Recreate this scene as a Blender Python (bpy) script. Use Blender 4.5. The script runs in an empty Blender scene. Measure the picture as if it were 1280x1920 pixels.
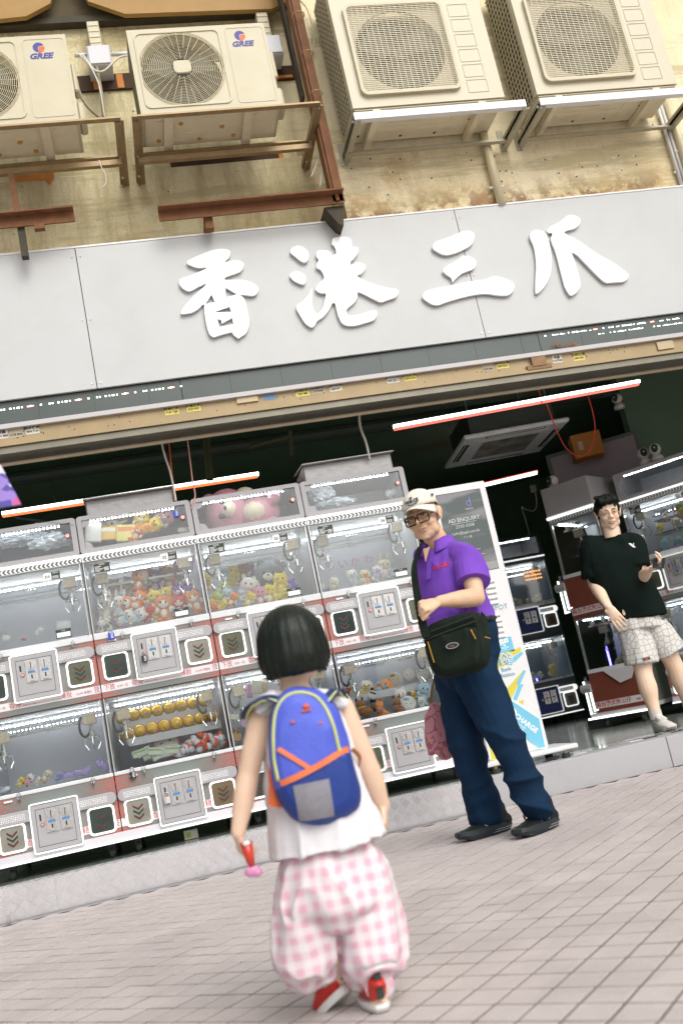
import bpy, bmesh, math, random
import numpy as np
from mathutils import Vector, Matrix, noise as mnoise
rnd = random.Random(7)
SC = bpy.context.scene
COL = SC.collection
PI = math.pi
# ------------------------------------------------------------------ camera, world, sun, exposure
FPX, YAW, PIT, ROL, CAMH = 1811.4, .2102, .2070, -.2072, .6684
def cam_axes():
    cy, sy, cp, sp, cr, sr = math.cos(YAW), math.sin(YAW), math.cos(PIT), math.sin(PIT), math.cos(ROL), math.sin(ROL)
    f = Vector((sy*cp, cy*cp, sp)); r0 = Vector((cy, -sy, 0)); u0 = r0.cross(f)
    return cr*r0+sr*u0, -sr*r0+cr*u0, f
CR, CU, CF = cam_axes()
cd = bpy.data.cameras.new('camera'); cam = bpy.data.objects.new('camera', cd); COL.objects.link(cam)
cd.sensor_fit = 'VERTICAL'; cd.sensor_height = 36; cd.lens = 36*FPX/1920; cd.clip_start = .05; cd.clip_end = 500
cam.matrix_world = Matrix(((CR.x, CU.x, -CF.x, 0), (CR.y, CU.y, -CF.y, 0), (CR.z, CU.z, -CF.z, CAMH), (0, 0, 0, 1)))
cd.dof.use_dof = True; cd.dof.focus_distance = 5.7; cd.dof.aperture_fstop = 2.8
SC.camera = cam
SUN_EL, SUN_AZ = math.radians(44), math.radians(160)     # azimuth measured from +Y towards +X
w = bpy.data.worlds.new('World'); SC.world = w; w.use_nodes = True
nt = w.node_tree; bg = nt.nodes['Background']
sky = nt.nodes.new('ShaderNodeTexSky'); sky.sky_type = 'NISHITA'; sky.sun_disc = False
sky.sun_elevation = SUN_EL; sky.sun_rotation = SUN_AZ; sky.dust_density = 6; sky.air_density = 1.0; sky.ozone_density = .6
hs = nt.nodes.new('ShaderNodeHueSaturation'); hs.inputs['Saturation'].default_value = .35
nt.links.new(sky.outputs[0], hs.inputs['Color']); nt.links.new(hs.outputs[0], bg.inputs[0]); bg.inputs[1].default_value = .13
sl = bpy.data.lights.new('sun', 'SUN'); sun = bpy.data.objects.new('sun', sl); COL.objects.link(sun)
sl.energy = 1.0; sl.angle = math.radians(45); sl.color = (1, .975, .92)
sd = Vector((math.sin(SUN_AZ)*math.cos(SUN_EL), math.cos(SUN_AZ)*math.cos(SUN_EL), math.sin(SUN_EL)))
sun.rotation_euler = sd.to_track_quat('Z', 'Y').to_euler()
SC.view_settings.view_transform = 'Standard'; SC.view_settings.look = 'None'
SC.view_settings.exposure = .16; SC.view_settings.gamma = 1; SC.view_settings.use_curve_mapping = False
# ------------------------------------------------------------------ helpers
def P(x, y, Y):                       # where the sight line of a point of the photo meets the upright plane at depth Y
    d = CF+(x-640)/FPX*CR-(y-960)/FPX*CU; p = d*(Y/d.y); return Vector((p.x, Y, p.z+CAMH))
def PZ(x, y, Z=0):
    d = CF+(x-640)/FPX*CR-(y-960)/FPX*CU; p = d*((Z-CAMH)/d.z); return Vector((p.x, p.y, Z))
def tag(o, label=None, cat=None, group=None, kind=None):
    if label: o['label'] = label
    if cat: o['category'] = cat
    if group: o['group'] = group
    if kind: o['kind'] = kind
    return o
def empty(name, loc=(0, 0, 0), rz=0):
    o = bpy.data.objects.new(name, None); COL.objects.link(o); o.location = loc; o.rotation_euler = (0, 0, rz)
    o.empty_display_size = .05; return o
def link(name, me, parent=None, loc=None):
    o = bpy.data.objects.new(name, me); COL.objects.link(o)
    if parent is not None: o.parent = parent
    if loc is not None: o.location = loc
    return o
def kids(o): return [c for c in bpy.data.objects if c.parent == o]
def copy_tree(o, parent=None, table=None):
    if table is None:
        table = {}
        for c in bpy.data.objects:
            if c.parent: table.setdefault(c.parent.name, []).append(c)
    c = o.copy(); COL.objects.link(c)
    if parent is not None: c.parent = parent
    for ch in table.get(o.name, []): copy_tree(ch, c, table)
    return c
MATS = {}
def mat(name, col=(.5, .5, .5), rough=.6, metal=0, spec=.5, var=0, vscale=8, bump=0, bscale=60, emit=None, es=1, alpha=None, coat=0, sheen=0, sub=0, trans=0, dirt=None, dscale=3, damt=.5):
    if name in MATS: return MATS[name]
    m = bpy.data.materials.new(name); MATS[name] = m; m.use_nodes = True
    n = m.node_tree; b = n.nodes['Principled BSDF']; L = n.links.new
    b.inputs['Base Color'].default_value = (*col, 1); b.inputs['Roughness'].default_value = rough
    b.inputs['Metallic'].default_value = metal; b.inputs['Specular IOR Level'].default_value = spec
    b.inputs['Coat Weight'].default_value = coat; b.inputs['Sheen Weight'].default_value = sheen
    if sub: b.inputs['Subsurface Weight'].default_value = sub; b.inputs['Subsurface Radius'].default_value = (.02, .008, .004)
    if trans: b.inputs['Transmission Weight'].default_value = trans
    tc = n.nodes.new('ShaderNodeTexCoord')
    cur = None
    if var:
        no = n.nodes.new('ShaderNodeTexNoise'); no.inputs['Scale'].default_value = vscale; no.inputs['Detail'].default_value = 6; no.inputs['Roughness'].default_value = .65
        L(tc.outputs['Object'], no.inputs['Vector'])
        mr = n.nodes.new('ShaderNodeMapRange'); mr.inputs[1].default_value = .25; mr.inputs[2].default_value = .75
        mr.inputs[3].default_value = 1-var; mr.inputs[4].default_value = 1+var; L(no.outputs[0], mr.inputs[0])
        mx = n.nodes.new('ShaderNodeVectorMath'); mx.operation = 'SCALE'; mx.inputs[0].default_value = col; L(mr.outputs[0], mx.inputs['Scale'])
        cur = mx.outputs[0]
    if dirt:
        no = n.nodes.new('ShaderNodeTexNoise'); no.inputs['Scale'].default_value = dscale; no.inputs['Detail'].default_value = 8; no.inputs['Roughness'].default_value = .7
        L(tc.outputs['Object'], no.inputs['Vector'])
        mr = n.nodes.new('ShaderNodeMapRange'); mr.inputs[1].default_value = .48; mr.inputs[2].default_value = .72; mr.inputs[3].default_value = 0; mr.inputs[4].default_value = damt
        L(no.outputs[0], mr.inputs[0])
        mi = n.nodes.new('ShaderNodeMix'); mi.data_type = 'RGBA'; L(mr.outputs[0], mi.inputs['Factor'])
        if cur: L(cur, mi.inputs['A'])
        else: mi.inputs['A'].default_value = (*col, 1)
        mi.inputs['B'].default_value = (*dirt, 1); cur = mi.outputs['Result']
    if cur: L(cur, b.inputs['Base Color'])
    if bump:
        no = n.nodes.new('ShaderNodeTexNoise'); no.inputs['Scale'].default_value = bscale; no.inputs['Detail'].default_value = 4
        L(tc.outputs['Object'], no.inputs['Vector'])
        bp = n.nodes.new('ShaderNodeBump'); bp.inputs['Strength'].default_value = bump; bp.inputs['Distance'].default_value = .01
        L(no.outputs[0], bp.inputs['Height']); L(bp.outputs[0], b.inputs['Normal'])
    if emit:
        b.inputs['Emission Color'].default_value = (*emit, 1); b.inputs['Emission Strength'].default_value = es
    return m
def glassmat(name, tint=(.93, .97, .96), refl=.9, rough=.02, lift=0):
    if name in MATS: return MATS[name]
    m = bpy.data.materials.new(name); MATS[name] = m; m.use_nodes = True
    n = m.node_tree; n.nodes.clear(); L = n.links.new
    o = n.nodes.new('ShaderNodeOutputMaterial'); t = n.nodes.new('ShaderNodeBsdfTransparent'); t.inputs[0].default_value = (*tint, 1)
    g = n.nodes.new('ShaderNodeBsdfGlossy'); g.inputs['Roughness'].default_value = rough; g.inputs['Color'].default_value = (1, 1, 1, 1)
    f = n.nodes.new('ShaderNodeFresnel'); f.inputs[0].default_value = 1.5
    mu = n.nodes.new('ShaderNodeMath'); mu.operation = 'MULTIPLY_ADD'; mu.inputs[1].default_value = refl; mu.inputs[2].default_value = lift
    L(f.outputs[0], mu.inputs[0])
    mx = n.nodes.new('ShaderNodeMixShader'); L(mu.outputs[0], mx.inputs[0]); L(t.outputs[0], mx.inputs[1]); L(g.outputs[0], mx.inputs[2]); L(mx.outputs[0], o.inputs[0])
    return m
def emis(name, col, s): return mat(name, (.8, .8, .8), .5, emit=col, es=s)
class MB:
    """collects shapes and links them as one mesh object"""
    def __init__(s): s.v = []; s.f = []; s.m = []; s.mats = []; s.cur = 0
    def use(s, m):
        if m not in s.mats: s.mats.append(m)
        s.cur = s.mats.index(m); return s
    def add(s, vs, fs, T=None):
        b = len(s.v)
        s.v += [tuple(T @ Vector(v)) for v in vs] if T is not None else [tuple(v) for v in vs]
        for f in fs: s.f.append([b+i for i in f]); s.m.append(s.cur)
        return s
    def box(s, x0, x1, y0, y1, z0, z1, T=None):
        return s.add([(x0, y0, z0), (x1, y0, z0), (x1, y1, z0), (x0, y1, z0), (x0, y0, z1), (x1, y0, z1), (x1, y1, z1), (x0, y1, z1)],
                     [(0, 3, 2, 1), (4, 5, 6, 7), (0, 1, 5, 4), (1, 2, 6, 5), (2, 3, 7, 6), (3, 0, 4, 7)], T)
    def beam(s, a, b, w, h, up=(0, 0, 1)):     # box between two points, w sideways, h along up
        a = Vector(a); b = Vector(b); d = (b-a).normalized(); up = Vector(up)
        sx = d.cross(up)
        if sx.length < 1e-4: sx = d.cross(Vector((0, 1, 0)))
        sx.normalize(); uz = sx.cross(d).normalized(); v = []
        for p in (a, b):
            for i, j in ((-1, -1), (1, -1), (1, 1), (-1, 1)): v.append(p+sx*i*w/2+uz*j*h/2)
        return s.add(v, [(0, 1, 2, 3), (7, 6, 5, 4), (0, 4, 5, 1), (1, 5, 6, 2), (2, 6, 7, 3), (3, 7, 4, 0)])
    def angle(s, a, b, w, t=.005, up=(0, 0, 1), flip=1):   # L-profile
        a = Vector(a); b = Vector(b); d = (b-a).normalized(); up = Vector(up); sx = d.cross(up)
        if sx.length < 1e-4: sx = d.cross(Vector((0, 1, 0)))
        sx.normalize(); uz = sx.cross(d).normalized()
        s.beam(a+uz*w/2, b+uz*w/2, t, w, up); s.beam(a+sx*flip*(w/2+t/2), b+sx*flip*(w/2+t/2), w, t, up); return s
    def tube(s, pts, r, n=8, caps=True):
        pts = [Vector(p) for p in pts]; k = len(pts); rr = r if isinstance(r, (list, tuple)) else [r]*k
        rings = []; ref = None
        for i, p in enumerate(pts):
            d = (pts[min(i+1, k-1)]-pts[max(i-1, 0)]).normalized()
            if ref is None: ref = Vector((0, 0, 1)) if abs(d.z) < .9 else Vector((1, 0, 0))
            sx = d.cross(ref).normalized(); uy = sx.cross(d).normalized(); ref = uy
            rings.append([p+(sx*math.cos(2*PI*j/n)+uy*math.sin(2*PI*j/n))*rr[i] for j in range(n)])
        v = [q for R_ in rings for q in R_]; f = []
        for i in range(k-1):
            for j in range(n): f.append((i*n+j, i*n+(j+1) % n, (i+1)*n+(j+1) % n, (i+1)*n+j))
        if caps: f.append(tuple(range(n-1, -1, -1))); f.append(tuple((k-1)*n+j for j in range(n)))
        return s.add(v, f)
    def cyl(s, a, b, r, n=16): return s.tube([a, b], r, n)
    def ell(s, c, r, n=12, m=8, T=None):
        c = Vector(c); r = Vector((r, r, r)) if isinstance(r, (int, float)) else Vector(r); v = [c+Vector((0, 0, r.z))]; f = []
        for i in range(1, m):
            a = PI*i/m
            for j in range(n): b = 2*PI*j/n; v.append(c+Vector((r.x*math.sin(a)*math.cos(b), r.y*math.sin(a)*math.sin(b), r.z*math.cos(a))))
        v.append(c-Vector((0, 0, r.z)))
        for j in range(n): f.append((0, 1+j, 1+(j+1) % n))
        for i in range(m-2):
            for j in range(n): f.append((1+i*n+j, 1+(i+1)*n+j, 1+(i+1)*n+(j+1) % n, 1+i*n+(j+1) % n))
        e = len(v)-1
        for j in range(n): f.append((1+(m-2)*n+j, e, 1+(m-2)*n+(j+1) % n))
        return s.add(v, f, T)
    def prism(s, pts, y0, y1, T=None):     # polygon in XZ, extruded y0..y1 (y0 the front)
        n = len(pts); a = sum(pts[i][0]*pts[(i+1) % n][1]-pts[(i+1) % n][0]*pts[i][1] for i in range(n))
        if a < 0: pts = pts[::-1]
        v = [(x, y0, z) for x, z in pts]+[(x, y1, z) for x, z in pts]
        f = [tuple(range(n)), tuple(range(2*n-1, n-1, -1))]+[(i, n+i, n+(i+1) % n, (i+1) % n) for i in range(n)]
        return s.add(v, f, T)
    def ring(s, outer, inner, y0, y1, T=None):   # frame between two equally long outlines in XZ
        n = len(outer)
        v = [(x, y0, z) for x, z in outer]+[(x, y0, z) for x, z in inner]+[(x, y1, z) for x, z in outer]+[(x, y1, z) for x, z in inner]
        f = []
        for i in range(n):
            j = (i+1) % n
            f += [(i, j, n+j, n+i), (2*n+j, 2*n+i, 3*n+i, 3*n+j), (j, i, 2*n+i, 2*n+j), (n+i, n+j, 3*n+j, 3*n+i)]
        return s.add(v, f, T)
    def mesh(s, name, smooth=False):
        me = bpy.data.meshes.new(name); me.from_pydata(s.v, [], s.f)
        for m in s.mats: me.materials.append(m)
        if len(s.mats) > 1: me.polygons.foreach_set('material_index', s.m)
        if smooth: me.polygons.foreach_set('use_smooth', [True]*len(s.f))
        me.update(); return me
    def build(s, name, parent=None, smooth=False, loc=None, bevel=0, seg=1, auto=False):
        me = s.mesh(name, smooth)
        if bevel or auto:
            bm = bmesh.new(); bm.from_mesh(me)
            bmesh.ops.recalc_face_normals(bm, faces=bm.faces)
            if bevel:
                es = [e for e in bm.edges if len(e.link_faces) == 2 and e.calc_face_angle(0) > .6]
                bmesh.ops.bevel(bm, geom=es, offset=bevel, segments=seg, affect='EDGES', profile=.5, clamp_overlap=True)
            bm.to_mesh(me); bm.free()
        return link(name, me, parent, loc)
def rrect(x0, x1, z0, z1, r, n=5):
    o = []
    for cx, cz, a in ((x1-r, z1-r, 0), (x0+r, z1-r, 90), (x0+r, z0+r, 180), (x1-r, z0+r, 270)):
        for i in range(n+1):
            t = math.radians(a+90*i/n); o.append((cx+r*math.cos(t), cz+r*math.sin(t)))
    return o
def autosmooth(me, ang=40):
    me.polygons.foreach_set('use_smooth', [True]*len(me.polygons))
    try: me.set_sharp_from_angle(angle=math.radians(ang))
    except Exception: pass
def text(body, size, m, loc, rot=(PI/2, 0, 0), parent=None, name='lettering', ext=.0006, align='CENTER', shear=0, bold=0, sx=1, res=2):
    c = bpy.data.curves.new(name, 'FONT'); c.body = body; c.size = size; c.extrude = ext; c.align_x = align; c.align_y = 'CENTER'
    c.resolution_u = res; c.shear = shear; c.offset = bold
    o = bpy.data.objects.new(name, c); COL.objects.link(o)
    me = bpy.data.meshes.new_from_object(o.evaluated_get(bpy.context.evaluated_depsgraph_get()))
    bpy.data.objects.remove(o); bpy.data.curves.remove(c)
    me.materials.clear(); me.materials.append(m); me.name = name
    q = link(name, me, parent); q.location = loc; q.rotation_euler = rot; q.scale = (sx, 1, 1); return q
# common materials
M_white = mat('white_paint', (.8, .8, .79), .45, var=.04, vscale=5)
M_frame = mat('grey_powder_coat', (.385, .385, .40), .45, var=.04, vscale=6, dirt=(.36, .35, .35), damt=.25)
M_dark = mat('dark_gap', (.012, .02, .014), .7)
M_alu = mat('aluminium', (.62, .63, .64), .32, .85, var=.06, vscale=20)
M_chrome = mat('chrome', (.8, .8, .8), .15, 1)
M_black = mat('black_plastic', (.014, .02, .017), .45)
M_rubber = mat('rubber', (.03, .035, .03), .8)
M_led = emis('led_white', (.97, 1, .96), .85)
M_ledsoft = emis('led_strip_dim', (.95, 1, .97), .9)
M_ledg = emis('neon_white', (.96, 1, .95), 2.2)
M_glass = glassmat('pane_glass', (.96, .98, .975), .9, .05, .03)
M_red = mat('red_print', (.62, .06, .035), .5)
# ------------------------------------------------------------------ pavement of square pavers laid at 45 degrees
def node_mat(name):
    m = bpy.data.materials.new(name); MATS[name] = m; m.use_nodes = True
    n = m.node_tree; return m, n, n.nodes['Principled BSDF'], n.links.new
m, n, b, L = node_mat('paver_concrete')
oi = n.nodes.new('ShaderNodeObjectInfo'); tc = n.nodes.new('ShaderNodeNewGeometry')
wn = n.nodes.new('ShaderNodeTexVoronoi'); wn.inputs['Scale'].default_value = 4.5; L(tc.outputs['Position'], wn.inputs['Vector'])
no = n.nodes.new('ShaderNodeTexNoise'); no.inputs['Scale'].default_value = 2.2; no.inputs['Detail'].default_value = 10; no.inputs['Roughness'].default_value = .75; L(tc.outputs['Position'], no.inputs['Vector'])
rp = n.nodes.new('ShaderNodeValToRGB'); rp.color_ramp.elements[0].position = .3; rp.color_ramp.elements[1].position = .75
rp.color_ramp.elements[0].color = (.44, .395, .385, 1); rp.color_ramp.elements[1].color = (.58, .53, .515, 1); L(no.outputs[0], rp.inputs[0])
gr = n.nodes.new('ShaderNodeTexNoise'); gr.inputs['Scale'].default_value = 260; gr.inputs['Detail'].default_value = 3; L(tc.outputs['Position'], gr.inputs['Vector'])
mr = n.nodes.new('ShaderNodeMapRange'); mr.inputs[1].default_value = .3; mr.inputs[2].default_value = .7; mr.inputs[3].default_value = .82; mr.inputs[4].default_value = 1.16; L(gr.outputs[0], mr.inputs[0])
rn = n.nodes.new('ShaderNodeMapRange'); rn.inputs[3].default_value = .92; rn.inputs[4].default_value = 1.08; L(wn.outputs['Color'], rn.inputs[0])
mu = n.nodes.new('ShaderNodeMath'); mu.operation = 'MULTIPLY'; L(mr.outputs[0], mu.inputs[0]); L(rn.outputs[0], mu.inputs[1])
sc_ = n.nodes.new('ShaderNodeVectorMath'); sc_.operation = 'SCALE'; L(rp.outputs[0], sc_.inputs[0]); L(mu.outputs[0], sc_.inputs['Scale']); L(sc_.outputs[0], b.inputs['Base Color'])
b.inputs['Roughness'].default_value = .8
bp = n.nodes.new('ShaderNodeBump'); bp.inputs['Strength'].default_value = .35; bp.inputs['Distance'].default_value = .002; L(gr.outputs[0], bp.inputs['Height']); L(bp.outputs[0], b.inputs['Normal'])
M_paver = m
M_joint = mat('joint_sand', (.23, .185, .178), .95, var=.2, vscale=30)
g = MB().use(M_paver); g.add([(-60, -60, -.016), (60, -60, -.016), (60, 5.6, -.016), (-60, 5.6, -.016)], [(0, 1, 2, 3)])
g.use(M_joint).add([(-4.3, .5, -.0115), (6.5, .5, -.0115), (6.5, 5.6, -.0115), (-4.3, 5.6, -.0115)], [(0, 1, 2, 3)])
pavement = tag(g.build('pavement'), 'pale pinkish pavement of small square pavers laid diagonally', kind='structure')
S2 = math.sqrt(.5); near = []; far = MB().use(M_paver)
def paver_mb(seed):
    r_ = random.Random(seed); m_ = MB().use(M_paver); a, e, h = .0463, .0012, 0
    dz = [r_.uniform(-.0004, .0004) for _ in range(4)]
    v = [(-a, -a, -.012), (a, -a, -.012), (a, a, -.012), (-a, a, -.012), (-a, -a, -.0015), (a, -a, -.0015), (a, a, -.0015), (-a, a, -.0015),
         (-a+e, -a+e, dz[0]), (a-e, -a+e, dz[1]), (a-e, a-e, dz[2]), (-a+e, a-e, dz[3])]
    f = [(0, 1, 5, 4), (1, 2, 6, 5), (2, 3, 7, 6), (3, 0, 4, 7), (4, 5, 9, 8), (5, 6, 10, 9), (6, 7, 11, 10), (7, 4, 8, 11), (8, 9, 10, 11)]
    return v, f
PV = [paver_mb(i) for i in range(6)]
cells = []
for i in range(-75, 62):
    for j in range(-30, 95):
        qa = -1.168+.1*(i+.5); qb = 2.403+.1*(j+.5)-.003          # qa=(x-y)/sqrt2, qb=(x+y)/sqrt2
        x = (qa+qb)*S2; y = (qb-qa)*S2
        if not (-4.2 < x < 6.4 and .6 < y < 5.53): continue
        d = CF.dot(Vector((x, y, -CAMH))); px = 640+FPX*CR.dot(Vector((x, y, -CAMH)))/max(d, .1); py = 960-FPX*CU.dot(Vector((x, y, -CAMH)))/max(d, .1)
        vis = d > .3 and -25 < px < 1305 and py < 1945
        cells.append((d if vis else 100+d, x, y, i*31+j*17))
cells.sort(); PM = []
def add_paver(mb, v, f, T=None): mb.use(M_joint).add(v, f[:4], T); mb.use(M_paver).add(v, f[4:], T)
for v, f in PV:
    mm = MB(); add_paver(mm, v, f); PM.append(mm.mesh('paving_stone'))
for k, (d, x, y, h) in enumerate(cells):
    r_ = random.Random(h); z = r_.uniform(-.0005, .0005)
    if k < 300 and d < 100:
        o = link('paving_stone', PM[h % 6], pavement); o.location = (x, y, z); o.rotation_euler = (r_.uniform(-.0015, .0015), r_.uniform(-.0015, .0015), PI/4)
    else:
        add_paver(far, *PV[h % 6], T=Matrix.Translation((x, y, z)) @ Matrix.Rotation(PI/4, 4, 'Z'))
tag(far.build('paving_stones_beyond', pavement), kind='stuff')
# ------------------------------------------------------------------ raised shop step: granite kerb, aluminium tread plate cladding
YK, KH, YM, SF = 5.61, .172, 5.91, .172
XT = P(927, 1490, YK).x
M_granite = mat('granite', (.42, .42, .44), .55, var=.10, vscale=220, dirt=(.30, .30, .31), dscale=5, damt=.35)
M_floor = mat('shop_floor_tile', (.16, .18, .16), .18, spec=.6, var=.08, vscale=3)
step = empty('shop_step', (0, 0, 0)); tag(step, 'low step along the shopfront with kerb', kind='structure')
x = XT+.003
for k, wd in enumerate((P(1252, 1400, YK).x-XT-.005, 1.2, 1.2, 1.2)):
    MB().use(M_granite).box(x, x+wd, YK, YK+.155, -.01, KH).build('kerbstone', step, bevel=.003); x += wd+.004
m_ = MB().use(M_granite).box(-4.5, XT, YK+.004, YK+.155, -.01, KH-.004); m_.build('kerb_core', step)
M_tread = mat('tread_plate', (.66, .66, .69), .30, .55, var=.08, vscale=9, dirt=(.45, .43, .40), dscale=6, damt=.35)
M_treadbar = mat('tread_bar', (.85, .85, .86), .22, .7, var=.05)
x = -4.5
joints = [-4.5, -3.2, P(108, 1690, YK).x, P(535, 1600, YK).x+.15, XT]
for a, c in zip(joints, joints[1:]):
    MB().use(M_tread).box(a+.001, c-.001, YK, YK+.0035, .004, KH).build('tread_plate', step)
MB().use(M_tread).box(-4.5, XT, YK+.0005, YK+.15, KH, KH+.003).build('tread_plate', step)
tb = MB().use(M_treadbar); cell = .068
def bargrp(cx, cz, sgn, top):
    for q in range(-2, 3):
        ux, uz = S2, sgn*S2; ox, oz = -uz*q*.0078, ux*q*.0078; l = .021 if abs(q) < 2 else .017
        p0 = (cx+ox-ux*l, cz+oz-uz*l); p1 = (cx+ox+ux*l, cz+oz+uz*l)
        if top:
            if min(p0[1], p1[1]) < .004 or max(p0[1], p1[1]) > .146: continue
            tb.beam((p0[0], YK+p0[1], KH+.0035), (p1[0], YK+p1[1], KH+.0035), .0034, .0022)
        else:
            if min(p0[1], p1[1]) < .006 or max(p0[1], p1[1]) > KH: continue
            tb.beam((p0[0], YK-.0005, p0[1]), (p1[0], YK-.0005, p1[1]), .0022, .0034)
for k in range(int((XT+1.9)/cell)):
    for r_ in range(3):
        cx = -1.9+k*cell+.02
        bargrp(cx, .035+r_*cell, 1, 0); bargrp(cx+cell/2, .035+(r_-.5)*cell, -1, 0)
        if r_ < 3: bargrp(cx, .03+r_*cell, 1, 1); bargrp(cx+cell/2, .03+(r_-.5)*cell, -1, 1)
tag(tb.build('tread_bars', step), kind='stuff')
for px in (17, 520): 
    q = P(px, 1724 if px < 100 else 1610, YK); MB().use(M_alu).box(q.x-.008, q.x+.008, YK-.006, YK, .0, .045).build('anchor_bracket', step)
# shop floor with threshold of mirror tiles
MB().use(M_floor).box(-5, 9, YK+.156, 12.4, .02, SF).build('floor', None); tag(bpy.data.objects['floor'], 'grey green tiled shop floor', kind='structure')
thr = empty('threshold', (0, 0, 0)); tag(thr, 'strip of glossy black and white mosaic tiles at the shop entrance', kind='structure')
M_mb = mat('glossy_black_tile', (.02, .028, .024), .08); M_mw = mat('glossy_white_tile', (.75, .77, .78), .1); M_mg = mat('glossy_grey_tile', (.33, .36, .35), .1)
tm = {}
for k, mm in enumerate((M_mb, M_mw, M_mg)): tm[k] = MB().use(mm).box(-.0455, .0455, -.0105, .0105, 0, .004).mesh('mosaic_tile')
r_ = random.Random(3)
for i in range(30):
    for j in range(8):
        if len(kids(thr)) > 290: break
        o = link('mosaic_tile', tm[r_.choice((0, 0, 1, 1, 2))], thr); o.location = (XT+.06+i*.096+(.048 if j % 2 else 0), YK+.175+j*.0245, SF+.0005)
# ------------------------------------------------------------------ upper wall
m, n, b, L = node_mat('stained_concrete')
geo = n.nodes.new('ShaderNodeNewGeometry'); sp = n.nodes.new('ShaderNodeSeparateXYZ'); L(geo.outputs['Position'], sp.inputs[0])
def nz(scale, det=8, rough=.7, vec=None):
    q = n.nodes.new('ShaderNodeTexNoise'); q.inputs['Scale'].default_value = scale; q.inputs['Detail'].default_value = det; q.inputs['Roughness'].default_value = rough
    L(vec or geo.outputs['Position'], q.inputs['Vector']); return q.outputs[0]
def rng(v, a, c, lo=0, hi=1):
    q = n.nodes.new('ShaderNodeMapRange'); q.inputs[1].default_value = a; q.inputs[2].default_value = c; q.inputs[3].default_value = lo; q.inputs[4].default_value = hi; L(v, q.inputs[0]); return q.outputs[0]
def mix(f, A, B, mode='MIX'):
    q = n.nodes.new('ShaderNodeMix'); q.data_type = 'RGBA'; q.blend_type = mode
    (L(f, q.inputs['Factor']) if not isinstance(f, (int, float)) else setattr(q.inputs['Factor'], 'default_value', f))
    for k, v in (('A', A), ('B', B)): (L(v, q.inputs[k]) if not isinstance(v, tuple) else setattr(q.inputs[k], 'default_value', (*v, 1)))
    return q.outputs['Result']
def mth(op, A, B=None, C_=None):
    q = n.nodes.new('ShaderNodeMath'); q.operation = op
    for k, v in enumerate((A, B, C_)):
        if v is None: continue
        (L(v, q.inputs[k]) if not isinstance(v, (int, float)) else setattr(q.inputs[k], 'default_value', v))
    return q.outputs[0]
base = mix(rng(nz(1.6), .35, .65), (.90, .81, .57), (.84, .74, .48))
leftm = rng(sp.outputs[0], 1.45, 1.55, 1, 0)
lc = mix(rng(nz(2.4), .35, .65), (.68, .61, .36), (.82, .75, .50))
lc = mix(rng(nz(7), .55, .8, 0, .7), lc, (.36, .31, .15))
base = mix(leftm, base, lc)
och = mth('MULTIPLY', rng(sp.outputs[2], 3.8, 4.15, 1, 0), rng(nz(3.1), .42, .62))
base = mix(mth('MULTIPLY', och, .75), base, (.62, .38, .11))
rust = mth('MULTIPLY', rng(sp.outputs[2], 3.78, 4.0, 1, 0), rng(nz(9), .44, .56))
base = mix(rust, base, (.20, .085, .03))
# white plaster chips near the sign
chips = mth('MULTIPLY', rng(nz(24, 4, .6), .655, .675), rng(sp.outputs[2], 3.85, 4.25, 1, .25))
base = mix(chips, base, (.72, .70, .64))
vo = n.nodes.new('ShaderNodeTexVoronoi'); vo.inputs['Scale'].default_value = 9; L(geo.outputs['Position'], vo.inputs['Vector'])
hol = mth('MULTIPLY', rng(vo.outputs['Distance'], .045, .075, 1, 0), rng(nz(5), .5, .52)); base = mix(hol, base, (.05, .045, .03))
vc = n.nodes.new('ShaderNodeTexVoronoi'); vc.feature = 'DISTANCE_TO_EDGE'; vc.inputs['Scale'].default_value = 8; 
wv = n.nodes.new('ShaderNodeVectorMath'); wv.operation = 'ADD'; nv = n.nodes.new('ShaderNodeTexNoise'); nv.inputs['Scale'].default_value = 6; L(geo.outputs['Position'], nv.inputs['Vector']); L(geo.outputs['Position'], wv.inputs[0])
sv = n.nodes.new('ShaderNodeVectorMath'); sv.operation = 'SCALE'; sv.inputs['Scale'].default_value = .12; L(nv.outputs['Color'], sv.inputs[0]); L(sv.outputs[0], wv.inputs[1]); L(wv.outputs[0], vc.inputs['Vector'])
crk = mth('MULTIPLY', mth('MULTIPLY', rng(vc.outputs['Distance'], .0, .02, 1, 0), rng(sp.outputs[2], 5.15, 5.4)), mth('MULTIPLY', leftm, .8)); base = mix(crk, base, (.10, .085, .05))
blot = mth('MULTIPLY', mth('MULTIPLY', rng(nz(4.2), .56, .66), rng(sp.outputs[2], 4.9, 5.3)), leftm); base = mix(mth('MULTIPLY', blot, .8), base, (.10, .09, .055))
base = mix(mth('MULTIPLY', rng(nz(90, 3), .4, .7), .25), base, (.20, .16, .10))
vm = n.nodes.new('ShaderNodeMapping'); vm.inputs['Scale'].default_value = (5.5, 5.5, .7); L(geo.outputs['Position'], vm.inputs[0])
base = mix(mth('MULTIPLY', mth('MULTIPLY', rng(nz(1.6, 8, .7, vm.outputs[0]), .46, .66), mth('MULTIPLY_ADD', leftm, .55, .3)), .75), base, (.34, .28, .13))
hm = n.nodes.new('ShaderNodeMapping'); hm.inputs['Scale'].default_value = (.5, .5, 4.5); L(geo.outputs['Position'], hm.inputs[0])
base = mix(mth('MULTIPLY', rng(nz(1.3, 8, .7, hm.outputs[0]), .5, .58), .6), base, (.44, .37, .19))
stn = mth('MULTIPLY', rng(nz(2.3, 10, .8), .54, .62), rng(sp.outputs[2], 3.75, 4.35, 1, .15)); base = mix(mth('MULTIPLY', stn, .75), base, (.42, .20, .05))
L(base, b.inputs['Base Color']); b.inputs['Roughness'].default_value = .88
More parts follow.
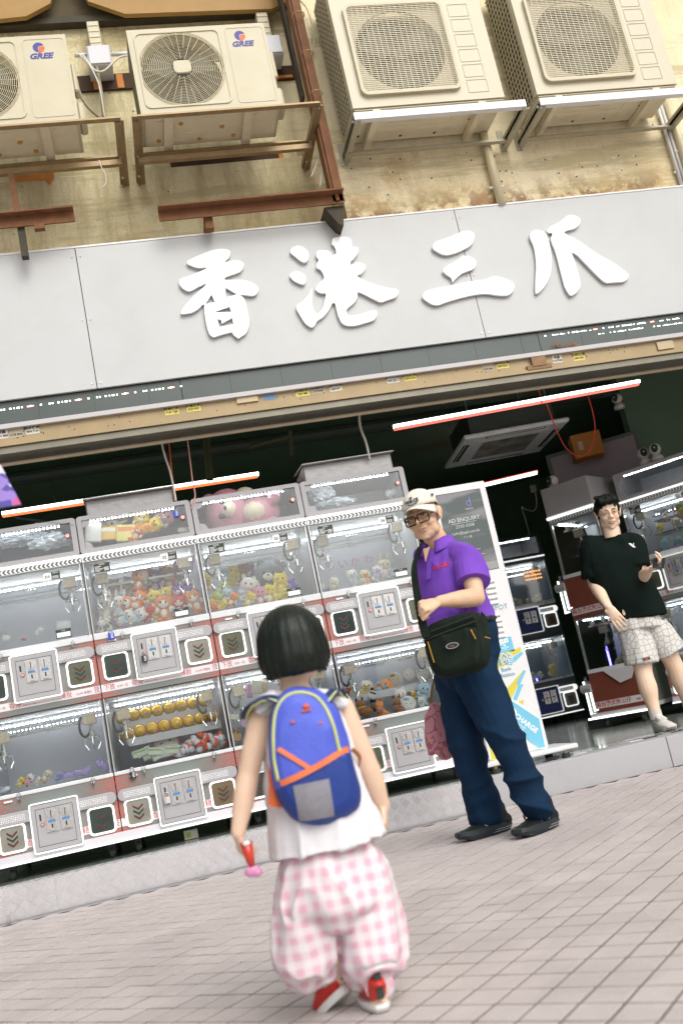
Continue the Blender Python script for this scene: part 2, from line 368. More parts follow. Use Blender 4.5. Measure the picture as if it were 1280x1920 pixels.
bp = n.nodes.new('ShaderNodeBump'); bp.inputs['Strength'].default_value = .5; bp.inputs['Distance'].default_value = .012; L(mth('SUBTRACT', nz(18, 8), mth('MULTIPLY', hol, .6)), bp.inputs['Height']); L(bp.outputs[0], b.inputs['Normal'])
M_wall = m
YWL, YWR, XC = 5.9, 5.6, 1.64
wall = empty('facade_wall'); tag(wall, 'stained beige concrete wall with pits and plaster scars above the sign', kind='structure')
MB().use(M_wall).box(-6, XC, YWL, YWL+.3, 2.75, 9).build('recessed_wall', wall)
MB().use(M_wall).box(XC, 10, YWR, YWR+.6, 3.6, 9).build('projecting_wall', wall)
# shallow ledges and repair patches cast on the wall
M_ledge = M_wall
MB().use(M_wall).box(-6, XC-.001, YWL-.035, YWL, 3.6, P(100, 350, YWL).z+.05).build('render_band', wall, bevel=.01)
# piers left and right beyond the frame, shop room
M_room = mat('dark_green_wall_paint', (.09, .165, .095), .75, var=.15, vscale=3)  # green tone of the interior shadows put into the wall colour
M_roomr = mat('dark_green_partition', (.11, .175, .115), .7, var=.1, vscale=2)  # same shadow green put into the partition colour
room = empty('shop_room'); tag(room, 'dark interior walls and ceiling of the shop', kind='structure')
MB().use(M_room).box(-5.2, -5, 5.8, 12.5, 0, 3.6).build('side_wall', room)
MB().use(M_room).box(9, 9.2, 5.8, 12.5, 0, 3.6).build('side_wall', room)
MB().use(M_room).box(-5, 9, 12.4, 12.6, 0, 3.6).build('back_wall', room)
MB().use(M_room).box(-5, 9, 5.95, 12.5, 3.35, 3.5).build('ceiling', room)
q0 = P(1170, 770, 8.2); MB().use(M_roomr).box(q0.x, 9, 8.2, 8.3, SF, 3.35).build('partition', room)
MB().use(M_wall).box(-10, -4.5, 5.6, 6.2, 0, 3.6).build('left_pier', wall)
MB().use(M_wall).box(8, 12, 5.6, 6.2, 0, 3.6).build('right_pier', wall)
# ------------------------------------------------------------------ signboard
YS, ZS0, ZS1 = 5.56, 2.848, 3.77
sign = empty('shop_sign', (0, YS, 0)); tag(sign, 'long pale grey shop signboard with four thick white Chinese characters', 'shop sign')
M_sign = mat('sign_panel', (.51, .53, .53), .45, .0, var=.035, vscale=2.2, dirt=(.40, .40, .38), dscale=1.4, damt=.35)
M_signl = mat('sign_letter', (.86, .86, .87), .35)
xs = [-5.0, -2.55, -.11, 2.358, 4.83, 8]
for a, c in zip(xs, xs[1:]):
    MB().use(M_sign).box(a+.0025, c-.0025, 0, .02, ZS0, ZS1).build('panel', sign)
MB().use(M_white).box(-5, 8, -.004, .035, ZS1+.001, ZS1+.012).build('top_trim', sign)
MB().use(M_dark).box(-5, 8, .021, .05, ZS0, ZS1).build('backing', sign)
sc_mb = MB().use(M_chrome)
for a in xs[1:-1]:
    for s in (-1, 1):
        for z in (ZS0+.03, ZS0+.44, ZS1-.06): sc_mb.ell((a+s*.025, -.001, z), .006, 6, 4)
tag(sc_mb.build('screws', sign), kind='stuff')
G = []
def stroke(pts, ox, oy, k, depth=.035, holes=None):
    """raised stroke: outline measured on the photo, brought to the sign's plane and smoothed"""
    q = [P(ox+x/k, oy+y/k, YS-.035) for x, y in pts]; q = [(p.x, p.z) for p in q]
    return q
def chaikin(p, it=1):
    for _ in range(it):
        o = []; nn = len(p)
        for i in range(nn):
            a, c = p[i], p[(i+1) % nn]; d = math.hypot(c[0]-a[0], c[1]-a[1])
            o += [(a[0]*.8+c[0]*.2, a[1]*.8+c[1]*.2), (a[0]*.2+c[0]*.8, a[1]*.2+c[1]*.8)]
        p = o
    return p
def letter(strokes, ox, oy, label):
    root = empty('sign_character', (0, -.035, 0)); root.parent = sign; root.name = 'letter'; root['label'] = label
    k = 1280/240
    for st in strokes:
        holes = st[1] if isinstance(st, tuple) else []
        out = chaikin(stroke(st[0] if isinstance(st, tuple) else st, ox, oy, k))
        c = bpy.data.curves.new('stroke', 'CURVE'); c.dimensions = '2D'; c.fill_mode = 'BOTH'; c.extrude = .008; c.bevel_depth = .001; c.bevel_resolution = 0; c.offset = -.0045
        for poly in [out]+[stroke(h, ox, oy, k) for h in holes]:
            s = c.splines.new('POLY'); s.points.add(len(poly)-1); s.use_cyclic_u = True
            for i, (x, z) in enumerate(poly): s.points[i].co = (x, z, 0, 1)
        o = bpy.data.objects.new('s', c); COL.objects.link(o)
        me = bpy.data.meshes.new_from_object(o.evaluated_get(bpy.context.evaluated_depsgraph_get()))
        bpy.data.objects.remove(o); me.materials.clear(); me.materials.append(M_signl)
        o = link('stroke', me, root); o.rotation_euler = (PI/2, 0, 0); o.location = (0, .019, 0)
    return root
letter([([(158, 300), (330, 225), (430, 190), (520, 178), (580, 190), (607, 215), (600, 262), (580, 290), (545, 316), (600, 300), (650, 294), (700, 300), (740, 330), (735, 375), (705, 422), (548, 474), (548, 494), (640, 490), (740, 493), (820, 520), (885, 565), (885, 610), (860, 650), (820, 664), (750, 655), (700, 650), (735, 670), (757, 720), (775, 800), (797, 900), (788, 980), (760, 1040), (710, 1068), (683, 1095), (620, 1050), (612, 1025), (500, 1055), (430, 1080), (385, 1050), (362, 990), (340, 890), (328, 790), (332, 740), (290, 790), (210, 835), (97, 848), (97, 808), (160, 720), (260, 620), (362, 535), (275, 575), (210, 612), (170, 617), (120, 590), (80, 548), (80, 486), (200, 445), (300, 405), (360, 375), (300, 383), (250, 380), (158, 340)],
         [[(557, 585), (557, 664), (650, 640)], [(408, 658), (360, 730), (435, 715)], [(465, 815), (585, 775), (598, 812)], [(478, 898), (492, 962), (620, 935), (612, 888), (505, 945), (500, 903)]])], 320, 430, 'leftmost character of the sign, with a box shape at its foot')
letter([[(75, 240), (110, 210), (160, 200), (215, 220), (260, 260), (272, 310), (262, 360), (225, 385), (180, 370), (120, 320), (68, 278)],
        [(68, 490), (110, 460), (160, 460), (215, 485), (243, 530), (240, 575), (215, 605), (170, 595), (110, 565), (66, 520)],
        [(300, 600), (305, 680), (305, 810), (325, 870), (350, 890), (400, 820), (418, 740), (430, 690), (390, 692), (340, 670), (318, 640), (345, 590), (415, 535), (400, 490), (375, 450), (330, 435), (335, 385), (358, 352), (328, 310), (335, 262), (380, 245), (450, 252), (485, 270), (495, 300), (535, 285), (525, 240), (510, 210), (482, 195), (497, 130), (540, 115), (640, 113), (680, 130), (698, 165), (700, 215), (740, 213), (770, 235), (760, 290), (720, 340), (685, 370), (683, 400), (740, 368), (800, 378), (840, 400), (830, 450), (800, 490), (742, 512), (850, 565), (960, 605), (1080, 630), (1140, 635), (1170, 660), (1155, 710), (1130, 735), (1060, 755), (985, 785), (930, 760), (752, 670), (760, 715), (730, 780), (640, 848), (657, 908), (760, 895), (860, 860), (920, 845), (950, 862), (955, 905), (920, 960), (840, 985), (720, 1018), (630, 1015), (580, 980), (545, 900), (515, 765), (470, 860), (410, 930), (350, 965), (330, 1010), (292, 1040), (220, 990), (170, 910), (130, 840), (138, 795), (190, 770), (250, 700)]],
       530, 420, 'second character of the sign, the one with most strokes')
letter([[(205, 345), (235, 270), (360, 235), (480, 185), (530, 162), (600, 163), (640, 185), (648, 225), (630, 290), (590, 330), (480, 385), (380, 415), (310, 408)],
        [(312, 570), (345, 520), (440, 470), (520, 412), (580, 412), (640, 440), (668, 480), (650, 535), (620, 560), (530, 590), (480, 625), (410, 700), (410, 645), (350, 605)],
        [(105, 835), (135, 770), (200, 748), (400, 708), (600, 665), (740, 650), (840, 608), (950, 640), (1020, 670), (1050, 715), (1030, 780), (980, 820), (880, 820), (760, 800), (620, 815), (480, 850), (380, 880), (270, 920), (200, 905)]],
       770, 400, 'third character of the sign, made of three bars')
letter([[(60, 330), (90, 270), (130, 255), (200, 270), (245, 300), (265, 360), (285, 450), (300, 560), (290, 700), (250, 800), (185, 885), (125, 918), (122, 800), (135, 600), (110, 430)],
        [(230, 270), (270, 225), (370, 180), (430, 125), (470, 105), (540, 118), (590, 155), (575, 215), (530, 255), (415, 282), (460, 320), (500, 330), (600, 390), (750, 500), (900, 580), (1040, 680), (1076, 720), (1050, 765), (1010, 790), (900, 795), (840, 802), (780, 765), (490, 465), (540, 620), (575, 740), (588, 830), (540, 905), (478, 935), (420, 850), (380, 700), (330, 500), (270, 350), (300, 300), (255, 298)]],
       980, 380, 'rightmost character of the sign, with four long splayed strokes')
# LED ticker under the panels
tick = empty('led_ticker', (0, 5.585, 0)); tag(tick, 'dark LED ticker strip with tiny lit specks running under the signboard', 'led ticker')
zt1 = ZS0-.004; zt0 = P(185, 772, 5.585).z
M_tick = mat('ticker_face', (.065, .085, .082), .35, var=.1, vscale=3)
xa = -5.0
for a, c in ((-5, P(333, 690, 5.585).x), (P(333, 690, 5.585).x, P(1010, 640, 5.585).x), (P(1010, 640, 5.585).x, 8)):
    MB().use(M_tick).box(a+.002, c-.002, 0, .05, zt0, zt1).build('display_panel', tick)
    k = max(a, -1.4)+.3
    while k < min(c, 3.6)-.1: MB().use(M_dark).box(k-.0008, k+.0008, -.0006, .0, zt0, zt1).build('panel_seam', tick); k += .32
MB().use(mat('lip_white', (.50, .49, .49), .5)).box(-5, 8, -.012, .06, zt0-.029, zt0-.0015).build('edge_trim', tick)
tl = MB(); rr_ = random.Random(5); M_lt = emis('ticker_green_white', (.8, 1, .9), 3); M_lr = emis('ticker_red', (1, .12, .05), 3)
def specks(xa, xb, z, step, dens):
    x = xa
    while x < xb:
        if rr_.random() < dens: 
            tl.use(M_lt).box(x, x+rr_.uniform(.004, .013), -.002, -.0005, z-.004, z+rr_.uniform(-.001, .005))
        x += step
zl = zt1-.045
x = -2.6
while x < P(333, 720, 5.585).x-.05:
    for dx, ww in ((0, .01), (.018, .008), (.05, .012), (.075, .006), (.092, .016), (.118, .008), (.225, .01)): tl.use(M_lt).box(x+dx, x+dx+ww, -.002, -.0005, zl-.004, zl+.005)
    tl.use(M_lr).box(x+.15, x+.165, -.002, -.0005, zl-.004, zl+.004); tl.use(M_lt).box(x+.165, x+.178, -.002, -.0005, zl-.003, zl+.005); tl.use(M_lr).box(x+.178, x+.19, -.002, -.0005, zl-.003, zl+.004); x += .275
xr = P(1020, 630, 5.585).x
for q in range(4):
    specks(xr+q*.42, xr+.33+q*.42, zt1-.03, .014, .7); tl.use(M_lr).box(xr+.35+q*.42, xr+.38+q*.42, -.002, -.0005, zt1-.034, zt1-.026)
    specks(xr+.35+q*.42, xr+.7+q*.42, zt1-.065, .014, .7)
tag(tl.build('lit_pixels', tick), kind='stuff')
tf = MB().use(mat('dry_leaf', (.45, .17, .03), .9)); 
for q in range(26):
    a = P(1040+rr_.uniform(0, 45), 648, 5.57); tf.tube([a+Vector((0, 0, -.004)), a+Vector((rr_.uniform(-.03, .03), rr_.uniform(-.01, .005), rr_.uniform(.0, .03)))], .002, 4)
tag(tf.build('dry_grass_tuft'), 'small tuft of dry orange weeds caught on the ticker edge', 'weeds')
# shutter housing
YH = 5.60
zh1 = zt0-.01; zh0 = P(200, 815, YH).z
M_tan = mat('tan_shutter_steel', (.36, .275, .15), .5, .1, var=.12, vscale=4, dirt=(.30, .20, .09), dscale=7, damt=.4)
hous = empty('shutter_housing', (0, YH, 0)); tag(hous, 'tan steel roller shutter housing plastered with small locksmith stickers', 'shutter housing')
MB().use(M_tan).box(-5, 8, 0, .22, zh0+.035, zh1).build('cover', hous)
MB().use(M_tan).box(-5, 8, -.015, .2, zh0+.012, zh0+.033).build('guide_rail', hous)
MB().use(mat('old_steel', (.20, .19, .15), .45, .5, var=.15)).box(-5, 8, .0, .16, zh0-.03, zh0+.009).build('bottom_bar', hous)
MB().use(mat('pipe_cream', (.42, .35, .24), .5)).tube([(-4, .10, zh0-.062), (8, .10, zh0-.062)], .012, 8).build('conduit', hous)
mp = MB().use(M_dark)
rr = random.Random(11)
for q in range(60): mp.ell((rr.uniform(-1.5, 3.4), -.0, rr.uniform(zh0+.05, zh1-.03)), .004, 5, 3)
tag(mp.build('bolt_holes', hous), kind='stuff')
M_sty = mat('sticker_yellow', (.70, .60, .12), .5); M_stw = mat('sticker_white', (.62, .60, .52), .5); M_stg = mat('sticker_faded', (.45, .39, .29), .6); M_ink = mat('ink', (.03, .03, .028), .6); M_stb = mat('sticker_blue', (.12, .25, .42), .5)
def sticker(px, py, w, h, mm, l1, l2, lab=None):
    p = P(px, py, YH-.002); r = MB().use(mm).box(-w/2, w/2, -.0008, 0, -h/2, h/2).build('sticker', hous, loc=(p.x, -.0005, p.z))
    if l1: text(l1, h*.42, M_ink, (0, -.0012, h*.2), parent=r, ext=.0003, bold=.0006)
    if l2: text(l2, h*.34, M_ink, (0, -.0012, -h*.22), parent=r, ext=.0003, bold=.0006, sx=.85 if len(l2) > 6 else 1)
    if lab: r['label'] = lab
sticker(322, 769, .084, .056, M_sty, '卷業機械', '9140 1938'); sticker(363, 763, .084, .056, M_sty, '金基機械', '6223 5421')
sticker(4, 814, .07, .056, M_stw, '卓業', '5053 3885'); sticker(31, 811, .08, .056, M_stg, '', '5178 5040'); sticker(61, 805, .078, .056, M_stw, '義亨機械', '9844 7144')
sticker(567, 735, .085, .052, M_sty, '拉閘機械', '9500 3885'); sticker(596, 730, .085, .052, M_stg, '拉閘機械', '5178 5040'); sticker(629, 726, .078, .052, M_stw, '明輝機械', '9608 8971')
sticker(736, 710, .08, .056, M_stw, '義亨機械', '9602 8212'); sticker(768, 706, .08, .056, M_sty, '卓越機械', '6579 0136')
sticker(914, 689, .075, .052, M_stg, '', '5178 5040'); sticker(941, 683, .082, .056, M_sty, '永明拉閘', '5503 8253'); sticker(1044, 673, .068, .052, M_stw, '金基', '9146 9380'); sticker(1084, 668, .08, .056, M_sty, '永明拉閘', '5503 8253')
q = P(505, 743, YH); MB().use(M_stb).prism([(-.04, -.022), (.04, -.022), (.04, .005), (0, .024), (-.04, .005)], -.001, 0).build('sticker', hous, loc=(q.x, -.0005, q.z))
for px, py, ww in ((463, 747, .13), (1245, 648, .12)):
    p = P(px, py, YH); MB().use(mat('tan_plate', (.42, .34, .22), .45, .3)).box(-ww/2, ww/2, -.012, 0, -.028, .028).build('lock_plate', hous, loc=(p.x, 0, p.z))
p = P(1005, 680, YH); MB().use(mat('rusty_brown', (.26, .16, .08), .8, var=.3, vscale=20)).box(-.04, .06, -.025, 0, -.03, .035).box(-.08, .09, -.02, -.001, -.05, -.02).build('hinge_bracket', hous, loc=(p.x, 0, p.z))
# ------------------------------------------------------------------ claw machines
def dots_mat(name, bgc, dotc, invert=False, axis=0, W_=.698):
    m, n, b, L = node_mat(name)
    tc = n.nodes.new('ShaderNodeTexCoord'); sp = n.nodes.new('ShaderNodeSeparateXYZ'); L(tc.outputs['Object'], sp.inputs[0])
    def mth(op, A, B=None, C_=None):
        q = n.nodes.new('ShaderNodeMath'); q.operation = op
        for k, v in enumerate((A, B, C_)):
            if v is None: continue
            (L(v, q.inputs[k]) if not isinstance(v, (int, float)) else setattr(q.inputs[k], 'default_value', v))
        return q.outputs[0]
    X, Z = sp.outputs[axis], sp.outputs[2]
    v = mth('DIVIDE', Z, .0165); row = mth('FLOOR', v); odd = mth('MULTIPLY', mth('MODULO', mth('ABSOLUTE', row), 2), .5)
    u = mth('ADD', mth('DIVIDE', X, .0195), odd)
    fu = mth('MULTIPLY', mth('SUBTRACT', mth('FRACT', u), .5), .0195); fv = mth('MULTIPLY', mth('SUBTRACT', mth('FRACT', v), .5), .0165)
    d = mth('SQRT', mth('ADD', mth('MULTIPLY', fu, fu), mth('MULTIPLY', fv, fv)))
    if invert:
        q = n.nodes.new('ShaderNodeMapRange'); q.inputs[1].default_value = -.2; q.inputs[2].default_value = .2; q.inputs[3].default_value = .0018; q.inputs[4].default_value = .0068; L(Z, q.inputs[0]); R_ = q.outputs[0]
    else:
        e = mth('ABSOLUTE', mth('SUBTRACT', X, W_/2)); q = n.nodes.new('ShaderNodeMapRange'); q.inputs[1].default_value = .10; q.inputs[2].default_value = W_/2; q.inputs[3].default_value = .0010; q.inputs[4].default_value = .0070; L(e, q.inputs[0]); R_ = q.outputs[0]
    s = mth('LESS_THAN', d, R_)
    mi = n.nodes.new('ShaderNodeMix'); mi.data_type = 'RGBA'; L(s, mi.inputs['Factor']); mi.inputs['A'].default_value = (*bgc, 1); mi.inputs['B'].default_value = (*dotc, 1)
    L(mi.outputs['Result'], b.inputs['Base Color']); b.inputs['Roughness'].default_value = .4
    return m
M_dots = dots_mat('dotted_panel_print', (.17, .20, .19), (.62, .08, .045))
M_dotsR = dots_mat('dotted_side_print', (.30, .035, .018), (.07, .075, .05), True)
def holes_mat(name):
    m, n, b, L = node_mat(name)
    tc = n.nodes.new('ShaderNodeTexCoord'); vo = n.nodes.new('ShaderNodeTexVoronoi'); vo.inputs['Scale'].default_value = 105; vo.inputs['Randomness'].default_value = .05; L(tc.outputs['Object'], vo.inputs['Vector'])
    mr = n.nodes.new('ShaderNodeMapRange'); mr.inputs[1].default_value = .42; mr.inputs[2].default_value = .55; mr.inputs[3].default_value = 1; mr.inputs[4].default_value = .05; L(vo.outputs['Distance'], mr.inputs[0])
    b.inputs['Base Color'].default_value = (.4, .4, .41, 1); b.inputs['Emission Color'].default_value = (.95, 1, .97, 1)
    mu = n.nodes.new('ShaderNodeMath'); mu.operation = 'MULTIPLY'; mu.inputs[1].default_value = 1.0; L(mr.outputs[0], mu.inputs[0]); L(mu.outputs[0], b.inputs['Emission Strength'])
    return m
M_ledgrid = holes_mat('led_dot_panel')
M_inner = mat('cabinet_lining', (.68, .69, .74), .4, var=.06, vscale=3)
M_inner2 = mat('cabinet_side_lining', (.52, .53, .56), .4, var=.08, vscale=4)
M_lip = mat('lip_grey', (.47, .46, .49), .4)
M_clear = glassmat('clear_acrylic', (.90, .93, .92), 1, .08, .05)
M_sill = mat('acrylic_sill', (.66, .68, .70), .18, var=.06, vscale=30)
M_chute = mat('smoked_chute_door', (.19, .175, .135), .12, var=.35, vscale=6)
M_arr = mat('arrow_maroon', (.09, .022, .018), .5); M_arg = mat('arrow_green', (.010, .04, .03), .5)
M_coin = mat('coin_mech_steel', (.62, .62, .62), .25, .7, var=.15, vscale=60); M_bluel = mat('blue_label', (.07, .22, .48), .5)
M_gold = mat('cream_coil_housing', (.62, .53, .40), .4, var=.25, vscale=25); M_steel = mat('brushed_claw_steel', (.70, .70, .68), .25, .8)
M_band = mat('chevron_grey', (.07, .085, .09), .5); M_bandw = mat('chevron_white', (.80, .82, .82), .5)
M_strip = mat('text_strip_white', (.70, .68, .70), .5); M_redt = mat('red_lettering', (.42, .03, .025), .5)
M_cable = mat('black_curly_cable', (.045, .055, .05), .5)
W, D = .698, .75
LEDs = emis('inner_led', (.93, .97, 1), 30)
def claw(root, cx, cy, zt, flip=1, s=1):
    b = MB().use(M_gold).box(-.036*s, .036*s, -.035, .035, -.052, 0)
    b.use(M_coin).box(-.04*s, .04*s, -.038, .038, 0, .012)
    o = b.build('claw', root, loc=(cx, cy, zt), bevel=.003)
    c = MB().use(M_steel).tube([(0, 0, -.052), (0, 0, -.09)], .011, 8).tube([(0, 0, -.09), (0, 0, -.13)], .019, 10); c.use(M_coin).tube([(0, 0, -.13), (0, 0, -.145)], .013, 8)
    c.build('claw_motor', o)
    pr_ = MB().use(M_steel).tube([(.012, 0, -.11), (.045, 0, -.125), (.052, 0, -.165), (.03, 0, -.20)], .0042, 6).tube([(.012, 0, -.135), (.046, 0, -.13)], .003, 5)
    me = pr_.mesh('prong')
    for k in range(3): q = link('prong', me, o); q.rotation_euler = (0, 0, k*2*PI/3+.6)
    pts = [(flip*(-.055+.055*math.cos(a))*1.0-.0, -.01, -.02-.10*math.sin(a)) for a in [PI*i/10 for i in range(11)]]
    pts = [(-flip*.045, -.02, .0), (-flip*.062, -.02, -.04), (-flip*.06, -.02, -.09), (-flip*.04, -.02, -.118), (-flip*.015, -.01, -.105), (0, 0, -.07)]
    MB().use(M_cable).tube(smooth_pts(pts, 4), .0072, 7).build('cable', o, smooth=True)
    return o
def smooth_pts(p, k=4):
    p = [Vector(q) for q in p]; o = []
    for i in range(len(p)-1):
        a = p[max(i-1, 0)]; b = p[i]; c = p[i+1]; d = p[min(i+2, len(p)-1)]
        for j in range(k):
            t = j/k; o.append(.5*((2*b)+(-a+c)*t+(2*a-5*b+4*c-d)*t*t+(-a+3*b-3*c+d)*t**3))
    o.append(p[-1]); return o
def hexp(cx, cz, r, n=12): return [(cx+r*math.cos(2*PI*i/n), cz+r*math.sin(2*PI*i/n)) for i in range(n)]
def chute(root, x0, z0, w_=.152, h_=.155, neon=M_led):
    b = MB().use(M_chute).prism(rrect(.008, w_-.008, .008, h_-.008, .02), -.004, .0).build('prize_door', root, loc=(x0, 0, z0))
    MB().use(neon).ring(rrect(0, w_, 0, h_, .026), rrect(.0115, w_-.0115, .0115, h_-.0115, .018), -.011, -.0005).build('light_frame', b)
    for k, mm in ((0, M_arr), (1, M_arg), (2, M_arr)):
        zc = h_*.66-k*.027; x = w_/2; t = .0085
        MB().use(mm).prism([(x-.029, zc+.016), (x, zc-.006), (x+.029, zc+.016), (x+.029, zc+.016-t*1.4), (x, zc-.006-t*1.4), (x-.029, zc+.016-t*1.4)], -.0055, -.0042).build('arrow', b)
    return b
def coin_door(root, x0, z0, w_=.27, h_=.275, neon=M_led, M_p=None):
    o = MB().use(M_p or M_frame).box(.012, w_-.012, -.03, 0, .012, h_-.012).build('coin_door', root, loc=(x0, 0, z0))
    MB().use(neon if M_p else M_led2).ring(rrect(0, w_, 0, h_, .012, 3), rrect(.0075, w_-.0075, .0075, h_-.0075, .008, 3), -.034, -.002).build('light_frame', o)
    MB().use(M_dark).ring([(.032, .035), (w_-.032, .035), (w_-.032, h_-.035), (.032, h_-.035)], [(.034, .037), (w_-.034, .037), (w_-.034, h_-.037), (.034, h_-.037)], -.0312, -.03).build('door_gap', o)
    for k in (0, 1):
        xm = .085+k*.077; b = MB().use(M_coin).box(xm, xm+.063, -.036, -.03, h_-.17, h_-.043)
        b.prism(hexp(xm+.0315, h_-.073, .024, 14), -.042, -.036)
        b.use(M_dark).box(xm+.0295, xm+.0335, -.0435, -.042, h_-.093, h_-.053)
        b.use(M_bluel).box(xm+.012, xm+.051, -.039, -.036, h_-.117, h_-.104)
        b.use(M_dark).box(xm+.027, xm+.035, -.0372, -.036, h_-.15, h_-.127)
        b.use(M_coin).box(xm+.018, xm+.046, -.044, -.036, h_-.163, h_-.153)
        b.build('coin_slot_plate', o)
    b = MB().use(M_dark).box(.052, .061, -.0312, -.03, h_-.10, h_-.065); b.build('latch_slot', o)
    b = MB().use(M_red).prism(hexp(.065, h_-.122, .0115), -.034, -.03); b.use(M_coin).prism(hexp(.065, h_-.122, .008), -.037, -.034); b.build('lock', o)
    return o
M_led2 = emis('led_white_soft', (.97, 1, .96), .45)
M_lined = mat('led_face', (.85, .87, .86), .4, emit=(.95, 1, .96), es=.25)
def pill(root, x0, z0, right=False):
    w_, h_ = .24, .066
    pts = rrect(0, w_, 0, h_, .0325, 8)
    if right: pass
    b = MB().use(M_frame).prism(pts, -.022, 0).build('lamp_housing', root, loc=(x0, 0, z0), bevel=.003)
    xa = .03 if not right else .035
    MB().use(M_ledgrid).prism(rrect(xa, xa+.155, .014, .052, .012, 4), -.0232, -.0222).build('led_grid', b)
def caster(root, x, y):
    b = MB().use(M_black).box(-.018, .018, -.02, .02, .062, .083).box(-.017, -.012, -.012, .014, .02, .065).box(.012, .017, -.012, .014, .02, .065)
    o = b.build('caster', root, loc=(x, y, 0))
    MB().use(M_rubber).cyl((-.010, 0, .029), (.010, 0, .029), .028, 14).use(M_alu).cyl((-.0108, 0, .029), (.0108, 0, .029), .013, 10).build('wheel', o)
def level(root, z0, z1, zg1, claws=True):
    """one playing compartment between z0 and z1"""
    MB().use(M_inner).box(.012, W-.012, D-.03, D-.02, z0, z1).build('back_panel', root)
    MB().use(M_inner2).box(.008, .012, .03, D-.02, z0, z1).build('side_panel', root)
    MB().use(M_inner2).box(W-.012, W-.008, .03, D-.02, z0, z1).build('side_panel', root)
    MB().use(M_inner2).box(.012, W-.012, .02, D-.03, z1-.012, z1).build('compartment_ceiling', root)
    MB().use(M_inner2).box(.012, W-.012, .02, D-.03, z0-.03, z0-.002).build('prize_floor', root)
    MB().use(M_glass).box(.022, W-.022, .006, .010, z0, zg1).build('front_glass', root)
    for x in (.0, W-.022): MB().use(M_alu).box(x+.003, x+.009, .0, .02, z0-.002, z1).use(M_clear).box(x+.012, x+.0205, .004, .016, z0, z1).build('corner_post', root)
    led = MB().use(M_alu).box(.03, W-.03, .30, .33, z1-.045, z1-.02)
    led.build('led_rail', root)
    e = MB().use(LEDs)
    for k in range(26): x = .05+k*(W-.1)/25; e.box(x, x+.010, .292, .2995, z1-.042, z1-.034)
    for k in range(26): x = .05+k*(W-.1)/25; e.box(x, x+.006, .60, .605, z1-.06, z1-.055)
    tag(e.build('led_row', root), kind='stuff')
    MB().use(M_coin).box(.08, W-.08, .42, .44, z1-.10, z1-.085).build('gantry_rail', root)
    MB().use(M_clear).box(.32, .375, .30, .45, z1-.115, z1-.03).build('gantry_carriage', root)
    if claws:
        claw(root, .098, .13, zg1-.07, 1); claw(root, W-.098, .13, zg1-.06, 1)
